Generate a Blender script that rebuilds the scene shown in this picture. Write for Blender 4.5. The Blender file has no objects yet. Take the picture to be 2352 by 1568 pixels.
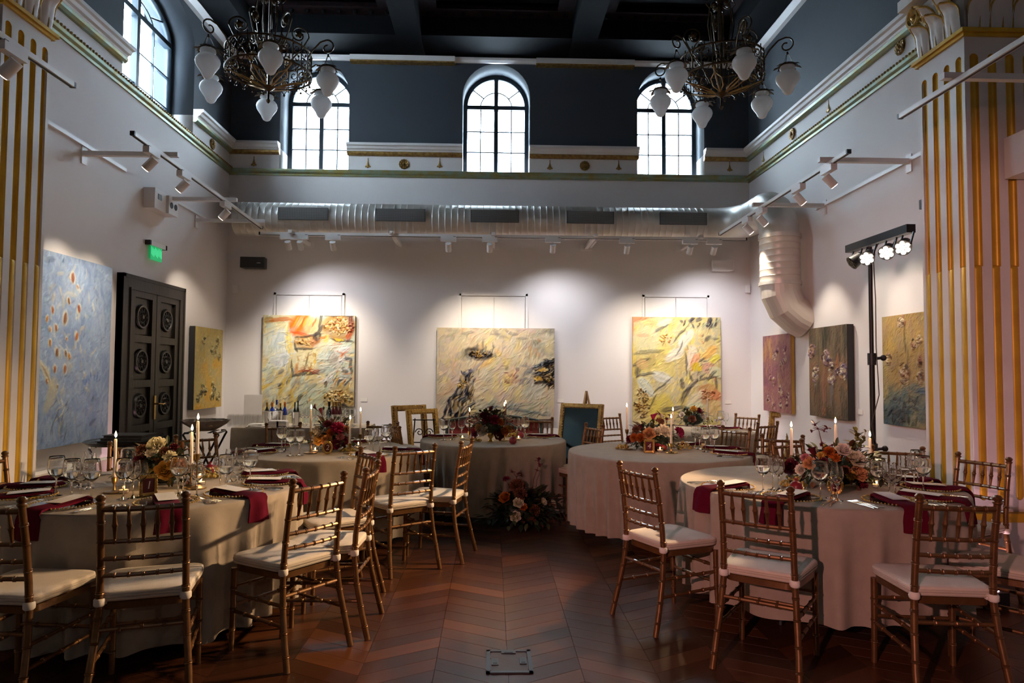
import bpy, bmesh, math, random
import numpy as np
from mathutils import Vector, Matrix

random.seed(11)
RNG = np.random.default_rng(7)
PI = math.pi
scene = bpy.context.scene
COL = scene.collection

# ------------------------------------------------------------------ camera
H = 1.48
FPX = 1568.0
PITCH = math.atan(68 / FPX)
YAW = math.atan(48 / FPX)
cam_d = bpy.data.cameras.new('camera')
cam = bpy.data.objects.new('camera', cam_d)
COL.objects.link(cam)
cam.location = (0, 0, H)
ROLL = 0.006
cam.matrix_world = Matrix.Translation((0, 0, H)) @ (Matrix.Rotation(-YAW, 4, 'Z') @ Matrix.Rotation(PI / 2 + PITCH, 4, 'X') @ Matrix.Rotation(ROLL, 4, 'Z'))
cam_d.lens = 24
cam_d.sensor_width = 36
cam_d.sensor_fit = 'HORIZONTAL'
cam_d.clip_end = 200
cam_d.dof.use_dof = False
scene.camera = cam

# ------------------------------------------------------------------ colour management
vs = scene.view_settings
scene.display_settings.display_device = 'sRGB'
vs.view_transform = 'Standard'
vs.look = 'None'
vs.gamma = 1.0
vs.use_curve_mapping = False
vs.exposure = 0.35
scene.cycles.transparent_max_bounces = 48
scene.cycles.max_bounces = 32
scene.cycles.transmission_bounces = 32
scene.cycles.glossy_bounces = 6
scene.cycles.diffuse_bounces = 5

# ------------------------------------------------------------------ world: overcast sky
world = bpy.data.worlds.new('overcast_sky')
scene.world = world
world.use_nodes = True
wn = world.node_tree.nodes
wb = wn['Background']
wb.inputs['Color'].default_value = (0.70, 0.86, 1.0, 1)
wb.inputs['Strength'].default_value = 34.0

def add_light(name, kind, loc, power, color, aim=None, **kw):
    d = bpy.data.lights.new(name, kind)
    d.energy = power
    d.color = color
    for k, v in kw.items():
        setattr(d, k, v)
    o = bpy.data.objects.new(name, d)
    o.location = loc
    if aim is not None:
        o.rotation_euler = (Vector(aim) - Vector(loc)).to_track_quat('-Z', 'Y').to_euler()
    COL.objects.link(o)
    return o

WARM = (1.0, 0.86, 0.68)
# stage lamps of the second light bar, behind the photographer
add_light('stage_lamp_light', 'SPOT', (-2.6, -2.2, 2.6), 760, (1.0, 0.46, 0.42), (1.9, 3.6, 0.6), spot_size=math.radians(44), spot_blend=0.5, shadow_soft_size=0.05)
add_light('stage_lamp_light', 'SPOT', (2.6, -2.2, 2.6), 22, (1.0, 0.66, 0.48), (-1.9, 3.4, 0.5), spot_size=math.radians(44), spot_blend=0.6, shadow_soft_size=0.05)
# unseen area light, fills the hall from behind the camera
add_light('rear_hall_light', 'AREA', (0, -2.6, 4.6), 8, (0.86, 0.92, 1.0), (0, 4, 1.5), shape='RECTANGLE', size=5, size_y=2)

# ------------------------------------------------------------------ helpers
def srgb(h):
    h = h.lstrip('#')
    c = [int(h[i:i + 2], 16) / 255 for i in (0, 2, 4)]
    return tuple(x / 12.92 if x <= .04045 else ((x + .055) / 1.055) ** 2.4 for x in c)

_f = Vector((math.sin(YAW) * math.cos(PITCH), math.cos(YAW) * math.cos(PITCH), math.sin(PITCH)))
_r = Vector((math.cos(YAW), -math.sin(YAW), 0))
_u = _r.cross(_f)
_r, _u = _r * math.cos(ROLL) + _u * math.sin(ROLL), _u * math.cos(ROLL) - _r * math.sin(ROLL)
EYE = Vector((0, 0, H))
def ray(px, py):
    return _r * ((px - 1176) / FPX) + _u * ((784 - py) / FPX) + _f
def PZ(px, py, z):
    d = ray(px, py); return EYE + d * ((z - H) / d.z)
def PX(px, py, x):
    d = ray(px, py); return EYE + d * (x / d.x)
def PY(px, py, y):
    d = ray(px, py); return EYE + d * (y / d.y)

class MB:
    """collects shapes; build() links them as one mesh object"""
    def __init__(s):
        s.v = []; s.f = []; s.m = []; s.uv = {}
    def add(s, vs_, fs, mi=0):
        b = len(s.v)
        s.v.extend([tuple(p) for p in vs_])
        for f in fs:
            s.f.append(tuple(i + b for i in f)); s.m.append(mi)
        return b
    def box(s, c, d, rz=0, mi=0, rot=None):
        hx, hy, hz = d[0] / 2, d[1] / 2, d[2] / 2
        vs_ = [(-hx, -hy, -hz), (hx, -hy, -hz), (hx, hy, -hz), (-hx, hy, -hz), (-hx, -hy, hz), (hx, -hy, hz), (hx, hy, hz), (-hx, hy, hz)]
        if rot is None:
            rot = Matrix.Rotation(rz, 3, 'Z')
        c = Vector(c)
        vs_ = [c + rot @ Vector(p) for p in vs_]
        s.add(vs_, [(0, 3, 2, 1), (4, 5, 6, 7), (0, 1, 5, 4), (1, 2, 6, 5), (2, 3, 7, 6), (3, 0, 4, 7)], mi)
        return s
    def bar(s, a, b, w, h=None, mi=0):
        a, b = Vector(a), Vector(b)
        d = b - a
        q = d.to_track_quat('X', 'Z').to_matrix()
        return s.box((a + b) / 2, (d.length, w, h or w), rot=q, mi=mi)
    def lathe(s, prof, seg=16, c=(0, 0, 0), rot=None, mi=0, closed=False, rfun=None):
        c = Vector(c)
        vs_, fs = [], []
        for j, (r, z) in enumerate(prof):
            for i in range(seg):
                a = 2 * PI * i / seg
                rr = r * (rfun(a, j) if rfun else 1)
                p = Vector((rr * math.cos(a), rr * math.sin(a), z))
                if rot is not None: p = rot @ p
                vs_.append(c + p)
        n = len(prof)
        for j in range(n - 1 if not closed else n):
            k = (j + 1) % n
            for i in range(seg):
                fs.append((j * seg + i, j * seg + (i + 1) % seg, k * seg + (i + 1) % seg, k * seg + i))
        if not closed:
            if prof[0][0] > 1e-6: fs.append(tuple(reversed(range(seg))))
            if prof[-1][0] > 1e-6: fs.append(tuple((n - 1) * seg + i for i in range(seg)))
        s.add(vs_, fs, mi)
        return s
    def tube(s, pts, r, seg=8, mi=0, cap=True, loop=False, flat=None):
        pts = [Vector(p) for p in pts]
        n = len(pts)
        rs = r if isinstance(r, (list, tuple)) else [r] * n
        vs_, fs = [], []
        up = None
        for j, p in enumerate(pts):
            if loop:
                t = pts[(j + 1) % n] - pts[j - 1]
            else:
                t = pts[min(j + 1, n - 1)] - pts[max(j - 1, 0)]
            if t.length < 1e-9: t = Vector((0, 0, 1))
            t.normalize()
            if up is None:
                up = Vector((0, 0, 1)) if abs(t.z) < .9 else Vector((1, 0, 0))
            sd = t.cross(up)
            if sd.length < 1e-6: sd = t.orthogonal()
            sd.normalize(); up = sd.cross(t).normalized()
            for i in range(seg):
                a = 2 * PI * i / seg
                k2 = 1 if flat is None else flat
                vs_.append(p + (sd * math.cos(a) + up * math.sin(a) * k2) * rs[j])
        for j in range(n if loop else n - 1):
            k = (j + 1) % n
            for i in range(seg):
                fs.append((j * seg + i, k * seg + i, k * seg + (i + 1) % seg, j * seg + (i + 1) % seg))
        if cap and not loop:
            fs.append(tuple(range(seg))); fs.append(tuple(reversed([(n - 1) * seg + i for i in range(seg)])))
        s.add(vs_, fs, mi)
        return s
    def cyl(s, a, b, r, seg=12, mi=0):
        return s.tube([a, b], r, seg, mi)
    def ball(s, c, r, seg=10, rings=6, mi=0, sc=(1, 1, 1)):
        prof = [(max(math.sin(PI * j / rings), 0) * r, -math.cos(PI * j / rings) * r) for j in range(rings + 1)]
        prof = [(p[0] if 0 < j < rings else 0.0, p[1]) for j, p in enumerate(prof)]
        rot = Matrix.Diagonal(Vector(sc))
        return s.lathe(prof, seg, c, rot, mi)
    def prism(s, poly, z0, z1, tf=None, mi=0):
        n = len(poly)
        vs_ = [Vector((p[0], p[1], z0)) for p in poly] + [Vector((p[0], p[1], z1)) for p in poly]
        if tf: vs_ = [tf(p) for p in vs_]
        fs = [tuple(reversed(range(n))), tuple(range(n, 2 * n))]
        fs += [(i, (i + 1) % n, n + (i + 1) % n, n + i) for i in range(n)]
        s.add(vs_, fs, mi)
        return s
    def mesh(s, name, mats, smooth=True, angle=40):
        me = bpy.data.meshes.new(name)
        me.from_pydata([tuple(p) for p in s.v], [], s.f)
        mats = mats if isinstance(mats, (list, tuple)) else [mats]
        for m in mats: me.materials.append(m)
        if len(mats) > 1:
            me.polygons.foreach_set('material_index', s.m)
        if smooth:
            me.polygons.foreach_set('use_smooth', [True] * len(me.polygons))
            me.update()
            me.set_sharp_from_angle(angle=math.radians(angle))
        bm = bmesh.new(); bm.from_mesh(me)
        bmesh.ops.recalc_face_normals(bm, faces=bm.faces)
        bm.to_mesh(me); bm.free()
        me.update()
        return me
    def build(s, name, mats, parent=None, smooth=True, angle=40):
        return link(name, s.mesh(name, mats, smooth, angle), parent)

def link(name, data, parent=None, loc=None, rz=None):
    o = bpy.data.objects.new(name, data)
    COL.objects.link(o)
    if parent is not None: o.parent = parent
    if loc is not None: o.location = loc
    if rz is not None: o.rotation_euler = (0, 0, rz)
    return o

def tag(o, label=None, cat=None, group=None, kind=None):
    if label: o['label'] = label
    if cat: o['category'] = cat
    if group: o['group'] = group
    if kind: o['kind'] = kind
    return o

def thing(name, label, cat, loc=(0, 0, 0), rz=0, group=None, kind=None):
    o = link(name, None, None, loc, rz)
    o.empty_display_size = .1
    return tag(o, label, cat, group, kind)

KIDS = {}
def children_of(o):
    return list(o.children)
def clone(root, loc=None, rz=None, label=None, group=None, skip=()):
    r = root.copy(); COL.objects.link(r)
    if loc is not None: r.location = loc
    if rz is not None: r.rotation_euler = (0, 0, rz)
    if label: r['label'] = label
    if group: r['group'] = group
    for ch in children_of(root):
        c = ch.copy(); COL.objects.link(c); c.parent = r
        for g in children_of(ch):
            d = g.copy(); COL.objects.link(d); d.parent = c
    return r

def curve_mesh(name, loops, depth, mats, tf=None):
    """flat outline with holes -> slab of thickness depth; loops in (x, y); local z is the thickness"""
    cu = bpy.data.curves.new(name, 'CURVE')
    cu.dimensions = '2D'; cu.fill_mode = 'BOTH'; cu.extrude = depth / 2
    for lp in loops:
        sp = cu.splines.new('POLY')
        sp.points.add(len(lp) - 1)
        for p, q in zip(sp.points, lp): p.co = (q[0], q[1], 0, 1)
        sp.use_cyclic_u = True
    o = bpy.data.objects.new(name, cu); COL.objects.link(o)
    dg = bpy.context.evaluated_depsgraph_get()
    me = bpy.data.meshes.new_from_object(o.evaluated_get(dg))
    bpy.data.objects.remove(o); bpy.data.curves.remove(cu)
    me.name = name
    me.materials.clear()
    for m in (mats if isinstance(mats, (list, tuple)) else [mats]): me.materials.append(m)
    if tf is not None: me.transform(tf)
    bm = bmesh.new(); bm.from_mesh(me)
    bmesh.ops.remove_doubles(bm, verts=bm.verts, dist=1e-5)
    bmesh.ops.recalc_face_normals(bm, faces=bm.faces)
    bm.to_mesh(me); bm.free()
    return me

def text_mesh(name, s, size, depth, m, shear=0.0):
    cu = bpy.data.curves.new(name, 'FONT')
    cu.body = s; cu.size = size; cu.extrude = depth; cu.align_x = 'CENTER'; cu.align_y = 'CENTER'; cu.shear = shear
    o = bpy.data.objects.new(name, cu); COL.objects.link(o)
    dg = bpy.context.evaluated_depsgraph_get()
    me = bpy.data.meshes.new_from_object(o.evaluated_get(dg))
    bpy.data.objects.remove(o); bpy.data.curves.remove(cu)
    me.materials.clear(); me.materials.append(m)
    return me

# ------------------------------------------------------------------ materials
def mat(name, color, rough=.6, metal=0.0, color2=None, scale=8.0, bump=0.0, bscale=60.0, spec=.5, sheen=0.0, subs=0.0, coat=0.0, stretch=None, detail=4.0, rand=0.0):
    m = bpy.data.materials.new(name); m.use_nodes = True
    nt = m.node_tree; n = nt.nodes; L = nt.links
    b = n['Principled BSDF']
    c = color if not isinstance(color, str) else srgb(color)
    b.inputs['Base Color'].default_value = (*c, 1)
    b.inputs['Roughness'].default_value = rough
    b.inputs['Metallic'].default_value = metal
    b.inputs['Specular IOR Level'].default_value = spec
    if sheen: b.inputs['Sheen Weight'].default_value = sheen
    if coat: b.inputs['Coat Weight'].default_value = coat
    if subs:
        b.inputs['Subsurface Weight'].default_value = subs
        b.inputs['Subsurface Radius'].default_value = (.03, .02, .01)
    tc = n.new('ShaderNodeTexCoord')
    src = tc.outputs['Object']
    if stretch:
        mp = n.new('ShaderNodeMapping'); mp.inputs['Scale'].default_value = stretch
        L.new(src, mp.inputs['Vector']); src = mp.outputs['Vector']
    if color2 is not None:
        c2 = color2 if not isinstance(color2, str) else srgb(color2)
        tx = n.new('ShaderNodeTexNoise'); tx.inputs['Scale'].default_value = scale; tx.inputs['Detail'].default_value = detail
        L.new(src, tx.inputs['Vector'])
        rp = n.new('ShaderNodeValToRGB')
        rp.color_ramp.elements[0].position = .35; rp.color_ramp.elements[1].position = .65
        rp.color_ramp.elements[0].color = (*c, 1); rp.color_ramp.elements[1].color = (*c2, 1)
        L.new(tx.outputs['Fac'], rp.inputs['Fac'])
        out = rp.outputs['Color']
        if rand:
            oi = n.new('ShaderNodeObjectInfo')
            hs = n.new('ShaderNodeHueSaturation')
            mr = n.new('ShaderNodeMapRange'); mr.inputs['To Min'].default_value = 1 - rand; mr.inputs['To Max'].default_value = 1 + rand
            L.new(oi.outputs['Random'], mr.inputs['Value']); L.new(mr.outputs['Result'], hs.inputs['Value']); L.new(out, hs.inputs['Color'])
            out = hs.outputs['Color']
        L.new(out, b.inputs['Base Color'])
    if bump:
        tb = n.new('ShaderNodeTexNoise'); tb.inputs['Scale'].default_value = bscale; tb.inputs['Detail'].default_value = 3
        L.new(src, tb.inputs['Vector'])
        bp = n.new('ShaderNodeBump'); bp.inputs['Strength'].default_value = bump; bp.inputs['Distance'].default_value = .01
        L.new(tb.outputs['Fac'], bp.inputs['Height']); L.new(bp.outputs['Normal'], b.inputs['Normal'])
    return m

def emit(name, color, strength):
    m = bpy.data.materials.new(name); m.use_nodes = True
    b = m.node_tree.nodes['Principled BSDF']
    b.inputs['Base Color'].default_value = (*color, 1)
    b.inputs['Emission Color'].default_value = (*color, 1)
    b.inputs['Emission Strength'].default_value = strength
    return m

def thin_glass(name, tint=(1, 1, 1), edge=(.55, .6, .62), blend=.25, rough=.02, gl=1.0):
    """thin clear glass: transparent face-on, reflecting and darker towards grazing angles"""
    m = bpy.data.materials.new(name); m.use_nodes = True
    nt = m.node_tree; n = nt.nodes; L = nt.links
    n.remove(n['Principled BSDF'])
    out = n['Material Output']
    tr = n.new('ShaderNodeBsdfTransparent'); gs = n.new('ShaderNodeBsdfGlossy'); gs.inputs['Roughness'].default_value = rough
    gs.inputs['Color'].default_value = (gl, gl, gl, 1)
    fc = n.new('ShaderNodeLayerWeight'); fc.inputs['Blend'].default_value = .5
    pw = n.new('ShaderNodeMath'); pw.operation = 'POWER'; pw.inputs[1].default_value = 3.5; L.new(fc.outputs['Facing'], pw.inputs[0])
    pt = n.new('ShaderNodeMath'); pt.operation = 'POWER'; pt.inputs[1].default_value = 1 / blend; L.new(fc.outputs['Facing'], pt.inputs[0])
    fr = n.new('ShaderNodeMath'); fr.operation = 'MULTIPLY_ADD'; fr.inputs[1].default_value = .85; fr.inputs[2].default_value = .055; L.new(pw.outputs[0], fr.inputs[0])
    mx = n.new('ShaderNodeMixRGB'); mx.inputs[1].default_value = (*tint, 1); mx.inputs[2].default_value = (*edge, 1)
    L.new(pt.outputs[0], mx.inputs[0]); L.new(mx.outputs[0], tr.inputs['Color'])
    ms = n.new('ShaderNodeMixShader')
    L.new(fr.outputs[0], ms.inputs[0]); L.new(tr.outputs[0], ms.inputs[1]); L.new(gs.outputs[0], ms.inputs[2])
    L.new(ms.outputs[0], out.inputs['Surface'])
    return m

def attr_mat(name, attr, rough=.6, bump=0.0, bscale=80, spec=.3):
    m = bpy.data.materials.new(name); m.use_nodes = True
    nt = m.node_tree; n = nt.nodes; L = nt.links
    b = n['Principled BSDF']; b.inputs['Roughness'].default_value = rough; b.inputs['Specular IOR Level'].default_value = spec
    a = n.new('ShaderNodeAttribute'); a.attribute_name = attr
    L.new(a.outputs['Color'], b.inputs['Base Color'])
    if bump:
        tc = n.new('ShaderNodeTexCoord')
        tb = n.new('ShaderNodeTexNoise'); tb.inputs['Scale'].default_value = bscale
        L.new(tc.outputs['Object'], tb.inputs['Vector'])
        bp = n.new('ShaderNodeBump'); bp.inputs['Strength'].default_value = bump; bp.inputs['Distance'].default_value = .004
        L.new(tb.outputs['Fac'], bp.inputs['Height']); L.new(bp.outputs['Normal'], b.inputs['Normal'])
    return m

def wall_material():
    """white plaster below the cornice, slate blue paint above it"""
    m = mat('wall_paint', (.66, .63, .61), .75, bump=.08, bscale=120)
    nt = m.node_tree; n = nt.nodes; L = nt.links
    b = n['Principled BSDF']
    g = n.new('ShaderNodeNewGeometry'); sx = n.new('ShaderNodeSeparateXYZ'); L.new(g.outputs['Position'], sx.inputs[0])
    cmp = n.new('ShaderNodeMath'); cmp.operation = 'GREATER_THAN'; cmp.inputs[1].default_value = 4.66; L.new(sx.outputs['Z'], cmp.inputs[0])
    tx = n.new('ShaderNodeTexNoise'); tx.inputs['Scale'].default_value = 1.3; tx.inputs['Detail'].default_value = 5
    L.new(g.outputs['Position'], tx.inputs['Vector'])
    mw_ = n.new('ShaderNodeMixRGB'); mw_.inputs[1].default_value = (.71, .67, .655, 1); mw_.inputs[2].default_value = (.65, .61, .60, 1); L.new(tx.outputs['Fac'], mw_.inputs[0])
    ms_ = n.new('ShaderNodeMixRGB'); ms_.inputs[1].default_value = (.038, .045, .056, 1); ms_.inputs[2].default_value = (.031, .038, .047, 1); L.new(tx.outputs['Fac'], ms_.inputs[0])
    mm = n.new('ShaderNodeMixRGB'); L.new(cmp.outputs[0], mm.inputs[0]); L.new(mw_.outputs[0], mm.inputs[1]); L.new(ms_.outputs[0], mm.inputs[2])
    L.new(mm.outputs[0], b.inputs['Base Color'])
    return m

def opal_material():
    m = bpy.data.materials.new('frosted_glass'); m.use_nodes = True
    nt = m.node_tree; n = nt.nodes; L = nt.links
    b = n['Principled BSDF']; b.inputs['Base Color'].default_value = (.84, .86, .87, 1); b.inputs['Roughness'].default_value = .4
    t = n.new('ShaderNodeBsdfTranslucent'); t.inputs['Color'].default_value = (.88, .90, .92, 1)
    tc = n.new('ShaderNodeTexCoord'); tx = n.new('ShaderNodeTexNoise'); tx.inputs['Scale'].default_value = 90; L.new(tc.outputs['Object'], tx.inputs['Vector'])
    bp = n.new('ShaderNodeBump'); bp.inputs['Strength'].default_value = .1; bp.inputs['Distance'].default_value = .003
    L.new(tx.outputs['Fac'], bp.inputs['Height']); L.new(bp.outputs['Normal'], b.inputs['Normal'])
    ms = n.new('ShaderNodeMixShader'); ms.inputs[0].default_value = .5
    L.new(b.outputs[0], ms.inputs[1]); L.new(t.outputs[0], ms.inputs[2]); L.new(ms.outputs[0], n['Material Output'].inputs['Surface'])
    return m
M = {}
M['wall'] = wall_material()
M['white'] = mat('white_paint', (.68, .65, .63), .55, color2=(.62, .59, .58), scale=3)
M['white_metal'] = mat('white_enamel', (.72, .70, .69), .35)
M['gold'] = mat('gold_paint', (.58, .34, .016), .42, .3, color2=(.49, .27, .012), scale=5)
M['verdigris'] = mat('verdigris_gilding', (.24, .20, .055), .42, .4, color2=(.20, .27, .20), scale=9)
M['gilt'] = mat('old_gilt', (.36, .22, .06), .42, .6, color2=(.20, .11, .03), scale=22)
M['gilt_bright'] = mat('bright_gilt', (.55, .36, .10), .35, .7, color2=(.38, .22, .05), scale=40)
M['bronze'] = mat('bronze', (.085, .055, .026), .42, .75, color2=(.05, .032, .015), scale=30)
M['opal'] = opal_material()
M['frame_blue'] = mat('window_frame_paint', (.018, .030, .042), .45)
M['dark_wood'] = mat('dark_carved_wood', (.014, .0105, .0062), .5, color2=(.009, .007, .0045), scale=14, stretch=(1, 1, .15), bump=.2, bscale=40)
M['ceiling'] = mat('dark_painted_timber', (.0050, .0054, .0064), .75, spec=.06, color2=(.0035, .0040, .0048), scale=4)
M['ceiling_red'] = mat('painted_ceiling_panel', (.016, .0065, .0055), .75, spec=.06, color2=(.005, .005, .0065), scale=18, detail=8)
M['duct'] = mat('galvanised_steel', (.62, .59, .54), .42, .5, color2=(.55, .52, .48), scale=6)
M['duct_paint'] = mat('painted_duct', (.60, .55, .49), .4, .25)
M['grille'] = mat('grille_metal', (.10, .10, .10), .5, .4)
M['black'] = mat('black_plastic', (.012, .012, .013), .45)
M['black_metal'] = mat('black_metal', (.018, .018, .019), .35, .5)
M['chrome'] = mat('polished_steel', (.62, .62, .63), .14, 1.0)
M['silver'] = mat('silver_cutlery', (.72, .68, .62), .16, 1.0)
M['brass'] = mat('brass', (.55, .36, .12), .25, 1.0)
M['brass_old'] = mat('aged_brass', (.30, .19, .075), .35, .9)
M['chair'] = mat('bronze_gold_lacquer', (.175, .082, .027), .36, .55, color2=(.13, .060, .020), scale=25, coat=.25)
M['cushion'] = mat('ivory_cushion_fabric', (.60, .52, .42), .9, sheen=.1, bump=.25, bscale=350, color2=(.55, .475, .385), scale=12)
M['tie'] = mat('ivory_tie_fabric', (.66, .60, .53), .9)
M['cloth'] = mat('taupe_linen', (.335, .278, .215), .92, sheen=.05, bump=.2, bscale=420, color2=(.30, .248, .192), scale=14)
M['cloth_tan'] = mat('tan_linen', (.30, .24, .175), .92, sheen=.08, bump=.2, bscale=420)
M['napkin'] = mat('burgundy_linen', (.088, .003, .014), .95, sheen=.0, spec=.1, bump=.2, bscale=300)
M['paper'] = mat('white_card', (.74, .71, .67), .8)
M['wax'] = mat('ivory_wax', (.78, .70, .62), .45, subs=.3)
M['wax_dark'] = mat('burgundy_wax', (.060, .012, .014), .45)
M['wax_grey'] = mat('grey_wax', (.34, .32, .30), .5)
M['flame'] = emit('candle_flame', (1.0, .76, .42), 14)
M['glow'] = emit('tealight_glow', (1.0, .55, .18), 9)
M['lamp_on'] = emit('lamp_lens', (1.0, .82, .66), 45)
M['spot_on'] = emit('spot_lens', (1.0, .86, .66), 14)
M['green_glow'] = emit('green_led_acrylic', (.02, .50, .17), .42)
def solid_glass(name, ior=1.5, color=(.97, .98, .98), rough=0.0):
    m = bpy.data.materials.new(name); m.use_nodes = True
    b = m.node_tree.nodes['Principled BSDF']
    b.inputs['Base Color'].default_value = (*color, 1); b.inputs['Roughness'].default_value = rough
    b.inputs['Transmission Weight'].default_value = 1.0; b.inputs['IOR'].default_value = ior
    return m
M['glass'] = solid_glass('clear_glass')
M['tumbler'] = thin_glass('tumbler_glass', tint=(.985, .985, .985), edge=(.78, .80, .81), blend=.25)
M['pane'] = thin_glass('window_glass', tint=(.97, .99, 1), edge=(.8, .85, .88), blend=.1)
M['water'] = solid_glass('water', 1.33, (.98, .99, .98))
M['plate'] = thin_glass('glass_plate', tint=(.93, .93, .92), edge=(.6, .6, .6), blend=.4, rough=.06)
M['stem_green'] = mat('plant_stem', (.07, .09, .025), .6)
M['leaf'] = mat('dark_green_leaf', (.030, .048, .016), .5, color2=(.055, .070, .020), scale=12)
M['leaf2'] = mat('olive_leaf', (.085, .090, .020), .5, color2=(.11, .075, .018), scale=12)
M['leaf3'] = mat('russet_leaf', (.13, .050, .014), .55, color2=(.08, .020, .014), scale=12)
M['leaf4'] = mat('deep_green_leaf', (.014, .026, .012), .5)
M['petal_cream'] = mat('cream_petal', (.72, .66, .42), .6, color2=(.64, .60, .48), scale=20, subs=.2)
M['petal_white'] = mat('white_petal', (.74, .68, .58), .6, color2=(.68, .58, .50), scale=20, subs=.2)
M['petal_yellow'] = mat('amber_petal', (.62, .39, .085), .6, color2=(.56, .31, .05), scale=20, subs=.2)
M['petal_peach'] = mat('peach_petal', (.62, .33, .14), .6, color2=(.52, .24, .10), scale=20)
M['petal_burg'] = mat('burgundy_petal', (.14, .006, .020), .5, color2=(.085, .004, .016), scale=20)
M['petal_mag'] = mat('magenta_petal', (.32, .012, .085), .5, color2=(.22, .008, .05), scale=20)
M['petal_pink'] = mat('pink_petal', (.56, .22, .24), .55, color2=(.46, .13, .17), scale=20)
M['petal_orange'] = mat('orange_petal', (.50, .14, .012), .55, color2=(.42, .09, .01), scale=20)
M['petal_brown'] = mat('brown_petal', (.22, .085, .04), .6, color2=(.15, .05, .03), scale=20)
M['grape'] = mat('green_grape', (.40, .30, .055), .3, subs=.2, color2=(.34, .22, .035), scale=30, coat=.3)
M['pome'] = mat('pomegranate_skin', (.24, .018, .026), .35, color2=(.16, .008, .02), scale=9)
M['velvet'] = mat('red_velvet', (.20, .010, .008), .85, sheen=.15)
M['mirror'] = mat('dark_mirror', (.045, .070, .080), .10, 1.0)
M['bottle_dark'] = mat('dark_bottle_glass', (.010, .014, .010), .12, coat=.5)
M['bottle_blue'] = mat('blue_bottle_glass', (.012, .035, .30), .12, coat=.5)
M['foil'] = mat('gold_foil', (.46, .28, .07), .35, .8)
M['foil_red'] = mat('burgundy_foil', (.12, .008, .016), .4)
M['cap_orange'] = mat('orange_cap', (.62, .17, .02), .4)
M['shell'] = mat('pearly_shell', (.50, .45, .37), .28, .4, color2=(.36, .31, .24), scale=20, coat=.4)
M['tray'] = mat('black_tray', (.010, .010, .011), .4)
M['cream_board'] = mat('cream_board', (.60, .54, .46), .7)
M['wood'] = mat('easel_wood', (.25, .14, .06), .5)
M['number_card'] = mat('number_card', (.10, .008, .014), .7)
M['number_ink'] = mat('number_ink', (.72, .62, .56), .6)
M['neighbour'] = mat('neighbour_render', (.62, .64, .66), .8)
M['neighbour_glass'] = mat('neighbour_windows', (.12, .15, .18), .2)
# ================================================================== STRUCTURE
WX, WY, ZC = 3.75, 9.75, 6.0          # side walls, back wall, underside of the ceiling beams
def axes_m(o, ax, ay, az):
    return Matrix(((ax[0], ay[0], az[0], o[0]), (ax[1], ay[1], az[1], o[1]), (ax[2], ay[2], az[2], o[2]), (0, 0, 0, 1)))

def arch_loop(cx, w, z0, zs, rise, n=18):
    h = w / 2
    pts = [(cx - h, z0), (cx + h, z0)]
    for i in range(n + 1):
        a = PI * i / n
        pts.append((cx + h * math.cos(a), zs + rise * math.sin(a)))
    return pts

WINX = (-2.56, 0.05, 2.60)
WINW, SILL, SPRING = .98, 4.33, 5.45
loops = [[(-4.25, -.2), (4.25, -.2), (4.25, 6.6), (-4.25, 6.6)]] + [arch_loop(x, WINW, SILL, SPRING, WINW / 2) for x in WINX]
wall_back = link('wall_back', curve_mesh('wall_back', loops, .5, M['wall'], axes_m((0, WY + .25, 0), (1, 0, 0), (0, 0, 1), (0, -1, 0))))
tag(wall_back, 'white back wall with slate blue upper part and arched windows', kind='structure')
LWY0, LWY1 = 6.9, 8.54
lw_c, lw_w = (LWY0 + LWY1) / 2, LWY1 - LWY0
loops = [[(5.12, -.2), (10.0, -.2), (10.0, 6.6), (5.12, 6.6)], arch_loop(lw_c, lw_w, SILL, 5.5, .42)]
wall_left = link('wall_left', curve_mesh('wall_left', loops, .5, M['wall'], axes_m((-WX - .25, 0, 0), (0, 1, 0), (0, 0, 1), (1, 0, 0))))
tag(wall_left, 'white left wall with slate blue upper part and tall window', kind='structure')
wall_right = MB().box((WX + .25, 7.56, 3.2), (.5, 4.88, 6.8)).build('wall_right', M['wall'], smooth=False)
tag(wall_right, 'white right wall with slate blue upper part', kind='structure')
for sx, nm in ((-1, 'wall_front_left'), (1, 'wall_front_right')):
    o = MB().box((sx * 4.35, .6, 3.2), (.3, 9.1, 6.8)).build(nm, M['wall'], smooth=False)
    tag(o, kind='structure')
tag(MB().box((0, -4.15, 3.2), (9, .3, 6.8)).build('wall_front', M['wall'], smooth=False), kind='structure')

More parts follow.
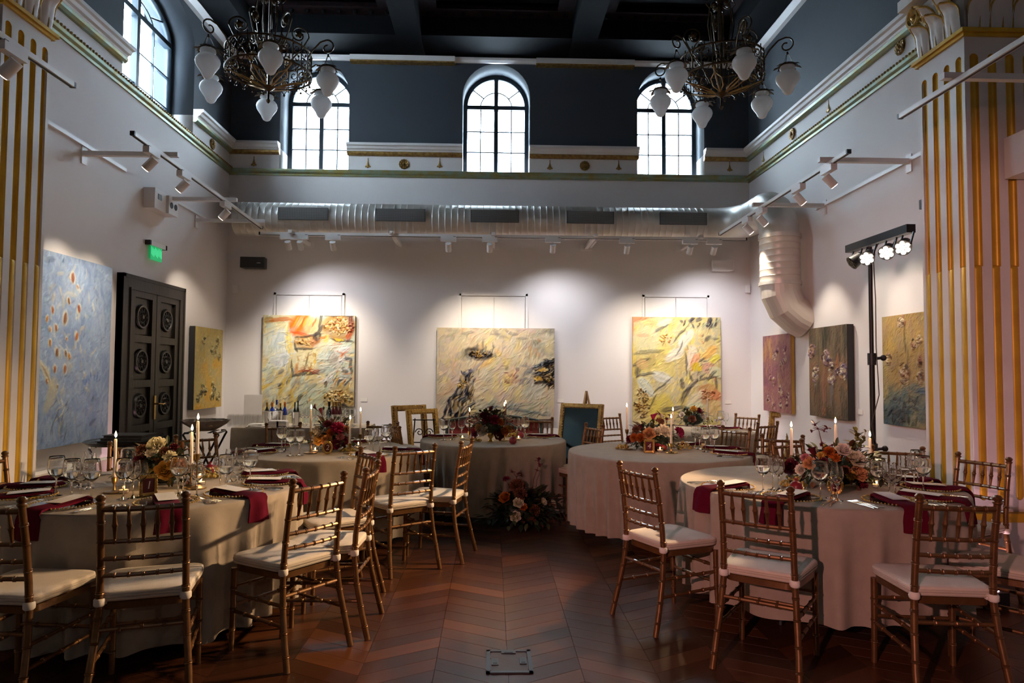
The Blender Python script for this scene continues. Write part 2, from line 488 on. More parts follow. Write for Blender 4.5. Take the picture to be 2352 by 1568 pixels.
# ---- ceiling: dark timber beams with stepped painted coffers
ceiling = MB().box((0, 3, 6.75), (9.5, 15, .1)).build('ceiling', M['ceiling'], smooth=False)
tag(ceiling, 'dark coffered timber ceiling', kind='structure')
BX = (-3.55, -1.15, 1.25, 3.55)
BY = (9.45, 6.95, 4.45, 1.95, -.55, -3.05)
for x in BX:
    MB().box((x, 3, 6.35), (.62 if abs(x) > 3 else .34, 15, .7)).build('beam', M['ceiling'], ceiling, smooth=False)
for y in BY:
    MB().box((0, y, 6.37), (9.4, .62 if y > 9 else .36, .66)).build('beam', M['ceiling'], ceiling, smooth=False)
def coffer_mesh(w, d):
    mb = MB()
    for k, (ins, z, mi) in enumerate(((0, 6.30, 1), (.22, 6.40, 0), (.36, 6.50, 1), (.56, 6.60, 0))):
        t = .22 if k == 0 else .16
        a, b = w / 2 - ins, d / 2 - ins
        for cx, cy, sx_, sy_ in ((0, b - t / 2, 2 * a, t), (0, -b + t / 2, 2 * a, t), (a - t / 2, 0, t, 2 * b - 2 * t), (-a + t / 2, 0, t, 2 * b - 2 * t)):
            mb.box((cx, cy, z + .03), (sx_, sy_, .06), mi=mi)
    mb.box((0, 0, 6.68), (w, d, .04), mi=1)
    for i in range(9):
        mb.ball((-w / 2 + .11 + (w - .22) * i / 8, d / 2 - .11, 6.29), .035, 6, 4, mi=0)
        mb.ball((-w / 2 + .11 + (w - .22) * i / 8, -d / 2 + .11, 6.29), .035, 6, 4, mi=0)
    return mb.mesh('coffer', [M['ceiling'], M['ceiling_red']], smooth=False)
cof = None
for i in range(3):
    for j in range(5):
        x0, x1 = BX[i] + (.31 if i == 0 else .17), BX[i + 1] - (.31 if i == 2 else .17)
        y1, y0 = BY[j] - (.31 if j == 0 else .18), BY[j + 1] + .18
        o = link('coffer', coffer_mesh(x1 - x0, y1 - y0), ceiling)
        o.location = ((x0 + x1) / 2, (y0 + y1) / 2, 0)

# ---- floor: chevron parquet
floor = MB().box((0, 3, -.06), (9, 14.2, .09)).build('floor', M['black'], smooth=False)
tag(floor, 'dark brown chevron parquet floor', kind='structure')
def plank_mat(name, ang, per_object):
    m = bpy.data.materials.new(name); m.use_nodes = True
    nt = m.node_tree; n = nt.nodes; L = nt.links
    b = n['Principled BSDF']; b.inputs['Roughness'].default_value = .30; b.inputs['Specular IOR Level'].default_value = .22
    tc = n.new('ShaderNodeTexCoord')
    if per_object:
        oi = n.new('ShaderNodeObjectInfo'); rnd = oi.outputs['Random']
    else:
        at = n.new('ShaderNodeAttribute'); at.attribute_name = 'plank_tone'; rnd = at.outputs['Fac']
    mul = n.new('ShaderNodeMath'); mul.operation = 'MULTIPLY'; mul.inputs[1].default_value = 37.0; L.new(rnd, mul.inputs[0])
    vadd = n.new('ShaderNodeVectorMath'); vadd.operation = 'ADD'; L.new(tc.outputs['Object'], vadd.inputs[0])
    cb = n.new('ShaderNodeCombineXYZ'); L.new(mul.outputs[0], cb.inputs['Z']); L.new(mul.outputs[0], cb.inputs['X'])
    vr = n.new('ShaderNodeVectorRotate'); vr.rotation_type = 'Z_AXIS'; vr.inputs['Angle'].default_value = -ang
    L.new(tc.outputs['Object'], vr.inputs['Vector']); L.new(vr.outputs['Vector'], vadd.inputs[0]); L.new(cb.outputs[0], vadd.inputs[1])
    mp = n.new('ShaderNodeMapping'); mp.inputs['Scale'].default_value = (3.0, 42, 1); L.new(vadd.outputs[0], mp.inputs['Vector'])
    tx = n.new('ShaderNodeTexNoise'); tx.inputs['Scale'].default_value = 1.0; tx.inputs['Detail'].default_value = 6; tx.inputs['Roughness'].default_value = .65
    L.new(mp.outputs[0], tx.inputs['Vector'])
    rp = n.new('ShaderNodeValToRGB'); e = rp.color_ramp.elements
    e[0].position = .0; e[0].color = (.020, .0068, .0035, 1); e[1].position = 1; e[1].color = (.125, .042, .0145, 1)
    k = e.new(.5); k.color = (.052, .0172, .0068, 1)
    mr = n.new('ShaderNodeMapRange'); mr.inputs['To Min'].default_value = .18; mr.inputs['To Max'].default_value = .80; L.new(rnd, mr.inputs['Value'])
    ad = n.new('ShaderNodeMath'); ad.operation = 'MULTIPLY_ADD'; ad.inputs[1].default_value = .55; L.new(tx.outputs['Fac'], ad.inputs[0])
    sb = n.new('ShaderNodeMath'); sb.operation = 'SUBTRACT'; sb.inputs[1].default_value = .27; L.new(mr.outputs['Result'], sb.inputs[0]); L.new(sb.outputs[0], ad.inputs[2])
    L.new(ad.outputs[0], rp.inputs['Fac']); L.new(rp.outputs['Color'], b.inputs['Base Color'])
    rr = n.new('ShaderNodeMapRange'); rr.inputs['To Min'].default_value = .24; rr.inputs['To Max'].default_value = .42
    L.new(tx.outputs['Fac'], rr.inputs['Value']); L.new(rr.outputs['Result'], b.inputs['Roughness'])
    bp = n.new('ShaderNodeBump'); bp.inputs['Strength'].default_value = .12; bp.inputs['Distance'].default_value = .003
    L.new(tx.outputs['Fac'], bp.inputs['Height']); L.new(bp.outputs['Normal'], b.inputs['Normal'])
    return m
CW, ROW, TAN = .364, .140, .55
PANG = math.atan(TAN)
PM = {(s_, p_): plank_mat('parquet_wood', s_ * PANG, p_) for s_ in (1, -1) for p_ in (True, False)}
def plank_shape(s_):
    g, ch, w2 = .0006, .0014, CW / 2
    def ring(ins, z):
        x = w2 - ins; h = ROW / 2 - ins * 1.1
        return [(-x, -s_ * x * TAN - h, z), (x, s_ * x * TAN - h, z), (x, s_ * x * TAN + h, z), (-x, -s_ * x * TAN + h, z)]
    v = ring(g + ch * .5, 0) + ring(g, -.003) + ring(g, -.015)
    f = [(0, 1, 2, 3)] + [(4 + i, 4 + (i + 1) % 4, (i + 1) % 4, i) for i in range(4)] + [(8 + i, 8 + (i + 1) % 4, 4 + (i + 1) % 4, 4 + i) for i in range(4)]
    return v, f
PSH = {}
for s_ in (1, -1):
    mb = MB(); mb.add(*plank_shape(s_)); PSH[s_] = mb.mesh('plank', PM[(s_, True)], smooth=False)
def to_px(p):
    d = Vector(p) - EYE
    w = d.dot(_f)
    if w < .1: return (-9e9, -9e9)
    return 1176 + FPX * d.dot(_r) / w, 784 - FPX * d.dot(_u) / w
cells = []
for i in range(-12, 12):
    s_ = 1 if i % 2 == 0 else -1
    xc = .096 + CW * (i + .5)
    if abs(xc) > 4.3: continue
    for j in range(-27, 71):
        yc = ROW * (j + .5)
        if abs(xc) > 3.75 and yc > 5.0: continue
        p = to_px((xc, yc, 0))
        vis = -60 < p[0] < 2412 and p[1] < 1610
        cells.append((yc if vis else 99, xc, yc, s_))
cells.sort()
for k, (key, xc, yc, s_) in enumerate(cells[:298]):
    o = link('plank', PSH[s_], floor); o.location = (xc, yc, 0)
vv, ff, tt, mi = [], [], [], []
for key, xc, yc, s_ in cells[298:]:
    v, f = plank_shape(s_); b = len(vv)
    vv += [(p[0] + xc, p[1] + yc, p[2]) for p in v[:8]]
    ff += [tuple(q + b for q in r_) for r_ in f[:5]]
    tt += [random.random()] * 5; mi += [0 if s_ == 1 else 1] * 5
me = bpy.data.meshes.new('far_planks'); me.from_pydata(vv, [], ff)
me.materials.append(PM[(1, False)]); me.materials.append(PM[(-1, False)])
me.polygons.foreach_set('material_index', mi)
at = me.attributes.new('plank_tone', 'FLOAT', 'FACE'); at.data.foreach_set('value', tt)
tag(link('far_planks', me, floor), kind='stuff')

# floor box with a parquet lid
a = PZ(1117, 1495, 0); b = PZ(1218, 1495, 0); c = PZ(1225, 1547, 0); d = PZ(1116, 1547, 0)
fb = thing('floor_box', 'square metal-framed floor outlet box with parquet lid', 'floor box', ((a.x + b.x) / 2, (a.y + c.y) / 2, .001))
fw, fd = (c - d).length, abs(a.y - c.y)
M['box_metal'] = mat('floor_box_metal', (.040, .042, .047), .45, .4)
mb = MB()
for cx, cy, sx, sy in ((0, fd / 2 - .01, fw, .02), (0, -fd / 2 + .01, fw, .02), (fw / 2 - .01, 0, .02, fd), (-fw / 2 + .01, 0, .02, fd)):
    mb.box((cx, cy, .003), (sx, sy, .007))
mb.build('frame', M['box_metal'], fb, smooth=False)
MB().box((0, 0, .0012), (fw - .05, fd - .05, .003)).build('lid', PM[(-1, True)], fb, smooth=False)
for px_, py_, sx, sy in ((-fw / 2 + .045, -.01, .035, .075), (fw / 2 - .045, .0, .035, .075), (0, fd / 2 - .032, .075, .028)):
    h_ = MB().box((px_, py_, .004), (sx, sy, .006)).build('latch', M['box_metal'], fb, smooth=False)
    MB().box((px_, py_, .0075), (sx * .6, sy * .6, .002)).build('slot', M['black'], h_, smooth=False)

# ---- mouldings
def molding(name, a, b, n, prof, m, parent=None, steps=1):
    """profile (out, z) swept from a to b; n points into the room"""
    a, b, n = Vector(a), Vector(b), Vector(n)
    mb = MB(); k = len(prof)
    vs_ = []
    for e in (a, b):
        for o_, z_ in prof: vs_.append(e + n * o_ + Vector((0, 0, z_)))
    fs = [(i, (i + 1) % k, k + (i + 1) % k, k + i) for i in range(k)] + [tuple(range(k)), tuple(reversed(range(k, 2 * k)))]
    mb.add(vs_, fs)
    return mb.build(name, m, parent, angle=25)
def arc_prof(r0, z0, r1, z1, n=5, bulge=1):
    return [(r0 + (r1 - r0) * math.sin(PI / 2 * i / n), z0 + (z1 - z0) * (1 - math.cos(PI / 2 * i / n))) for i in range(n + 1)]
P_LOW = [(0, -.075), (.018, -.075), (.022, -.05), (.045, -.035), (.055, -.012), (.055, .012), (.03, .02), (0, .02)]
P_UPW = [(0, .0), (.05, .0), (.06, .02), (.085, .03), (.10, .06), (.125, .07), (.125, .105), (0, .105)]
P_UPG = [(0, -.055), (.03, -.055), (.055, -.035), (.06, -.01), (.05, .0), (0, .0)]
tl = tag(molding('trim_1', (-WX, WY, 4.325), (WX, WY, 4.325), (0, -1, 0), P_LOW, M['verdigris']), 'gilded moulding under the back wall frieze', kind='structure')
tag(molding('trim_2', (-WX, 5.41, 4.42), (-WX, WY, 4.335), (1, 0, 0), P_LOW, M['verdigris']), 'gilded moulding along the left wall', kind='structure')
tag(molding('trim_3', (WX, 5.41, 4.31), (WX, WY, 4.315), (-1, 0, 0), P_LOW, M['verdigris']), 'gilded moulding along the right wall', kind='structure')
mb = MB()
for k in range(90):
    mb.ball((-WX + .056, 5.45 + k * .0475, 4.42 - .085 * (k * .0475) / 4.34 + .005), .014, 6, 4)
mb.build('bead_row', M['gilt'], bpy.data.objects['trim_2'])
mb = MB()
for k in range(90):
    mb.ball((WX - .056, 5.45 + k * .0475, 4.312), .014, 6, 4)
mb.build('bead_row', M['gilt'], bpy.data.objects['trim_3'])
t4 = thing('trim_4', 'white cornice with gilded underside along the top of the frieze', None, kind='structure')
HW = WINW / 2 - .01
segs = [(-WX, WINX[0] - HW), (WINX[0] + HW, WINX[1] - HW), (WINX[1] + HW, WINX[2] - HW), (WINX[2] + HW, WX)]
for x0, x1 in segs:
    molding('cornice', (x0, WY, 4.61), (x1, WY, 4.61), (0, -1, 0), P_UPW, M['white'], t4)
    molding('gilded_band', (x0, WY, 4.61), (x1, WY, 4.61), (0, -1, 0), P_UPG, M['gilt'], t4)
for y0, y1 in ((5.41, LWY0), (LWY1, WY)):
    molding('cornice', (-WX, y0, 4.63), (-WX, y1, 4.62), (1, 0, 0), P_UPW, M['white'], t4)
    molding('gilded_band', (-WX, y0, 4.63), (-WX, y1, 4.62), (1, 0, 0), P_UPG, M['verdigris'], t4)
molding('cornice', (WX, 5.41, 4.58), (WX, WY, 4.61), (-1, 0, 0), P_UPW, M['white'], t4)
molding('gilded_band', (WX, 5.41, 4.58), (WX, WY, 4.61), (-1, 0, 0), P_UPG, M['verdigris'], t4)
# ceiling cornice
t5 = thing('trim_5', 'pale cornice between the slate upper walls and the dark ceiling', None, kind='structure')
P_CC = [(0, 0), (.03, 0), (.06, .03), (.07, .06), (0, .06)]
for x0, x1 in ((-2.05, -.55), (.62, 2.05)):
    MB().box(((x0 + x1) / 2, WY - .06, 5.955), (x1 - x0, .12, .07)).build('dentil_block', M['white'], t5, smooth=False)
    MB().box(((x0 + x1) / 2, WY - .05, 5.91), (x1 - x0, .10, .022)).build('gilded_strip', M['gilt'], t5, smooth=False)
for x0, x1 in ((-WX, -2.05), (-.55, .62), (2.05, WX)):
    molding('cornice', (x0, WY, 5.94), (x1, WY, 5.94), (0, -1, 0), P_CC, M['white'], t5)
for s_ in (-1, 1):
    molding('cornice', (s_ * WX, 5.0, 5.94), (s_ * WX, WY, 5.94), (-s_, 0, 0), [(0, 0), (.06, 0), (.12, .05), (.12, .06), (0, .06)], M['white'], t5)

# ---- gilded ornaments of the frieze
def rosette(mb, r=.072):
    mb.lathe([(0, .018), (r * .22, .02), (r * .3, .008), (r * .62, .014), (r * .9, .020), (r, .008), (r, 0)], 24, rfun=lambda a, j: 1 + (.06 * math.cos(12 * a) if j in (3, 4, 5) else 0))
    for i in range(8):
        a = 2 * PI * i / 8
        mb.ball((r * .62 * math.cos(a), r * .62 * math.sin(a), .016), r * .2, 6, 4, sc=(1, 1, .6))
    mb.ball((0, 0, .016), r * .26, 8, 5)
def drop(mb, h=.15):
    mb.lathe([(0, -h * .1), (h * .14, 0), (h * .2, h * .1), (h * .12, h * .28), (h * .06, h * .5), (h * .035, h * .72), (h * .05, h * .8), (0, h * .95)], 10, (0, 0, 0), Matrix(((1, 0, 0), (0, 0, 1), (0, .45, 0))).transposed() if False else Matrix(((1, 0, 0), (0, 0, 1), (0, .45, 0))))
    for sx in (-1, 1):
        mb.ball((sx * h * .18, h * .06, .006), h * .1, 6, 4, sc=(1, 1, .5))
mb = MB(); rosette(mb); ME_ROS = mb.mesh('rosette', M['gilt'])
mb = MB(); drop(mb); ME_DROP = mb.mesh('drop_ornament', M['gilt'])
def orn(me, p, wall, n):
    o = link(me.name.split('.')[0], me, wall)
    up = Vector((0, 0, 1)); n = Vector(n); r_ = up.cross(n)
    mw = Matrix((( r_.x, up.x, n.x, p.x), (r_.y, up.y, n.y, p.y), (r_.z, up.z, n.z, p.z), (0, 0, 0, 1)))
    o.matrix_local = mw
for px_, py_, k in ((583, 380, 'd'), (845, 384, 'd'), (928, 377, 'r'), (1010, 384, 'd'), (1263, 388, 'd'), (1343, 381, 'r'), (1421, 389, 'd'), (1676, 392, 'd')):
    orn(ME_ROS if k == 'r' else ME_DROP, PY(px_, py_, WY - .002), wall_back, (0, -1, 0))
orn(ME_ROS, PX(487, 331, -WX + .002), wall_left, (1, 0, 0))
for px_, py_, k in ((1754, 370, 'd'), (1821, 308, 'r'), (1903, 256, 'd'), (2069, 108, 'r')):
    orn(ME_ROS if k == 'r' else ME_DROP, PX(px_, py_, WX - .002), wall_right, (-1, 0, 0))

# ---- windows
def window(name, label, w, z0, zs, rise, rows, tf, ring_r):
    win = tag(link(name, None), label, kind='structure')
    win.matrix_world = tf        # local x along the wall, local y up, local z into the room
    h = w / 2; fwid = .055
    outer = [(-h, z0 - .0)] + [(h, z0)] + [(h * math.cos(PI * i / 24), zs + rise * math.sin(PI * i / 24)) for i in range(25)]
    hi = h - fwid
    inner = [(-hi, z0 + fwid), (hi, z0 + fwid)] + [(hi * math.cos(PI * i / 24), zs + (rise - fwid) * math.sin(PI * i / 24)) for i in range(25)]
    link('frame', curve_mesh('frame', [outer, inner], .09, M['frame_blue']), win)
    MB().box((0, (z0 + zs + rise) / 2, 0), (.062, zs + rise - z0 - .02, .075)).build('mullion', M['frame_blue'], win, smooth=False)
    MB().box((0, zs, 0), (w - .03, .062, .080)).build('transom', M['frame_blue'], win, smooth=False)
    xm = (hi + .031) / 2
    for sx in (-1, 1):
        MB().box((sx * xm, (z0 + zs) / 2, 0), (.016, zs - z0 - .05, .03)).build('muntin', M['frame_blue'], win, smooth=False)
    for zr in rows:
        MB().box((0, zr, 0), (w - .06, .016, .034)).build('muntin', M['frame_blue'], win, smooth=False)
    ry = ring_r * rise / h
    MB().tube([(ring_r * math.cos(PI * i / 16), zs + ry * math.sin(PI * i / 16), 0) for i in range(17)], .010, 6).build('arched_muntin', M['frame_blue'], win)
    for sx in (-1, 1):
        a = math.radians(38)
        MB().bar((sx * ring_r * math.cos(a), zs + ry * math.sin(a), 0), (sx * hi * math.cos(a), zs + (rise - fwid) * math.sin(a), 0), .016, .03).build('radial_muntin', M['frame_blue'], win, smooth=False)
    ys = [z0 + fwid] + list(rows) + [zs - .03]
    xs = [-hi, -xm, -.03, .03, xm, hi]
    for q in range(len(ys) - 1):
        for k in (0, 1, 3, 4):
            MB().box(((xs[k] + xs[k + 1]) / 2, (ys[q] + ys[q + 1]) / 2, 0), (xs[k + 1] - xs[k], ys[q + 1] - ys[q], .006)).build('pane', M['pane'], win, smooth=False)
    for sx in (-1, 1):
        for (r0, r1, a0, a1) in ((0, 1, 3, 87), (1, 2, 3, 37), (1, 2, 39, 87)):
            pts = []
            for i in range(7):
                a = math.radians(a0 + (a1 - a0) * i / 6)
                rx, rz_ = (ring_r, ry) if r0 == 0 else (hi, rise - fwid)
                pts.append((sx * rx * math.cos(a), zs + .02 + rz_ * math.sin(a) * .97))
            if r0 == 0: pts.append((sx * .02, zs + .02))
            else:
                for i in range(6, -1, -1):
                    a = math.radians(a0 + (a1 - a0) * i / 6)
                    pts.append((sx * ring_r * math.cos(a), zs + .02 + ry * math.sin(a)))
            MB().prism(pts, -.003, .003).build('pane', M['pane'], win, smooth=False)
for i, x in enumerate(WINX):
    window('window_%d' % (i + 1), ('arched window behind the left chandelier', 'arched window in the middle of the back wall', 'arched window behind the right chandelier')[i],
           WINW - .005, SILL + .02, SPRING, WINW / 2, (5.085, 4.77), axes_m((x, WY + .44, 0), (1, 0, 0), (0, 0, 1), (0, -1, 0)), .24)
window('window_4', 'tall window high in the left wall', lw_w - .005, SILL + .02, 5.5, .42, (4.70, 5.09), axes_m((-WX - .31, lw_c, 0), (0, 1, 0), (0, 0, 1), (1, 0, 0)), .40)
# the house across the lane, seen through the left window
nb = thing('neighbour_building', 'pale building across the lane outside the left window', 'building', (-8.2, 9.5, 0))
MB().box((-.5, 0, 3.2), (1, 9, 6.4)).build('wall', M['neighbour'], nb, smooth=False)
for k in range(4):
    for q in range(2):
        f_ = MB().box((.02, -3.2 + k * 2.1, 2.6 + q * 2.4), (.08, .95, 1.5)).build('window', M['white'], nb, smooth=False)
        MB().box((.065, -3.2 + k * 2.1, 2.6 + q * 2.4), (.02, .8, 1.34)).build('pane', M['neighbour_glass'], f_, smooth=False)
for q in range(3):
    MB().box((.1, 0, 1.5 + q * 2.4), (.24, 9, .14)).build('string_course', M['white'], nb, smooth=False)

# ---- fluted pillars
PXI, PY0, PY1 = 3.5, 4.87, 5.41
def slot(cx, r, z0, z1, n=8):
    return [(cx + r * math.cos(PI + PI * i / n), z0 + r * math.sin(PI + PI * i / n)) for i in range(n + 1)] + [(cx + r * math.cos(PI * i / n), z1 + r * math.sin(PI * i / n)) for i in range(n + 1)]
FR, FS = .033, .135
def flute_mesh(z0, z1, zcab):
    mb = MB(); n = 8
    def prof(sign, dep):
        return [(FR * math.cos(PI * i / n), sign * dep * math.sin(PI * i / n)) for i in range(n + 1)]
    tr = prof(-1, .028); rows = []
    vs_, fs = [], []
    zz = [zcab, z1] + [z1 + FR * math.sin(PI / 2 * k / 4) for k in range(1, 5)]
    sc = [1, 1] + [max(math.cos(PI / 2 * k / 4), .02) for k in range(1, 5)]
    for z, s_ in zip(zz, sc):
        for x, d in tr: vs_.append((x * s_, z, d * s_ - .001))
    for j in range(len(zz) - 1):
        for i in range(n): fs.append((j * (n + 1) + i, j * (n + 1) + i + 1, (j + 1) * (n + 1) + i + 1, (j + 1) * (n + 1) + i))
    mb.add(vs_, fs)
    cb = prof(1, .024); vs_, fs = [], []
    zz = [z0 - FR * math.sin(PI / 2 * k / 4) for k in range(4, 0, -1)] + [z0, zcab - .02, zcab, zcab + .008]
    sc = [max(math.cos(PI / 2 * k / 4), .02) for k in range(4, 0, -1)] + [1, 1, .8, .2]
    for z, s_ in zip(zz, sc):
        for x, d in cb: vs_.append((x * (s_ if z < z0 else 1), z, d * s_ - .018))
    for j in range(len(zz) - 1):
        for i in range(n): fs.append((j * (n + 1) + i, j * (n + 1) + i + 1, (j + 1) * (n + 1) + i + 1, (j + 1) * (n + 1) + i))
    mb.add(vs_, fs)
    return mb.mesh('flute', M['gold'])
def spiral(c, t, u, r0, r1, turns, n=22, a0=0.0, flip=1):
    pts = []
    for i in range(n + 1):
        k = i / n; a = a0 + flip * 2 * PI * turns * k; r_ = r0 + (r1 - r0) * k
        pts.append(Vector(c) + Vector(t) * (r_ * math.cos(a)) + Vector(u) * (r_ * math.sin(a)))
    return pts
def acanthus(mb, gb, w, h, seg=7):
    """upright leaf curling outward; local x along the face, y up, z out"""
    rows = []
    nj = 13
    for j in range(nj):
        t = j / (nj - 1)
        y = h * (t if t < .86 else .86 + .10 * math.sin((t - .86) / .14 * PI / 2))
        z = .010 + .028 * t + (.085 * ((t - .68) / .32) ** 2 if t > .68 else 0)
        wd = w * (.86 + .14 * t) if t < .60 else w * .944 * math.sqrt(max(1 - ((t - .60) / .405) ** 2, .004))
        rows.append([(wd * (i / seg - .5), y, z + .030 * math.cos((i / seg - .5) * PI) - (.010 if i in (seg // 2, seg // 2 + 1) else 0)) for i in range(seg + 1)])
    vs_ = [p for r_ in rows for p in r_]
    n = seg + 1
    mb.add(vs_, [(j * n + i, j * n + i + 1, (j + 1) * n + i + 1, (j + 1) * n + i) for j in range(nj - 1) for i in range(seg)])
    edge = [r_[0] for r_ in rows[5:]] + [r_[-1] for r_ in reversed(rows[5:])]
    gb.tube(edge, [.002 + .0075 * math.sin(PI * k / (len(edge) - 1)) for k in range(len(edge))], 6)
    gb.tube([((r_[seg // 2][0] + r_[seg // 2 + 1][0]) / 2, r_[seg // 2][1], r_[seg // 2][2] + .001) for r_ in rows[:5]], [.009, .007, .005, .003, .001], 5)
for sx, zc0, ftop, nm in ((-1, 4.08, 3.985, 'left'), (1, 3.99, 3.86, 'right')):
    pil = thing('fluted_pillar', 'white square pillar with gold flutes and carved capital at the %s edge' % nm, None, (sx * PXI, PY0, 0), kind='structure')
    wd = PY1 - PY0
    # local frame: x outward from the room (away from the centre), y along depth
    MB().box((sx * .37, wd / 2, zc0 / 2), (.66, wd - .08, zc0)).build('core', M['white'], pil, smooth=False)
    fm = flute_mesh(.60, ftop - .033, 2.27)
    faces = {'side': axes_m((0, wd / 2, 0), (0, -sx, 0), (0, 0, 1), (-sx, 0, 0)), 'front': axes_m((sx * .273, 0, 0), (1, 0, 0), (0, 0, 1), (0, -1, 0)), 'back': axes_m((sx * .273, wd, 0), (-1, 0, 0), (0, 0, 1), (0, 1, 0))}
    for fn, tf in faces.items():
        half = wd / 2 - (.003 if fn == 'side' else 0)
        lp = [[(-half, .50), (half, .50), (half, zc0), (-half, zc0)]]
        if fn != 'back':
            lp += [slot((k - 1.5) * FS, FR, .60, ftop - .033) for k in range(4)]
        o = link('fluted_face', curve_mesh('fluted_face', lp, .04, M['white']), pil); o.matrix_local = tf @ Matrix.Translation((0, 0, -.02))
        if fn != 'back':
            for k in range(4):
                g_ = link('flute', fm, pil); g_.matrix_local = tf @ Matrix.Translation(((k - 1.5) * FS, 0, 0))
        # capital, one face
        mb, gb = MB(), MB()
        for k in (-1, 0, 1):
            m1, g1 = MB(), MB(); acanthus(m1, g1, .175, .25)
            for src, dst in ((m1, mb), (g1, gb)):
                dst.add([(p[0] + k * .175, p[1] + zc0 + .05, p[2]) for p in src.v], src.f)
        for k in (-.5, .5):
            m1, g1 = MB(), MB(); acanthus(m1, g1, .15, .37)
            for src, dst in ((m1, mb), (g1, gb)):
                dst.add([(p[0] + k * .175, p[1] + zc0 + .05, p[2] - .012) for p in src.v], src.f)
        o = mb.build('acanthus_leaves', M['white'], pil); o.matrix_local = tf
        for k in (-1, 1):
            c_ = (k * (half - .03), zc0 + .40, .055)
            gb.tube(spiral(c_, (1, 0, 0), (0, 1, 0), .085, .012, 1.8, 26, PI / 2, -k), [.020 - .012 * i / 26 for i in range(27)], 6)
            gb.ball(c_, .022, 8, 6)
            gb.tube([(k * .05, zc0 + .30, .03), (k * .10, zc0 + .42, .05), (k * (half - .05), zc0 + .485, .06)], .012, 6)
        o = gb.build('leaf_gilding', M['gilt_bright'], pil); o.matrix_local = tf
        sh = MB()
        for i in range(7):
            a = PI * (i / 6) ; sh.tube([(0, zc0 + .49, .05), (.075 * math.cos(a), zc0 + .50 + .085 * math.sin(a) + .0, .075)], [.008, .016], 6)
        o = sh.build('shell_ornament', M['gilt_bright'], pil); o.matrix_local = tf
    mb = MB()
    for k, (z0, z1, e) in enumerate(((zc0 - .005, zc0 + .02, .02), (zc0 + .02, zc0 + .05, .04))):
        mb.box((sx * .34, wd / 2, (z0 + z1) / 2), (.68 + 2 * e, wd + 2 * e, z1 - z0))
    mb.build('gilded_neck_band', M['gold'], pil, smooth=False)
    MB().box((sx * .37, wd / 2, zc0 + .28), (.70, wd - .04, .46)).build('capital_bell', M['white'], pil, smooth=False)
    MB().box((sx * .33, wd / 2, zc0 + .56), (.86, wd + .22, .09)).box((sx * .35, wd / 2, 5.3), (.70, wd, 1.5)).build('abacus', M['white'], pil, smooth=False)
    MB().box((sx * .345, wd / 2, .21), (.73, wd + .08, .42)).build('plinth', M['white'], pil, smooth=False)
    MB().box((sx * .345, wd / 2, .45), (.75, wd + .10, .06)).build('gilded_plinth_band', M['gold'], pil, smooth=False)

# ---- skirting and picture rails
tag(MB().box((0, WY - .012, .06), (7.5, .024, .12)).build('baseboard_back', M['white'], smooth=False), kind='structure')
tag(MB().box((-WX + .012, 6.15, .06), (.024, 1.5, .12)).build('baseboard_left', M['white'], smooth=False), kind='structure')
tag(MB().box((WX - .012, 7.55, .06), (.024, 4.3, .12)).build('baseboard_right', M['white'], smooth=False), kind='structure')
tag(MB().bar((-WX + .012, 5.42, 3.56), (-WX + .012, 7.0, 3.50), .024, .035).bar((-WX + .012, 7.7, 3.47), (-WX + .012, 9.3, 3.44), .02, .03).build('trim_6', M['white_metal'], smooth=False), 'white picture rail on the left wall', kind='structure')
tag(MB().bar((WX - .012, 5.42, 3.40), (WX - .012, 7.7, 3.37), .024, .035).build('trim_7', M['white_metal'], smooth=False), 'white picture rail on the right wall', kind='structure')

# ---- flush niche doors above the pictures
for k, (x0, x1, yt, ym) in enumerate(((630, 792, 672, 712), (1055, 1212, 674, 1134), (1475, 1628, 677, 1550))):
    mid = (712, 1135, 1551)[k]
    a = PY(x0, yt, WY - .001); b = PY(x1, yt + 1, WY - .001); mx = PY(mid, yt, WY).x
    nd = thing('trim_%d' % (8 + k), ('flush white niche doors above the orange painting', 'flush white niche doors above the wide painting', 'flush white niche doors above the yellow painting')[k], None, kind='structure')
    zt, zb = a.z, .95
    for xa, xb, za, zb_ in ((a.x, a.x + .03, zb, zt), (b.x - .03, b.x, zb, zt), (a.x, b.x, zt - .03, zt)):
        MB().box(((xa + xb) / 2, WY - .011, (za + zb_) / 2), (xb - xa, .022, zb_ - za)).build('door_frame', M['white'], nd, smooth=False)
    for xa, xb in ((a.x + .041, mx - .005), (mx + .005, b.x - .041)):
        MB().box(((xa + xb) / 2, WY - .009, (zb + zt - .041) / 2), (xb - xa, .018, zt - .041 - zb)).build('door_panel', M['white'], nd, smooth=False)
# ================================================================== DOOR
dx = -WX
door = thing('door_1', 'dark carved double door with round medallions in the left wall', None, (dx, 7.615, 0), kind='structure')
DW = 1.39; DH = 2.445; dw2 = DW / 2
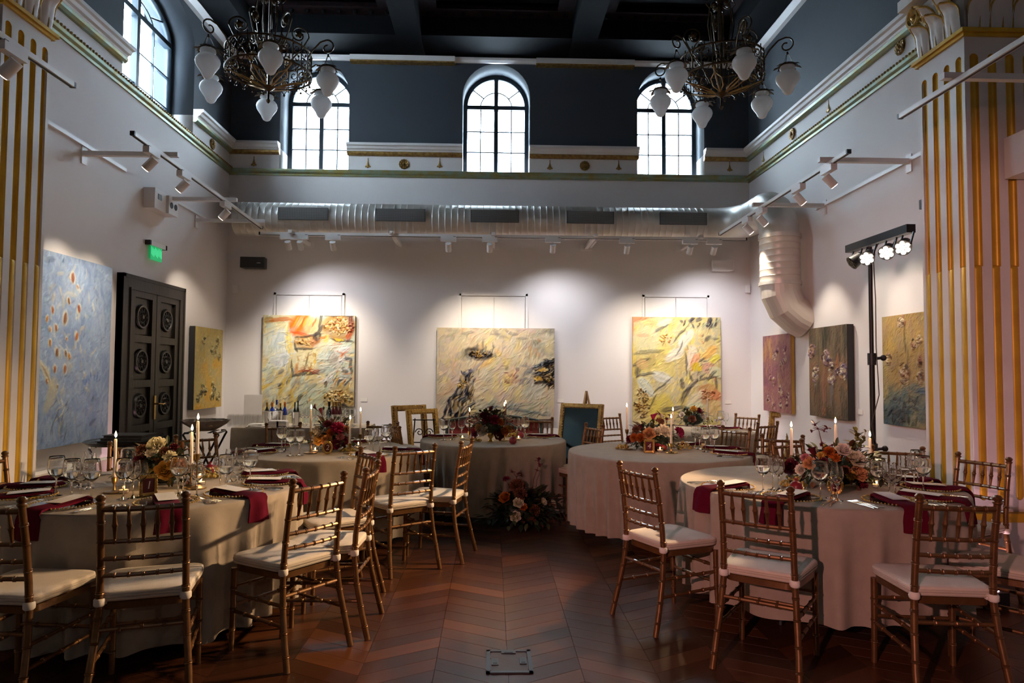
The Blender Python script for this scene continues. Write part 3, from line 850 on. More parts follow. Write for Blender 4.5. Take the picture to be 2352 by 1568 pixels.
# local: y along the wall, x into the room
mb = MB()
for y in (-dw2 + .075, dw2 - .075): mb.box((.033, y, (DH - .15) / 2), (.066, .15, DH - .15))
mb.box((.033, 0, DH - .075), (.066, DW, .15))
mb.build('frame', M['dark_wood'], door, smooth=False)
mb = MB()
for y in (-dw2 + .018, dw2 - .018): mb.box((.036, y, DH / 2), (.072, .036, DH))
mb.box((.036, 0, DH - .018), (.072, DW, .036))
for y in (-dw2 + .142, dw2 - .142): mb.box((.065, y, (DH - .15) / 2), (.03, .02, DH - .15))
mb.box((.065, 0, DH - .142), (.03, DW - .26, .02))
mb.build('frame_moulding', M['dark_wood'], door, smooth=False)
def medallion_mesh():
    mb = MB()
    rot = Matrix(((0, 0, 1), (1, 0, 0), (0, 1, 0)))
    mb.lathe([(0, .030), (.02, .032), (.028, .020), (.045, .018), (.055, .026), (.07, .016), (.095, .014), (.104, .028), (.122, .030), (.132, .012), (.132, 0)], 28, rot=rot)
    for i in range(10):
        a = 2 * PI * i / 10
        mb.ball((.018, .083 * math.cos(a), .083 * math.sin(a)), .017, 6, 4, sc=(.8, 1, 1))
        mb.ball((.022, .04 * math.cos(a), .04 * math.sin(a)), .010, 6, 4)
    return mb.mesh('medallion', M['black_carving'])
M['black_carving'] = mat('blackened_carving', (.010, .010, .010), .42, spec=.5)
ME_MED = medallion_mesh()
lw = (DW - .30) / 2
for s_ in (-1, 1):
    yc = s_ * lw / 2
    lf = MB().box((.012, yc, (DH - .15) / 2), (.024, lw - .006, DH - .15)).build('door_leaf', M['dark_wood'], door, smooth=False)
    # stiles and rails stand proud of recessed panels
    mb = MB()
    for y in (yc - lw / 2 + .05, yc + lw / 2 - .05): mb.box((.044, y, (DH - .15) / 2), (.045, .088, DH - .16))
    zs = [2.03, 1.56, 1.09, .62]
    for z in [2.265, 1.795, 1.325, .855, .385, .06]: mb.box((.044, yc, z), (.044, lw - .1, .075 if z > .1 else .11))
    mb.build('rails', M['dark_wood'], lf, smooth=False)
    for z in zs:
        p_ = MB().box((.028, yc, z), (.014, lw - .20, .37)).build('panel', M['dark_wood'], lf, smooth=False)
        o = link('medallion', ME_MED, lf); o.location = (.033, yc, z)
hd = MB().box((.073, -.0, 1.06), (.012, .038, .26)).build('handle_plate', M['brass'], door, smooth=False)
MB().tube([(.078, 0, 1.10), (.115, 0, 1.10), (.125, .02, 1.10), (.125, .075, 1.092), (.12, .125, 1.10)], .009, 8).build('door_handle', M['brass'], hd)

# ================================================================== PAINTINGS
def fbm(h, w, base, octs=4, seed=0, asp=1.0):
    r = np.random.default_rng(seed); out = np.zeros((h, w)); amp = 1; tot = 0
    for o in range(octs):
        gy, gx = max(2, int(base * 2 ** o * asp)) + 2, max(2, int(base * 2 ** o)) + 2
        g = r.random((gy, gx))
        y = np.linspace(0, gy - 1.001, h); x = np.linspace(0, gx - 1.001, w)
        yi, xi = y.astype(int), x.astype(int); fy, fx = (y - yi)[:, None], (x - xi)[None]
        fy = fy * fy * (3 - 2 * fy); fx = fx * fx * (3 - 2 * fx)
        a = g[yi][:, xi]; b = g[yi][:, xi + 1]; c = g[yi + 1][:, xi]; d = g[yi + 1][:, xi + 1]
        out += amp * ((a * (1 - fx) + b * fx) * (1 - fy) + (c * (1 - fx) + d * fx) * fy); tot += amp; amp *= .55
    out /= tot
    return (out - out.min()) / (out.max() - out.min() + 1e-9)
def lin(h): return np.array(srgb(h))
class Canvas:
    def __init__(s, w, h, aspect, seed):
        s.w, s.h = w, h; s.asp = aspect                     # aspect = width / height in metres
        s.r = np.random.default_rng(seed); s.seed = seed
        s.U, s.V = np.meshgrid((np.arange(w) + .5) / w, (np.arange(h) + .5) / h)
        s.wu = (fbm(h, w, 5, 4, seed + 1) - .5) * .055; s.wv = (fbm(h, w, 5, 4, seed + 2) - .5) * .055
        s.c = np.zeros((h, w, 3)); s.z = np.zeros((h, w))
    def base(s, cols, freq=3, ang=1.0, gradient=None):
        f = fbm(s.h, s.w, freq, 5, s.seed + 5, ang)
        if gradient is not None: f = np.clip(f * .55 + gradient * .45, 0, 1)
        f = (np.argsort(np.argsort(f.ravel())).reshape(f.shape) / f.size) if gradient is None else f
        k = f * (len(cols) - 1); i = np.clip(k.astype(int), 0, len(cols) - 2); t = (k - i)[..., None]
        cs = np.array([lin(x) for x in cols]); s.c = cs[i] * (1 - t) + cs[i + 1] * t
        s.bw = (900, 45, .17)
    def stroke(s, u, v, l, w, ang, col, alpha=.9, soft=.35, relief=.3, warp=1.0, streak=.5):
        """oriented soft-edged dab; l and w are half sizes in units of the canvas width"""
        col = lin(col) if isinstance(col, str) else col
        l *= 1.3; w *= 1.45
        m = max(l, w) * 1.6 + .06
        a0, a1 = max(int((u - m) * s.w), 0), min(int((u + m) * s.w) + 1, s.w)
        mv = m * s.asp
        b0, b1 = max(int((v - mv) * s.h), 0), min(int((v + mv) * s.h) + 1, s.h)
        if a1 <= a0 or b1 <= b0: return
        du = s.U[b0:b1, a0:a1] - u + s.wu[b0:b1, a0:a1] * warp
        dv = (s.V[b0:b1, a0:a1] - v) / s.asp + s.wv[b0:b1, a0:a1] * warp
        ca, sa = math.cos(math.radians(ang)), math.sin(math.radians(ang))
        x = (du * ca - dv * sa) / l; y = (du * sa + dv * ca) / w      # ang counts upwards from the horizontal
        q = np.sqrt(x * x + y * y)
        k = np.clip((1 - q) / soft, 0, 1); k = k * k * (3 - 2 * k)
        st = 1 - streak * (.5 + .5 * np.sin(y * 9 + u * 90 + v * 50)) * .6
        k = k * alpha * st
        s.c[b0:b1, a0:a1] = s.c[b0:b1, a0:a1] * (1 - k[..., None]) + col * k[..., None]
        s.z[b0:b1, a0:a1] += k * relief * (.5 + .5 * np.cos(y * 7))
    def scatter(s, n, ur, vr, lr, wr, ang, jit, pal, alpha=.85, relief=.3, soft=.5, warp=1.0):
        for _ in range(n):
            c = lin(pal[s.r.integers(len(pal))]) * s.r.uniform(.85, 1.12)
            s.stroke(s.r.uniform(*ur), s.r.uniform(*vr), s.r.uniform(*lr), s.r.uniform(*wr), ang + s.r.normal(0, jit), c, s.r.uniform(.6, 1) * alpha, soft, relief, warp)
    def brushwork(s, n, ang=45, jit=35, l=(.014, .04), w=(.004, .009), amt=.16):
        for _ in range(n):
            u, v = s.r.random(), s.r.random()
            c = s.c[min(int(v * s.h), s.h - 1), min(int(u * s.w), s.w - 1)]
            c = np.clip(c * s.r.normal(1, amt) + s.r.normal(0, .018, 3), .004, 1)
            a = ang + s.r.normal(0, jit) * .4 + 1300 * (s.wu[min(int(v * s.h), s.h - 1), min(int(u * s.w), s.w - 1)])
            s.stroke(u, v, s.r.uniform(*l), s.r.uniform(*w), a, c, .85, .6, .35, .5)
    def crust(s, u, v, ru, rv, pal, n=60, size=.014):
        for _ in range(n):
            a, q = s.r.uniform(0, 2 * PI), math.sqrt(s.r.random())
            s.stroke(u + ru * q * math.cos(a), v + rv * q * math.sin(a), s.r.uniform(.5, 1.5) * size, s.r.uniform(.3, .8) * size, s.r.uniform(0, 180), pal[s.r.integers(len(pal))], .95, .5, .9, .4)
    def flower(s, u, v, r, pal, n=16):
        for i in range(n):
            a = s.r.uniform(0, 2 * PI); q = s.r.uniform(.1, .8) * r
            s.stroke(u + q * math.cos(a), v + q * math.sin(a) * s.asp, r * s.r.uniform(.2, .42), r * s.r.uniform(.12, .24), math.degrees(-a) + 90, pal[s.r.integers(len(pal))], .95, .5, 1.0, .3)
def painting(name, label, cv, W, Hh, thick, tf, side_mat, relief=.010, brush=(420, 45, .15), con=1.12):
    """canvas surface as a fine coloured relief on a stretched box; tf: x right, y up, z out of the wall"""
    cv.brushwork(brush[0], brush[1], l=(.010, .026), w=(.0028, .006), amt=brush[2])
    mean = cv.c.mean((0, 1)); cv.c = np.clip(mean + (cv.c - mean) * con, .004, 1)
    root = tag(link(name, None), label, 'painting'); root.matrix_world = tf
    MB().box((0, 0, thick / 2 - .004), (W, Hh, thick - .008)).build('stretcher', side_mat, root, smooth=False)
    h, w = cv.h, cv.w
    x = np.linspace(-W / 2, W / 2, w); y = np.linspace(Hh / 2, -Hh / 2, h)
    X, Y = np.meshgrid(x, y)
    z = np.clip(cv.z, 0, 2.2) * relief
    z[0] = z[-1] = 0; z[:, 0] = z[:, -1] = 0
    co = np.stack([X, Y, z + thick - .004], -1).reshape(-1, 3).astype(np.float32)
    idx = np.arange(h * w).reshape(h, w)
    q = np.stack([idx[1:, :-1], idx[1:, 1:], idx[:-1, 1:], idx[:-1, :-1]], -1).reshape(-1, 4)
    me = bpy.data.meshes.new('painted_canvas')
    me.vertices.add(h * w); me.vertices.foreach_set('co', co.ravel())
    me.loops.add(q.size); me.loops.foreach_set('vertex_index', q.ravel().astype(np.int32))
    me.polygons.add(len(q)); me.polygons.foreach_set('loop_start', np.arange(0, q.size, 4, dtype=np.int32))
    me.polygons.foreach_set('use_smooth', np.ones(len(q), bool))
    ca = me.color_attributes.new('paint', 'FLOAT_COLOR', 'POINT')
    ca.data.foreach_set('color', np.concatenate([np.clip(cv.c * .86, 0, 1), np.ones((h, w, 1))], -1).astype(np.float32).ravel())
    me.update(); me.validate()
    me.materials.append(M['oil_paint'])
    link('painted_canvas', me, root)
    return root
M['oil_paint'] = attr_mat('oil_paint', 'paint', .5, .15, 160)
M['canvas_side'] = mat('canvas_edge', (.42, .36, .26), .8)
M['canvas_dark'] = mat('dark_canvas_edge', (.02, .02, .022), .6)
M['canvas_gold'] = mat('ochre_canvas_edge', (.42, .27, .05), .7)
def back_tf(px0, px1, py0, zb):
    a = PY(px0, py0, WY - .05); b = PY(px1, py0, WY - .05)
    zt = (a.z + b.z) / 2
    return (b.x - a.x), zt - zb, axes_m(((a.x + b.x) / 2, WY - .012, (zt + zb) / 2), (1, 0, 0), (0, 0, 1), (0, -1, 0))
def side_tf(sx, pxa, pya, pxb, pyb, pyba, pybb, gap=.012):
    """picture on a side wall from its upper corners (a left, b right) and lower ends"""
    xw = sx * (WX - .04)
    a = PX(pxa, pya, xw); b = PX(pxb, pyb, xw); a2 = PX(pxa, pyba, xw); b2 = PX(pxb, pybb, xw)
    zt, zb = (a.z + b.z) / 2, (a2.z + b2.z) / 2
    w = abs(a.y - b.y); yc = (a.y + b.y) / 2
    t = (0, 1, 0) if sx < 0 else (0, -1, 0)
    return w, zt - zb, axes_m((sx * (WX - gap), yc, (zt + zb) / 2), t, (0, 0, 1), (-sx, 0, 0))

# --- orange, pale blue and gold abstract (back wall, left)
Wd, Hh, tf = back_tf(605, 816, 724, PY(710, 972, WY).z)
cv = Canvas(210, 250, Wd / Hh, 21)
cv.base(['#c9b98c', '#d8cfa6', '#c2c9b4', '#b9c0b2', '#d6c894', '#cbb88e'], 4)
cv.brushwork(900, 50)
cv.scatter(90, (0, .5), (.5, .95), (.03, .08), (.01, .025), 55, 18, ['#cdbf8b', '#b8c6b4', '#d9b64f', '#a9a69a', '#cfc6a4', '#8f8a80'])
cv.scatter(90, (.45, 1), (.35, .85), (.03, .08), (.01, .025), 30, 30, ['#b9c4b4', '#c9c3b0', '#a8b5ab', '#d0c5b4', '#8e908f', '#d7a36a'])
cv.stroke(.17, .29, .17, .15, 90, '#cdd3c6', .9); cv.stroke(.20, .22, .10, .06, 60, '#bcc6c8', .8); cv.stroke(.22, .40, .13, .07, 20, '#cfcfd4', .8); cv.stroke(.10, .15, .09, .04, 20, '#d3c79e', .8)
cv.scatter(26, (.05, .3), (.15, .45), (.04, .09), (.008, .02), 50, 30, ['#d7dbd4', '#b7c0c6', '#dcd6b8', '#c4ccc2'])
cv.stroke(.29, .25, .16, .030, 95, '#e3c65e', .9); cv.stroke(.31, .40, .16, .020, 88, '#dcc27a', .9)
cv.stroke(.06, .05, .05, .03, 10, '#a98238', .9); cv.stroke(.19, .045, .12, .022, 5, '#bb6a34', .9)
cv.stroke(.41, .08, .13, .105, 60, '#e0742a', 1, .3); cv.stroke(.53, .09, .09, .07, 75, '#cfae7a', .9)
for k in range(8): cv.stroke(.35 + .03 * k, .05 + .008 * (k % 3), .055, .008, 62, ['#eaa53c', '#c9a878', '#e5c06a', '#d5622a'][k % 4], .9)
cv.stroke(.44, .175, .12, .015, -12, '#d8572c', .9)
cv.stroke(.47, .245, .13, .065, 5, '#b98c4c', .95); cv.crust(.45, .24, .10, .035, ['#c9a264', '#a87a3c', '#d0a878'], 40)
cv.stroke(.56, .25, .05, .045, 10, '#b97c54', .9)
cv.stroke(.46, .43, .13, .125, 90, '#d3c69c', .95); cv.stroke(.42, .44, .10, .04, 80, '#dfd5ae', .9); cv.stroke(.53, .44, .11, .035, 84, '#e0d09a', .9)
cv.stroke(.475, .44, .11, .008, 85, '#7b6a48', .9); cv.stroke(.57, .40, .06, .014, 88, '#e0b232', .95); cv.stroke(.38, .51, .07, .016, 80, '#c87a34', .8)
cv.scatter(14, (.38, .58), (.50, .55), (.02, .05), (.008, .014), 5, 20, ['#b4562c', '#d08a3a', '#8c4026'])
cv.stroke(.45, .565, .15, .016, 8, '#554a3e', .95); cv.stroke(.58, .53, .05, .016, 45, '#93543e', .9)
cv.stroke(.83, .11, .20, .115, 5, '#a4793c', .95); cv.crust(.83, .10, .17, .075, ['#c39a4c', '#8a5f2c', '#d7ba78', '#b06a40', '#e6d6a8', '#6f4a26'], 130)
cv.stroke(.97, .06, .10, .022, 90, '#7a3428', .9); cv.stroke(.94, .18, .07, .02, 70, '#b24a2c', .85)
for u, v, l, w, a in ((.62, .06, .09, .014, 78), (.60, .15, .08, .014, 55), (.585, .195, .05, .03, 90), (.50, .19, .13, .010, 10), (.36, .30, .05, .014, 100), (.45, .31, .10, .012, 3), (.86, .225, .13, .012, -4), (.33, .50, .10, .010, 92), (.82, .005, .16, .012, 0)):
    cv.stroke(u, v, l, w, a, '#4c453f', .9)
cv.stroke(.80, .27, .07, .018, 12, '#c9603c', .9); cv.stroke(.91, .33, .07, .016, 60, '#c4623a', .9); cv.stroke(.66, .205, .05, .016, 10, '#d67a2e', .9); cv.stroke(.83, .215, .05, .012, -10, '#e2b83a', .9)
cv.stroke(.66, .27, .10, .022, 70, '#dcc36a', .9)
cv.scatter(22, (.62, .98), (.28, .6), (.05, .1), (.02, .035), 25, 25, ['#c4cfc6', '#d4d2d0', '#bcc7c0', '#d0cbb6'])
cv.stroke(.78, .41, .05, .05, 20, '#a59a8c', .9); cv.stroke(.97, .46, .09, .014, 92, '#565452', .9); cv.stroke(.90, .51, .03, .03, 30, '#4e5456', .9); cv.stroke(.93, .40, .035, .014, 30, '#4c4e50', .9)
for k in range(9): cv.stroke(.80 + .02 * k, .60 + .02 * ((k * 5) % 4), .045, .010, 50 + 8 * (k % 3), ['#5b5552', '#b9823c', '#3f4146', '#c69a4a'][k % 4], .9)
cv.stroke(.30, .60, .06, .018, 60, '#6d6a66', .9); cv.stroke(.21, .65, .03, .012, 30, '#4d4a44', .9); cv.stroke(.53, .69, .08, .016, 40, '#6b5a4c', .85); cv.stroke(.68, .64, .05, .012, 80, '#3f3a36', .9); cv.stroke(.40, .77, .06, .018, 40, '#3f3c3a', .9); cv.stroke(.36, .68, .12, .03, 60, '#9c8f84', .6)
cv.scatter(12, (.2, .36), (.6, .85), (.04, .08), (.012, .02), 62, 10, ['#d9b648', '#c9a848', '#dfc884'])
cv.stroke(.58, .80, .17, .12, 70, '#b6bfa4', .75)
cv.stroke(.84, .76, .18, .09, 8, '#a98a4a', .9); cv.crust(.83, .75, .15, .06, ['#c7a45a', '#8d6c34', '#d8bd80', '#66502c', '#e2cfa0'], 120)
cv.scatter(40, (.78, .99), (.82, .95), (.04, .09), (.006, .014), 25, 30, ['#2f2c2b', '#4a4340', '#211f20', '#6b5c4a'])
cv.scatter(20, (.0, .2), (.78, .95), (.04, .08), (.006, .012), 70, 20, ['#8a6a3a', '#a08050', '#6c5638'])
cv.scatter(60, (.02, .98), (.55, .92), (.015, .04), (.004, .009), 50, 30, ['#5c5a58', '#cfcac2', '#d9b858', '#8d9a94', '#c27a44', '#e2dcc4', '#4a4846'])
cv.scatter(45, (.05, .32), (.12, .5), (.02, .05), (.004, .010), 45, 35, ['#dfe0da', '#b4bfc4', '#e4dcb4', '#9ca4a6'])
cv.scatter(40, (.6, .98), (.3, .62), (.02, .05), (.004, .010), 35, 35, ['#dcd8d0', '#9aa6a2', '#e0d8c0', '#7c807e', '#c88a5c'])
cv.scatter(30, (.38, .58), (.32, .52), (.015, .035), (.004, .009), 80, 25, ['#e6dcb8', '#b88a4c', '#8c6c40', '#dcc898'])
painting('abstract_painting', 'orange, pale blue and gold abstract canvas above the bar table', cv, Wd, Hh, .045, tf, M['canvas_side'], .010, (300, 45, .12), 1.05)

# --- wide cream abstract with dark patches (back wall, middle)
Wd, Hh, tf = back_tf(1004, 1274, 753, PY(1140, 962, WY - .05).z)
cv = Canvas(270, 210, Wd / Hh, 33)
cv.base(['#aaa08c', '#bfb094', '#c8b898', '#c2b09a', '#ccb896', '#b8ab98', '#c6b0a0'], 4)
cv.brushwork(900, 50)
cv.scatter(150, (0, 1), (0, 1), (.03, .08), (.012, .03), 55, 25, ['#cdbb94', '#c0b498', '#d4c07c', '#c9ac98', '#bdb4a4', '#cca888', '#cfc2a8'], .6)
cv.scatter(20, (.35, .7), (.2, .75), (.04, .08), (.02, .03), 60, 25, ['#dcc468', '#d9a95c', '#d6b48e'], .5)
cv.scatter(30, (.05, 1), (0, .12), (.03, .08), (.008, .018), 5, 20, ['#a59c84', '#928a78', '#6d6a64', '#b3a888'], .6)
cv.stroke(.36, .285, .11, .035, -14, '#3e3220', .9); cv.crust(.37, .285, .09, .035, ['#8a6a30', '#4a3820', '#a88848', '#2d2824', '#6c4f24'], 80, .012)
cv.scatter(30, (.27, .5), (.2, .34), (.015, .04), (.004, .010), 50, 30, ['#55534f', '#78746c', '#6c6a72'], .7)
cv.stroke(.24, .30, .035, .05, 90, '#9a9484', .6)
for k in range(210):
    t = cv.r.random(); v = .46 + .54 * t; cu = .27 - .10 * t; hw = .05 + .085 * t
    cv.stroke(cu + cv.r.uniform(-hw, hw), v, cv.r.uniform(.018, .045), cv.r.uniform(.005, .010), 72 + cv.r.normal(0, 14), ['#2a2932', '#45434c', '#24232a', '#8f8a82', '#8a7040', '#b8a47c', '#33323a', '#4c4a54'][cv.r.integers(8)], .85, .5, .6)
cv.crust(.22, .62, .05, .05, ['#b08a3c', '#8c6a30', '#c8a860'], 18, .011)
cv.stroke(.34, .43, .09, .010, 38, '#8e8890', .7); cv.stroke(.30, .47, .06, .012, 20, '#86828c', .7)
for k in range(190):
    t = cv.r.random() ** .8; u = 1 - .16 * t
    cv.stroke(u, .50 + cv.r.uniform(-.17, .15) * (1 - .5 * t), cv.r.uniform(.02, .045), cv.r.uniform(.007, .014), cv.r.normal(20, 35), ['#121010', '#1e1a19', '#2a2624', '#3c3630', '#7c6030', '#a8926c'][cv.r.integers(6)], .9, .5, .8)
cv.scatter(30, (.74, .9), (.4, .62), (.02, .05), (.006, .014), 40, 30, ['#7a7a78', '#8d8a86', '#62646a'], .6)
cv.crust(.90, .47, .035, .02, ['#caa24e', '#d9c08a'], 12, .012); cv.crust(.86, .57, .03, .02, ['#b4883c', '#d0ab60'], 10, .012)
cv.scatter(40, (.35, .95), (.80, .95), (.03, .08), (.010, .022), 20, 25, ['#8d8f88', '#a3a392', '#7c8078', '#98a084'], .6)
cv.stroke(.72, .90, .22, .012, -12, '#6c6f72', .7); cv.stroke(.58, .83, .18, .012, 8, '#8a8c8c', .6); cv.stroke(.82, .68, .09, .05, 30, '#b4b2a2', .7)
cv.scatter(24, (.58, .7), (.42, .6), (.01, .035), (.006, .012), 20, 40, ['#b87a66', '#c89a88', '#54505a', '#d2b0a0', '#8c3a34'], .7)
cv.scatter(20, (.78, .88), (.15, .3), (.015, .04), (.005, .012), 60, 30, ['#8a8468', '#c58a4c', '#6e6c5c'], .6)
painting('abstract_painting', 'wide cream abstract canvas with black patches above the red sofa', cv, Wd, Hh, .04, tf, M['canvas_side'])

# --- yellow and white swirling abstract (back wall, right)
Wd, Hh, tf = back_tf(1453, 1655, 728, PY(1550, 975, WY).z)
cv = Canvas(200, 245, Wd / Hh, 45)
cv.base(['#b9a76c', '#cdbb78', '#d6c67a', '#c8b98c', '#bdb592', '#d4c288', '#c3b078'], 4)
cv.brushwork(900, 50)
cv.scatter(130, (0, 1), (0, 1), (.03, .09), (.012, .028), 40, 40, ['#d8c866', '#cdbd84', '#d5c9a4', '#c2b78c', '#dfd08a', '#b9ad84'], .7)
cv.stroke(.06, .03, .10, .03, 15, '#d78a64', .9); cv.stroke(.015, .14, .12, .016, 90, '#d0805a', .9); cv.stroke(.02, .40, .20, .014, 90, '#d8b83a', .8)
cv.stroke(.17, .22, .14, .13, 80, '#cbc49c', .85); cv.stroke(.18, .33, .16, .02, 10, '#8a8262', .8); cv.stroke(.12, .18, .06, .02, 10, '#cf9878', .6)
cv.crust(.38, .20, .08, .04, ['#c08c3c', '#d4a860', '#b07c48'], 24, .014)
for k in range(34): cv.stroke(.55 + .45 * cv.r.random(), .02 + .09 * cv.r.random(), cv.r.uniform(.02, .05), cv.r.uniform(.008, .018), 65 + cv.r.normal(0, 18), ['#2e2530', '#453a42', '#5e5654', '#c4b580', '#b7b88c'][cv.r.integers(5)], .9, .5, .5)
cv.stroke(.36, .05, .08, .03, 25, '#c2cbb6', .9); cv.stroke(.34, .10, .09, .010, 30, '#6c6a66', .8)
for u, v, l, w, a, c in ((.60, .22, .12, .045, 50, '#d9d6c8'), (.46, .36, .11, .05, 30, '#dad4c4'), (.33, .56, .12, .05, -20, '#d0d0c4'), (.15, .66, .12, .055, -45, '#c6ccc0'), (.66, .38, .13, .045, 75, '#dccdb8'), (.70, .42, .08, .04, 60, '#d89a70'), (.86, .33, .09, .04, 45, '#e0ae5c'), (.92, .40, .08, .03, 50, '#d9cc50'), (.72, .48, .05, .06, 70, '#cdb430'), (.72, .57, .06, .05, 70, '#b9ab90'), (.86, .48, .06, .07, 60, '#cc9c84'), (.95, .52, .05, .07, 70, '#cdd0a8'), (.84, .72, .12, .085, 25, '#b98a58'), (.72, .77, .12, .05, 45, '#d8cfae'), (.95, .74, .05, .06, 60, '#c8825a'), (.30, .84, .16, .11, 55, '#d2c05c'), (.68, .86, .12, .05, 20, '#ccd2ac'), (.90, .86, .10, .06, 45, '#cfb27c')):
    cv.stroke(u, v, l, w, a, c, .9, .35, .4)
for u, v, l, w, a in ((.10, .42, .11, .022, 20), (.06, .50, .08, .025, 80), (.14, .54, .10, .018, 10), (.60, .45, .14, .012, 96), (.66, .56, .06, .012, 110), (.70, .62, .16, .016, 38), (.60, .72, .13, .025, 62), (.45, .85, .15, .028, 8), (.56, .88, .08, .016, 45), (.57, .62, .06, .02, 100), (.55, .17, .12, .010, 45), (.85, .58, .14, .014, 15), (.95, .62, .08, .016, 95), (.90, .55, .08, .018, 50), (.86, .20, .05, .02, 40), (.78, .40, .06, .014, 40), (.52, .30, .10, .008, 60), (.34, .64, .16, .010, 40), (.22, .78, .10, .010, 55)):
    cv.stroke(u, v, l, w, a, '#54504a', .8, .5, .4)
cv.stroke(.11, .44, .05, .05, 20, '#c9a872', .9); cv.crust(.10, .80, .08, .14, ['#8c6a30', '#b08c48', '#4a3a28', '#d0b070', '#6c5026'], 90, .014); cv.crust(.84, .72, .09, .05, ['#a8704c', '#c89c70', '#8c6a3c'], 50, .014)
cv.scatter(30, (.6, 1), (.15, .6), (.015, .035), (.006, .012), 50, 40, ['#7c7460', '#c07a54', '#dfd2a0', '#5e5a50'], .7)
painting('abstract_painting', 'yellow and white swirling abstract canvas right of the mirror', cv, Wd, Hh, .045, tf, M['canvas_side'])

# --- tall blue canvas (left wall)
Wd, Hh, tf = side_tf(-1, 96, 573, 257, 614, 1031, 1004)
cv = Canvas(130, 230, Wd / Hh, 57)
cv.base(['#7f93b4', '#8fa3c0', '#99abc4', '#879cbc', '#a0b0c4', '#8b9fbe'], 4)
cv.brushwork(900, 50)
cv.scatter(120, (0, 1), (0, 1), (.03, .08), (.010, .02), 80, 40, ['#94a8c6', '#8396b8', '#a2b2c8', '#7c90b4'], .5)
cv.scatter(60, (.1, .75), (.05, .75), (.02, .06), (.008, .02), 80, 30, ['#cfc9ae', '#c2c4b8', '#d4d0bc', '#b9ae8c'], .6)
cv.scatter(20, (.3, .8), (.1, .95), (.02, .05), (.008, .02), 80, 30, ['#a39c88', '#8a8f92', '#b5a98c'], .5)
for u, v, s_ in ((.40, .11, 1.6), (.47, .155, .7), (.36, .24, 1.0), (.50, .27, 1.3), (.15, .295, 1.1), (.32, .33, 1.7), (.08, .345, .9), (.20, .385, 1.0), (.12, .395, .8), (.48, .42, 1.3), (.34, .44, .6), (.13, .47, 1.0), (.22, .515, 1.2), (.33, .52, 1.0), (.38, .535, 1.0), (.20, .605, 1.0), (.33, .60, 1.2), (.10, .66, .8), (.24, .69, .6)):
    s_ *= .78; cv.stroke(u, v, .050 * s_, .028 * s_, 95 + cv.r.normal(0, 12), '#d6cfb4', .85, .5, .5, .5)
    cv.stroke(u, v, .036 * s_, .017 * s_, 95 + cv.r.normal(0, 14), ['#a45a34', '#8c3a28', '#b5793c', '#7a4a34'][cv.r.integers(4)], .95, .4, 1.0, .4)
cv.stroke(.08, .62, .14, .03, 125, '#cfc6a2', .8); cv.stroke(.09, .625, .09, .010, 125, '#8a6a44', .8)
for k in range(16): cv.stroke(.30 + cv.r.normal(0, .05), .76 + .012 * k, .05, .005, 70 + cv.r.normal(0, 25), ['#c9c2a4', '#6d7484', '#d8d4c4', '#59606e'][k % 4], .8)
cv.stroke(.16, .73, .12, .05, 70, '#c6bb92', .6); cv.stroke(.30, .90, .08, .02, 85, '#5f6674', .6); cv.stroke(.76, .895, .05, .02, 40, '#5c6a82', .8); cv.stroke(.10, .05, .08, .02, 10, '#5f6c80', .6)
for k in range(10): cv.stroke(.55 + cv.r.uniform(0, .3), .60 + cv.r.uniform(0, .06), .03, .010, 80, '#5876b4', .6)
painting('abstract_painting', 'tall pale blue canvas with small russet petals left of the door', cv, Wd, Hh, .04, tf, M['canvas_side'], .008, (300, 80, .08))

# --- narrow ochre canvas (left wall, right of the door)
Wd, Hh, tf = side_tf(-1, 441, 749, 505, 757, 939, 934)
cv = Canvas(90, 160, Wd / Hh, 69)
cv.base(['#8f8a62', '#a3965c', '#b39c54', '#b0a066', '#c29a3c', '#b98e34', '#b8985a'], 3, gradient=np.linspace(0, 1, 160)[:, None] * np.ones((1, 90)))
cv.brushwork(900, 50)
cv.scatter(60, (0, 1), (0, 1), (.05, .12), (.012, .03), 75, 20, ['#a9a070', '#c2a048', '#9c946a', '#cda83c', '#b0a47c'], .5)
for u, v in ((.28, .15), (.80, .15), (.60, .28), (.72, .25), (.70, .31), (.85, .34), (.22, .82), (.30, .74), (.38, .78), (.66, .73), (.70, .78), (.62, .86), (.14, .88), (.85, .86)):
    cv.flower(u, v, .085, ['#6c6440', '#c8bf94', '#4e4a34', '#b5a878', '#8a7a44'], 14)
painting('abstract_painting', 'narrow ochre and green canvas right of the dark door', cv, Wd, Hh, .075, tf, M['canvas_dark'])

# --- pink canvas (right wall, far)
Wd, Hh, tf = side_tf(1, 1755, 772, 1819, 765, 943, 949)
cv = Canvas(90, 170, Wd / Hh, 71)
cv.base(['#7c4c58', '#8a5860', '#966468', '#8c5c5c', '#a07066', '#865462'], 3, 1.6)
cv.brushwork(900, 50)
cv.scatter(60, (0, 1), (0, 1), (.06, .14), (.014, .03), 82, 14, ['#8c5664', '#7a4858', '#a07474', '#9c6c5c'], .6)
cv.scatter(16, (0, .35), (.05, .5), (.06, .12), (.02, .05), 80, 20, ['#b98444', '#c08a50', '#a87858'], .75)
cv.scatter(20, (.25, .7), (.1, .95), (.06, .12), (.010, .02), 80, 25, ['#b09068', '#a8846c', '#b7986c'], .75)
for u, v in ((.55, .22), (.80, .20), (.45, .28), (.80, .34), (.70, .38), (.30, .55), (.40, .60), (.62, .70), (.70, .78), (.20, .85), (.40, .92), (.65, .92), (.85, .88), (.88, .76)):
    cv.flower(u, v, .085, ['#b9a08c', '#5c2c4c', '#c8b4a0', '#7a4460', '#a07a5c'], 13)
painting('abstract_painting', 'dusty pink canvas with gold edge nearest the far right corner', cv, Wd, Hh, .05, tf, M['canvas_gold'], .010, (250, 82, .10), 1.0)

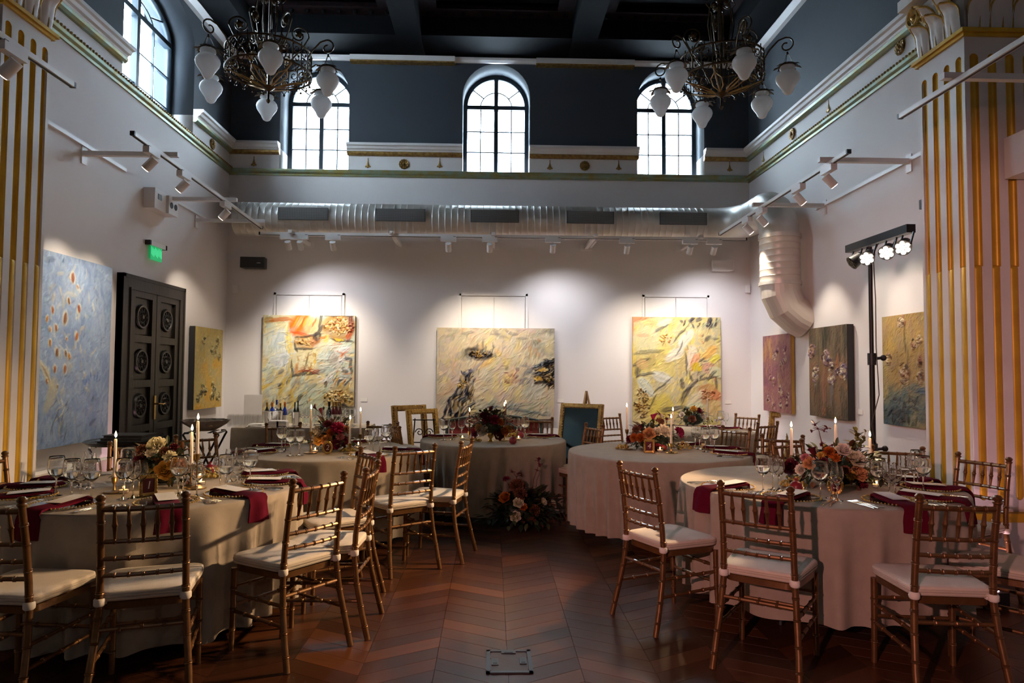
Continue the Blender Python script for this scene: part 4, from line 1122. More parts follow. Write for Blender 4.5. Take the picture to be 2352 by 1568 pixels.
# --- grey brown canvas with white blooms (right wall, middle)
Wd, Hh, tf = side_tf(1, 1866, 756, 1954, 743, 953, 965)
cv = Canvas(100, 190, Wd / Hh, 83)
cv.base(['#4c4438', '#5c5042', '#6c5a46', '#7a6450', '#86684e', '#6c5846', '#54493a'], 3, gradient=(.5 - .5 * np.cos(np.linspace(0, 2 * PI, 190)))[:, None] * np.ones((1, 100)))
cv.brushwork(900, 50)
cv.scatter(40, (0, 1), (0, .33), (.10, .2), (.02, .04), 88, 4, ['#3c3830', '#7c6c54', '#4a443a', '#2e2c28'], .7)
cv.scatter(40, (0, 1), (.6, 1), (.10, .2), (.02, .04), 88, 4, ['#54483a', '#6c5a48', '#4a4034', '#7a5a4a'], .6)
cv.stroke(.45, .45, .22, .14, 80, '#94704e', .7); cv.stroke(.42, .66, .22, .05, 88, '#9c6858', .7); cv.stroke(.62, .68, .2, .035, 88, '#727078', .8); cv.stroke(.16, .58, .12, .03, 88, '#8a8478', .7); cv.stroke(.74, .40, .12, .03, 75, '#a8643c', .7)
cv.stroke(.40, .93, .06, .055, 0, '#94664c', .8)
for u, v, r in ((.10, .27, .13), (.48, .34, .13), (.56, .38, .09), (.62, .43, .07), (.18, .53, .12), (.24, .47, .07), (.62, .55, .12), (.80, .50, .09), (.90, .49, .13)):
    cv.flower(u, v, r, ['#cfc2a8', '#8c6c74', '#dcd2ba', '#6c5a70', '#b08a6c', '#4c3c40'], 18)
painting('abstract_painting', 'grey brown canvas with white blooms left of the light stand pole', cv, Wd, Hh, .075, tf, M['canvas_dark'], .010, (200, 88, .10))

# --- amber canvas with blue grey foot (right wall, behind the light stand)
Wd, Hh, tf = side_tf(1, 2025, 729, 2160, 709, 974, 988)
cv = Canvas(120, 230, Wd / Hh, 95)
g = np.linspace(0, 1, 230)[:, None] * np.ones((1, 120))
cv.base(['#a48a54', '#b0925a', '#b5965c', '#a89264', '#7c806c', '#5c6668', '#4a4f4c'], 3, gradient=np.clip((g - .35) * 1.9, 0, 1))
cv.brushwork(900, 50)
cv.scatter(50, (0, 1), (0, .55), (.05, .12), (.02, .05), 70, 25, ['#b89a58', '#a88e60', '#c2a04c', '#a48a6c', '#b49070'], .55)
cv.scatter(50, (0, 1), (.62, .95), (.05, .12), (.012, .03), 5, 20, ['#54646c', '#6c7c80', '#46525a', '#7c847a', '#5c5c50'], .6)
cv.scatter(50, (0, .6), (.74, .98), (.03, .07), (.010, .025), 40, 40, ['#3a342c', '#4c4438', '#2e2a26', '#6a6250'], .75)
cv.stroke(.42, .20, .16, .018, 92, '#6c5c40', .8); cv.stroke(.46, .5, .25, .012, 90, '#7c6c4c', .6); cv.stroke(.78, .66, .2, .03, 8, '#4c6478', .7)
for u, v, r in ((.36, .07, .09), (.12, .40, .09), (.58, .28, .08), (.66, .24, .06), (.86, .27, .07), (.66, .43, .07), (.88, .42, .07), (.40, .50, .11), (.42, .57, .10), (.66, .56, .09)):
    cv.flower(u, v, r, ['#d0bc94', '#8c7454', '#b8a078', '#5c4c3c', '#c8b49c', '#9a6c54'], 16)
painting('abstract_painting', 'amber canvas with blue grey foot behind the light stand', cv, Wd, Hh, .03, tf, M['canvas_side'])

# small caption cards beside the pictures
for px_, py_, lab in ((836, 918, 'right of the orange painting'), (1287, 920, 'right of the wide cream painting'), (1672, 923, 'right of the yellow painting')):
    p = PY(px_, py_, WY - .001)
    tag(MB().box((0, 0, 0), (.09, .004, .05)).build('caption_card', M['paper'], smooth=False), 'small white caption card on the wall ' + lab, 'card', 'caption cards beside the paintings').location = (p.x, WY - .003, p.z)
for px_, py_, lab in ((1834, 936, 'right of the dusty pink painting'), (1977, 946, 'right of the grey brown painting')):
    p = PX(px_, py_, WX)
    tag(MB().box((0, 0, 0), (.004, .09, .05)).build('caption_card', M['paper'], smooth=False), 'small white caption card on the wall ' + lab, 'card', 'caption cards beside the paintings').location = (WX - .003, p.y, p.z)

# ================================================================== DUCT
M['grille_bar'] = mat('grille_bar_metal', (.22, .21, .20), .5, .3)
duct = thing('ventilation_duct', 'large spiral steel duct along the back wall turning down the right wall', 'duct', (0, 0, 0))
DR = .225
def duct_tube(pts, r, rib=.085, seg=28):
    out, rs = [], []
    pts = [Vector(p) for p in pts]; d = 0; last = 0
    for a, b in zip(pts[:-1], pts[1:]):
        L = (b - a).length; n = max(1, round(L / rib)); t = (b - a) / n
        for k in range(n):
            p = a + t * k
            out += [p, p + t * .10, p + t * .16, p + t * .22]; rs += [r, r, r + .0035, r]
    out.append(pts[-1]); rs.append(r)
    return out, rs
za = 3.52
mb = MB(); p_, r_ = duct_tube([(-3.46, 9.3, za), (2.95, 9.3, za)], DR); mb.tube(p_, r_, 28)
mb.build('horizontal_pipe', M['duct'], duct, angle=60)
mb = MB()
bend = [(2.95, 9.3, za)] + [(2.95 + .5 * math.sin(a), 8.8 + .5 * math.cos(a), za) for a in [PI / 2 * k / 5 for k in range(1, 6)]] + [(3.45, 8.45, za)]
mb.tube(bend, DR, 28)
for q in bend[1:6]:
    pass
bend2 = [(3.45, 8.45, za)] + [(3.45, 8.45 - .42 * math.sin(a), za - .42 + .42 * math.cos(a)) for a in [PI / 2 * k / 5 for k in range(1, 6)]]
mb.tube(bend2, DR, 28)
mb.build('elbow', M['duct'], duct, angle=20)
mb = MB(); p_, r_ = duct_tube([(3.45, 8.03, za - .42), (3.45, 8.03, 2.56)], DR + .004, .075); mb.tube(p_, r_, 28)
mb.build('vertical_pipe', M['duct_paint'], duct, angle=60)
for z0_, z1_ in ((za - .44, za - .39), (2.52, 2.56)):
    MB().tube([(3.45, 8.03, z0_), (3.45, 8.03, z1_)], DR + .019, 28).build('collar', M['duct'], duct, angle=30)
mb = MB(); mb.tube([(3.45, 8.03, 2.55), (3.46, 8.03, 2.42), (3.53, 8.03, 2.26), (3.66, 8.03, 2.15), (3.76, 8.03, 2.10)], [DR + .004, DR + .004, DR, DR, DR], 28)
mb.build('mitred_end_elbow', M['duct_paint'], duct, angle=12)
for px0, px1 in ((640, 753), (863, 977), (1081, 1192), (1301, 1410), (1515, 1623)):
    yg = 9.3 - DR - .002
    a = PY(px0, 476, yg); b = PY(px1, 503, yg)
    g = MB().box(((a.x + b.x) / 2, yg, za + .03), (b.x - a.x, .03, .165)).build('grille', M['grille'], duct, smooth=False)
    mb = MB()
    for k in range(14): mb.box(((a.x + b.x) / 2, yg - .017, za - .042 + k * .0112), (b.x - a.x - .03, .006, .004))
    for k in range(28): mb.box((a.x + .02 + (b.x - a.x - .04) * k / 27, yg - .017, za + .03), (.004, .005, .15))
    tag(mb.build('grille_bars', M['grille_bar'], g, smooth=False), kind='stuff')
for px_ in (905, 1368):
    p = PY(px_, 497, 9.3)
    MB().box((p.x, 9.52, za - .24), (.03, .5, .03)).box((p.x, 9.3, za - .235), (.03, .12, .02)).build('bracket', M['white_metal'], duct, smooth=False)

# ================================================================== LIGHT TRACKS
def track(label, a, b, arms):
    a, b = Vector(a), Vector(b)
    t = thing('light_track', label, 'light track', (0, 0, 0))
    MB().bar(a, b, .036, .034).build('rail', M['white_metal'], t, smooth=False)
    d = (b - a).normalized()
    MB().bar(a - d * .0 + Vector((0, 0, -.019)), b + Vector((0, 0, -.019)), .012, .006).build('conductor_slot', M['black'], t, smooth=False)
    for e, s_ in ((a, -1), (b, 1)):
        MB().bar(e, e + d * s_ * .02, .038, .036).build('end_cap', M['black'], t, smooth=False)
    for (p, q, ax) in arms:
        ar = MB().bar(p, q, .05, .04).build('arm', M['white_metal'], t, smooth=False)
        if ax == 'x':
            MB().box((p[0], p[1], p[2] - .02), (.012, .08, .16)).build('wall_plate', M['white_metal'], ar, smooth=False)
        else:
            MB().box((p[0], p[1], p[2]), (.16, .012, .08)).build('wall_plate', M['white_metal'], ar, smooth=False)
    return t
RL = lambda y: 3.42 - (y - 5.7) * .035           # height of the left rail
XL, XR, YB = -2.97, 3.0, 8.86
track('white light track on arms along the left wall', (XL, 5.66, RL(5.66)), (XL, YB - .05, RL(YB)),
      [((-WX + .006, y, RL(y) + .05), (XL + .08, y, RL(y) + .05), 'x') for y in (6.3, 7.75, 8.7)])
RR = lambda y: 3.345 - (y - 5.6) * .015
track('white light track on arms along the right wall', (XR, 5.6, RR(5.6)), (XR, YB - .05, RR(YB)),
      [((WX - .006, y, RR(y) + .045), (XR - .08, y, RR(y) + .045), 'x') for y in (5.95, 7.5)])
track('white light track in front of the back wall duct', (XL - .02, YB, 3.24), (XR + .35, YB, 3.24),
      [((x, WY - .006, 3.262), (x, YB - .06, 3.262), 'y') for x in (-2.6, -1.30, .02, 1.36, 2.75)])
track('white light track in front of the left pillar', (-2.88, 1.2, 3.42), (-2.88, 4.68, 3.42), [((-4.19, 3.75, 3.46), (-2.80, 3.75, 3.46), 'x')])
track('white light track in front of the right pillar', (3.05, 1.2, 3.40), (3.05, 4.93, 3.40), [((4.19, 4.35, 3.445), (2.97, 4.35, 3.445), 'x')])

def make_spot(head_dir, lit):
    """track spotlight; origin at the rail underside, cylinder head pointing along head_dir"""
    mb = MB().box((0, 0, -.028), (.055, .20, .055)); ad = mb.mesh('adapter', M['white_metal'], smooth=False)
    d = Vector(head_dir).normalized(); c = Vector((0, 0, -.12))
    st = MB().cyl((0, 0, -.05), (0, 0, -.11), .010, 8).mesh('swivel', M['white_metal'])
    hd = MB().tube([c - d * .045, c + d * .075], .038, 16).mesh('lamp_head', M['white_metal'], angle=50)
    ln = MB().tube([c + d * .0745, c + d * .078], .031, 16).mesh('lens', M['spot_on'] if lit else M['black'])
    cp = MB().box((0, -.08, -.004), (.05, .03, .02)).mesh('clip', M['black'], smooth=False)
    return (('adapter', ad), ('swivel', st), ('lamp_head', hd), ('lens', ln), ('clip', cp))
SPOTS = {'l': make_spot((-.75, .0, -.8), True), 'r': make_spot((.75, 0, -.8), True), 'b': make_spot((.75, 0, -.8), True)}
def spot(loc, kind, label, group, aim=None, power=0, size=60, blend=.7, col=WARM):
    t = thing('track_spotlight', label, 'spotlight', loc, PI / 2 if kind == 'b' else 0, group)
    for nm, me in SPOTS[kind]:
        link(nm, me, t)
    if power:
        l = Vector(loc)
        a = Vector(aim)
        d = (a - l).normalized()
        add_light('track_spot_beam', 'SPOT', l + Vector((0, 0, -.14)) + d * .12, power, col, a, spot_size=math.radians(size), spot_blend=blend, shadow_soft_size=.02)
GL, GR, GB = 'spotlights on the left track', 'spotlights on the right track', 'spotlights on the back track'
ORD = ('nearest', 'second nearest', 'third nearest', 'fourth nearest', 'farthest')
def on_rail(px, X, zf):
    d = ray(px, 400); y = X * d.y / d.x
    return (X, y, zf(y) - .018)
for k, (px_, aim, pw) in enumerate(((347, (-WX, 6.0, 1.5), 70), (423, (-WX, 6.35, 1.4), 60), (520, (-WX, 8.75, 1.55), 60))):
    spot(on_rail(px_, XL, RL), 'l', 'white cylinder spotlight, %s on the left wall track' % ORD[k], GL, aim, pw, 62)
for k, (px_, aim, pw) in enumerate(((1903, (WX, 5.9, 1.3), 48), (1833, (WX, 6.3, 1.3), 44), (1748, (WX, 7.35, 1.3), 62), (1715, (WX, 8.55, 1.3), 62))):
    spot(on_rail(px_, XR, RR), 'r', 'white cylinder spotlight, %s on the right wall track' % ORD[k], GR, aim, pw, 62)
BSP = ((662, None), (690, (-2.60, WY, .60)), (765, (-2.45, WY, .60)), (1030, (.0, WY, .60)), (1125, (.12, WY, .60)), (1270, None), (1440, (2.52, WY, .60)), (1585, (2.62, WY, .60)), (1640, None))
BNM = ('first from the left', 'second from the left', 'third from the left', 'fourth from the left', 'in the middle', 'fourth from the right', 'third from the right', 'second from the right', 'first from the right')
for k, (px_, aim) in enumerate(BSP):
    x = PY(px_, 545, YB).x
    spot((x, YB, 3.222), 'b', 'small white spotlight %s on the back track' % BNM[k], GB, aim or (x + (.55 if k == 0 else .25 if k == 5 else .2), WY, 1.5), 78 if aim else 50, 98 if aim else 125, 1.0, WARM if aim else (.92, .93, 1.0))  # heads without an aim carry an added wide beam filling the wall between pictures
spot((-2.88, 4.1, 3.40), 'l', 'white spotlight on the track before the left pillar', 'spotlight before the left pillar')

# ================================================================== WALL FITTINGS
def wall_thing(name, label, cat, p, sx=None):
    return thing(name, label, cat, p)
p = PX(354, 465, -WX); t = thing('emergency_light', 'white twin-lens emergency light box high on the left wall', 'emergency light', (-WX, p.y, p.z))
MB().box((.06, -.10, .0), (.12, .26, .22)).build('housing', M['white_metal'], t, smooth=False)
hb = MB().box((.075, .14, -.01), (.15, .22, .20)).build('lamp_box', M['white_metal'], t, smooth=False)
for y in (.09, .19): MB().cyl((.149, y, -.01), (.154, y, -.01), .035, 14).build('lens', M['black'], hb)
MB().box((.122, -.12, .03), (.005, .08, .06)).build('panel', M['grille'], t, smooth=False)
p = PX(353, 563, -WX); t = thing('exit_sign', 'green glowing emergency exit sign above the dark door', 'sign', (-WX, p.y, p.z))
MB().box((.03, 0, .0), (.05, .36, .045)).build('housing', M['white_metal'], t, smooth=False)
for y in (-.18, .18): MB().box((.03, y, .0), (.056, .03, .05)).build('end_cap', M['black'], t, smooth=False)
pl = MB().box((.03, 0, -.10), (.006, .25, .15)).build('acrylic_plate', M['green_glow'], t, smooth=False)
mb = MB()
for k in range(9): mb.box((.034, -.11 + k * .0275, -.075 - .01 * (k % 3)), (.002, .007, .085))
mb.build('light_streaks', emit('green_streak', (.10, .85, .40), .7), pl, smooth=False)
p = PY(584, 604, WY - .1); t = thing('wall_speaker', 'black wedge-shaped wall speaker left of the back wall', 'speaker', (p.x, WY, p.z))
MB().prism([(-.15, -.02), (.15, -.02), (.165, -.17), (-.165, -.19)], -.075, .075).build('cabinet', M['black'], t, smooth=False)
MB().prism([(-.155, -.190), (.155, -.171), (.155, -.176), (-.155, -.196)], -.065, .065).build('grille', M['grille_black'] if 'grille_black' in M else M['black'], t, smooth=False)
MB().box((.09, -.186, -.01), (.05, .006, .010), rz=.06).build('badge', M['chrome'], t, smooth=False)
p = PY(1658, 610, WY - .1); t = thing('wall_speaker', 'white wedge-shaped wall speaker near the right corner', 'speaker', (p.x, WY, p.z))
MB().prism([(-.13, -.02), (.13, -.02), (.155, -.16), (-.155, -.16)], -.075, .075).build('cabinet', M['white_metal'], t, smooth=False)
MB().box((0, -.163, 0), (.28, .006, .13)).build('grille', M['white'], t, smooth=False)
for px_, lab in ((542, 'left'), (1716, 'right')):
    p = PY(px_, 664, WY); t = thing('motion_detector', 'small white motion detector near the %s corner of the back wall' % lab, 'detector', (p.x, WY, p.z))
    MB().prism([(-.035, 0), (.035, 0), (.028, -.05), (-.028, -.05)], -.055, .055).build('housing', M['white_metal'], t, smooth=False)
    MB().box((0, -.050, -.01), (.035, .008, .05)).build('lens', M['paper'], t, smooth=False)
p = PX(2125, 470, WX - .1)
t = thing('wall_bracket', 'small black bracket on the right wall beside the pillar', 'bracket', (WX, p.y, p.z))
MB().prism([(0, -.05), (-.12, -.05), (-.12, .05), (0, .05)], -.03, .05).build('body', M['black'], t, smooth=False)
t = thing('air_unit', 'white wall-mounted air unit beside the right pillar flutes', 'air unit', (3.97, 4.74, 3.06))
MB().box((0, 0, 0), (.42, .2, .30)).build('housing', M['white_metal'], t, smooth=False)
MB().box((0, -.09, -.155), (.40, .03, .02)).build('flap', M['white'], t, smooth=False)
a = PX(107, 1060, -WX); b = PX(228, 1052, -WX)
t = thing('radiator_cover', 'low cream radiator cover below the tall blue painting', 'radiator cover', (-WX + .03, 6.1, 0))
MB().box((.05, 0, .30), (.10, 1.25, .60)).build('body', M['cream_board'], t, smooth=False)
MB().box((.06, 0, .615), (.12, 1.29, .03)).build('top', M['cream_board'], t, smooth=False)

# ================================================================== LIGHT BAR ON A STAND
LX, LY, LZ = 3.22, 5.68, 2.585
st = thing('light_stand', 'black light stand before the right wall', 'light stand', (LX, LY, 0))
MB().cyl((0, 0, .12), (0, 0, 1.62), .022, 12).build('pole', M['black_metal'], st)
MB().cyl((0, 0, 1.60), (0, 0, LZ - .03), .017, 12).build('upper_pole', M['black_metal'], st)
for z, n_ in ((1.60, 1), (.84, 2)):
    c_ = MB().cyl((0, 0, z - .05), (0, 0, z + .05), .034, 12).build('collar', M['black'], st)
    MB().cyl((.0, 0, z), (.07, -.03, z + .01), .012, 8).ball((.08, -.034, z + .01), .026, 8, 6).build('knob', M['black'], c_)
for k in range(3):
    a = 2 * PI * k / 3 + .5
    lg = MB().bar((0, 0, .62), (.40 * math.cos(a), .40 * math.sin(a), .02), .022, .012).build('leg', M['black_metal'], st, smooth=False)
    MB().ball((.40 * math.cos(a), .40 * math.sin(a), .015), .016, 8, 5).build('rubber_foot', M['black'], lg)
MB().tube([(.02, -.01, LZ - .05), (.03, -.02, 2.1), (.022, -.03, 1.7), (.035, -.04, 1.3), (-.03, -.03, 1.05), (.03, -.03, .8), (.02, -.04, .3)], .004, 6).build('cable', M['black'], st)
lb = thing('light_bar', 'black bar of four round stage lamps on the light stand', 'stage light', (LX, LY, LZ), 0)
a = PX(1950, 576, LX); b = PX(2093, 541, LX)
ya, yb = a.y - LY, b.y - LY
MB().box((0, (ya + yb) / 2, .01), (.07, abs(ya - yb), .065)).build('crossbar', M['black_metal'], lb, smooth=False)
for k, (px_, py_, on) in enumerate(((1960, 598, 0), (1992, 592, 1), (2037, 584, 1), (2075, 578, 1))):
    q = PX(px_, py_, LX - .06); y = q.y - LY
    aim = Vector((-.55, -.60, -.42)).normalized() if on else Vector((-.85, .1, -.6)).normalized()
    c_ = Vector((-.06, y, -.135))
    hd = MB().tube([c_ - aim * .09, c_ + aim * .02], [.045, .062], 16).build('lamp_head', M['black'], lb, angle=50)
    MB().bar((-.02, y - .07, -.03), (-.05, y - .07, -.13), .012).bar((-.02, y + .07, -.03), (-.05, y + .07, -.13), .012).build('yoke', M['black_metal'], hd, smooth=False)
    t1 = aim.orthogonal().normalized(); t2 = aim.cross(t1)
    mb = MB()
    for i in range(7):
        o_ = Vector() if i == 0 else (t1 * math.cos(i * PI / 3) + t2 * math.sin(i * PI / 3)) * .037
        mb.tube([c_ + aim * .02 + o_, c_ + aim * .026 + o_], .016, 10)
    mb.build('lens', M['lamp_on'] if on else M['black_metal'], hd)
    if on:
        wp = Vector((LX, LY, LZ)) + c_ + aim * .06
        tgt = ((-1.9, 4.2, .4), (-1.0, 4.6, .2), (-.6, 3.6, 0))[k - 1]
        add_light('stage_lamp_beam', 'SPOT', wp, (480, 480, 330)[k - 1], (1.0, .66, .37), tgt, spot_size=math.radians(38), spot_blend=.4, shadow_soft_size=.035)
for k in range(3): MB().tube([(-.02, yb + .16 + .25 * k, -.03), (-.03, yb + .20 + .25 * k, -.09), (-.03, yb + .26 + .25 * k, -.10), (-.02, yb + .31 + .25 * k, -.03)], .004, 6).build('cable_loop', M['black'], lb)
# coloured floor uplights washing the walls
def uplight(loc, aim, label, col, pw):
    t = thing('uplight', label, 'uplight', loc)
    MB().box((0, 0, .05), (.16, .16, .10)).build('housing', M['black'], t, smooth=False)
    MB().cyl((0, 0, .10), (0, 0, .104), .06, 16).build('lens', emit('uplight_lens', col, 4), t)
    add_light('uplight_beam', 'SPOT', (loc[0], loc[1], .13), pw, col, aim, spot_size=math.radians(75), spot_blend=.8, shadow_soft_size=.05)
PK = (1.0, .56, .66)
uplight((-3.45, 6.75, 0), (-3.75, 6.75, 1.2), 'small black uplight on the floor below the blue painting', PK, 14)
uplight((1.35, 9.5, 0), (1.35, 9.75, 1.3), 'small black uplight on the floor behind the mirror', PK, 7)
uplight((-1.45, 9.5, 0), (-1.45, 9.75, 1.2), 'small black uplight on the floor behind the bar end', (.80, .78, 1.0), 6)
uplight((3.2, 4.35, 0), (3.75, 4.87, 1.3), 'small black uplight on the floor before the right pillar', PK, 14)
uplight((3.45, 8.9, 0), (3.75, 8.9, 1.0), 'small black uplight in the far right corner', PK, 6)

# ================================================================== CHANDELIERS
def shade_mesh():
    prof = [(.060, .262), (.066, .262), (.070, .240), (.060, .222), (.058, .216), (.085, .200), (.104, .172), (.109, .148), (.101, .116), (.078, .080), (.058, .050), (.047, .024), (.034, .003), (.016, -.007), (0, -.009)]
    mb = MB(); mb.lathe(prof, 24); return mb.mesh('lamp_shade', M['opal'], angle=60)
ME_SHADE = shade_mesh()
mb = MB()
for i in range(14):
    a = 2 * PI * i / 14; c_, s_ = math.cos(a), math.sin(a); k = .9 + .25 * (i % 2)
    mb.add([(.066 * c_ - .02 * s_, .066 * s_ + .02 * c_, .270), (.066 * c_ + .02 * s_, .066 * s_ - .02 * c_, .270), (.098 * k * c_ + .016 * s_, .098 * k * s_ - .016 * c_, .262), (.115 * k * c_, .115 * k * s_, .245), (.098 * k * c_ - .016 * s_, .098 * k * s_ + .016 * c_, .262)], [(0, 1, 2, 3, 4)])
mb.lathe([(.052, .262), (.072, .262), (.072, .280), (.052, .280)], 20, closed=True)
ME_CROWN = mb.mesh('leaf_crown', M['bronze'])
mb = MB()
for i in range(3):
    a = 2 * PI * i / 3 + .4; mb.tube([(.062 * math.cos(a), .062 * math.sin(a), .275), (.012 * math.cos(a), .012 * math.sin(a), .385)], .003, 5)
mb.lathe([(0, .375), (.012, .38), (.010, .40), (0, .41)], 8)
mb.cyl((0, 0, .20), (0, 0, .275), .016, 8)
ME_HANG = mb.mesh('hanger', M['bronze'])
def chandelier(label, loc, rot, ztop):
    ch = thing('chandelier', label, 'chandelier', loc, rot)
    # origin: centre of the lower ring
    MB().tube([(0, 0, -.14), (0, 0, ztop - loc[2])], .013, 8).lathe([(0, -.30), (.012, -.29), (.02, -.27), (.010, -.25), (.012, -.18), (.05, -.15), (.062, -.135), (.03, -.12), (0, -.11)], 14).build('stem', M['bronze'], ch)
    R_ = .40
    for z in (0, .20):
        MB().tube([(R_ * math.cos(2 * PI * i / 48), R_ * math.sin(2 * PI * i / 48), z) for i in range(48)], .010, 6, loop=True).build('ring', M['bronze'], ch)
    # filigree band between and below the rings
    mb = MB()
    for i in range(24):
        a0 = 2 * PI * i / 24
        def on(da, z, r=R_): return (r * math.cos(a0 + da), r * math.sin(a0 + da), z)
        mb.tube([on(0, -.03), on(0, .235)], .006, 5)
        for sgn in (-1, 1):
            pts = []
            for k in range(13):
                t = k / 12; an = sgn * (PI / 2 + 2 * PI * 1.2 * t); rr = .055 * (1 - .75 * t)
                pts.append(on(.11 + math.cos(an) * rr / R_, .10 + sgn * .045 + math.sin(an) * rr))
            mb.tube(pts, .005, 4)
        for k in range(3):
            mb.ball(on(.03 + .07 * k, .03 + .05 * ((i + k) % 3)), .011, 6, 4)
        mb.tube([on(.02, -.005, R_), on(.10, -.05, R_ - .01), on(.20, -.005, R_)], .005, 4)
        mb.ball(on(.10, -.062, R_ - .01), .013, 6, 4)
    tag(mb.build('filigree_band', M['bronze'], ch), kind='stuff')
    for i in range(6):
        a = 2 * PI * i / 6 + PI / 6; c_, s_ = math.cos(a), math.sin(a)
        def P3(r, z, w=0): return (r * c_ - w * s_, r * s_ + w * c_, z)
        mb = MB()
        mb.tube([P3(.04, -.14), P3(.16, -.10), P3(.30, -.045), P3(R_, 0)], .008, 5)
        for sg in (-1, 1):
            mb.tube([P3(.05, -.135), P3(.14, -.11, sg * .045), P3(.24, -.075, sg * .05), P3(.31, -.04, 0)], .006, 5)
        mb.tube([P3(.31 + .045 * (1 - t / 14 * .7) * math.cos(t * .6), .02 + .045 * (1 - t / 14 * .7) * math.sin(t * .6)) for t in range(15)], .006, 5)
        mb.build('bowl_rib', M['gilt'], ch)
        # tall upright scroll above the ring
        mb = MB()
        pts = [P3(.14, .02), P3(.20, .16), P3(.32, .32), P3(.37, .42)]
        for t in range(18):
            an = -.1 + t * .42; rr = .095 * (1 - t / 18 * .72)
            pts.append(P3(.275 + rr * math.cos(an), .43 + rr * math.sin(an)))
        mb.tube(pts, .008, 5)
        mb.ball(P3(.275, .44), .032, 8, 5)
        for t in range(5): mb.ball(P3(.275 + .03 * math.cos(t * 1.26), .44 + .03 * math.sin(t * 1.26)), .015, 6, 4)
        mb.build('upright_scroll', M['bronze'], ch)
        mb = MB()
        pts = [P3(.03, .22), P3(.10, .36), P3(.13, .55), P3(.11, .72)]
        for t in range(16):
            an = PI * .0 + t * .42; rr = .075 * (1 - t / 16 * .72)
            pts.append(P3(.05 + rr * math.cos(an) + .02, .76 + rr * math.sin(an)))
        mb.tube(pts, .007, 5); mb.ball(P3(.07, .76), .026, 8, 5)
        mb.build('inner_scroll', M['bronze'], ch)
    for i in range(6):
        a = 2 * PI * i / 6; c_, s_ = math.cos(a), math.sin(a)
        def P3(r, z, w=0): return (r * c_ - w * s_, r * s_ + w * c_, z)
        pts = [P3(R_, .02), P3(R_, .12), P3(R_ + .05, .20), P3(.53, .275), P3(.59, .29)]
        for t in range(16):
            an = PI / 2 - t * .45; rr = .075 * (1 - t / 16 * .8)
            pts.append(P3(.60 + rr * math.cos(an), .215 + rr * math.sin(an)))
        MB().tube(pts, .008, 6).build('arm', M['bronze'], ch)
        for nm, me in (('lamp_shade', ME_SHADE), ('leaf_crown', ME_CROWN), ('hanger', ME_HANG)):
            o = link(nm, me, ch); o.location = P3(.61, -.255); o.rotation_euler = (0, 0, a)
    return ch
chandelier('bronze scrollwork chandelier with six frosted lamps on the left', (-2.19, 6.62, 4.37), -PI / 2 + .34, 6.4)
chandelier('bronze scrollwork chandelier with six frosted lamps on the right', (2.25, 6.55, 4.36), -PI / 2, 6.4)
# ================================================================== CHAIRS
def bamboo(mb, pts, r, nodes=(), seg=8, taper=1.0, nb=.0032):
    """tube along pts with raised bamboo rings at the given fractions of its length"""
    pts = [Vector(p) for p in pts]
    cum = [0]
    for a, b in zip(pts[:-1], pts[1:]): cum.append(cum[-1] + (b - a).length)
    L = cum[-1]
    def at(d):
        d = min(max(d, 0), L)
        for i in range(len(cum) - 1):
            if d <= cum[i + 1] + 1e-9:
                t = (d - cum[i]) / max(cum[i + 1] - cum[i], 1e-9); return pts[i].lerp(pts[i + 1], t)
        return pts[-1]
    ds = [(c, 0) for c in cum]
    for n in nodes:
        d = n * L
        ds += [(d - .007, 0), (d - .004, nb), (d, nb * .35), (d + .004, nb), (d + .007, 0)]
    ds.sort()
    P_, R_ = [], []
    for d, e in ds:
        if P_ and (at(d) - P_[-1]).length < 5e-4: continue
        P_.append(at(d)); R_.append(r * (1 + (taper - 1) * d / L) + e)
    mb.tube(P_, R_, seg)
POST = [(.205, -.285, 0), (.196, -.250, .14), (.182, -.215, .30), (.172, -.198, .44), (.169, -.203, .56), (.168, -.222, .72), (.167, -.255, .905)]
def post_at(z):
    for a, b in zip(POST[:-1], POST[1:]):
        if a[2] <= z <= b[2]:
            t = (z - a[2]) / (b[2] - a[2]); return tuple(a[i] + (b[i] - a[i]) * t for i in range(3))
    return POST[-1]
def seat_outline(g=0.0, n=6):
    c = [(-.172 - g, -.185 - g), (.172 + g, -.185 - g), (.205 + g, .190 + g), (-.205 - g, .190 + g)]
    rad = [.05, .05, .075, .075]; out = []
    for i in range(4):
        p, a, b = Vector(c[i]), Vector(c[i - 1]), Vector(c[(i + 1) % 4])
        d1, d2 = (a - p).normalized(), (b - p).normalized()
        for k in range(n):
            t = k / (n - 1); q0 = p + d1 * rad[i]; q1 = p + d2 * rad[i]
            out.append(q0 * (1 - t) ** 2 + p * 2 * t * (1 - t) + q1 * t * t)
    return out
def loft(mb, loops):
    n = len(loops[0]); b = []
    vs_ = [p for lp in loops for p in lp]
    fs = [(j * n + i, j * n + (i + 1) % n, (j + 1) * n + (i + 1) % n, (j + 1) * n + i) for j in range(len(loops) - 1) for i in range(n)]
    fs += [tuple(reversed(range(n))), tuple((len(loops) - 1) * n + i for i in range(n))]
    mb.add(vs_, fs)
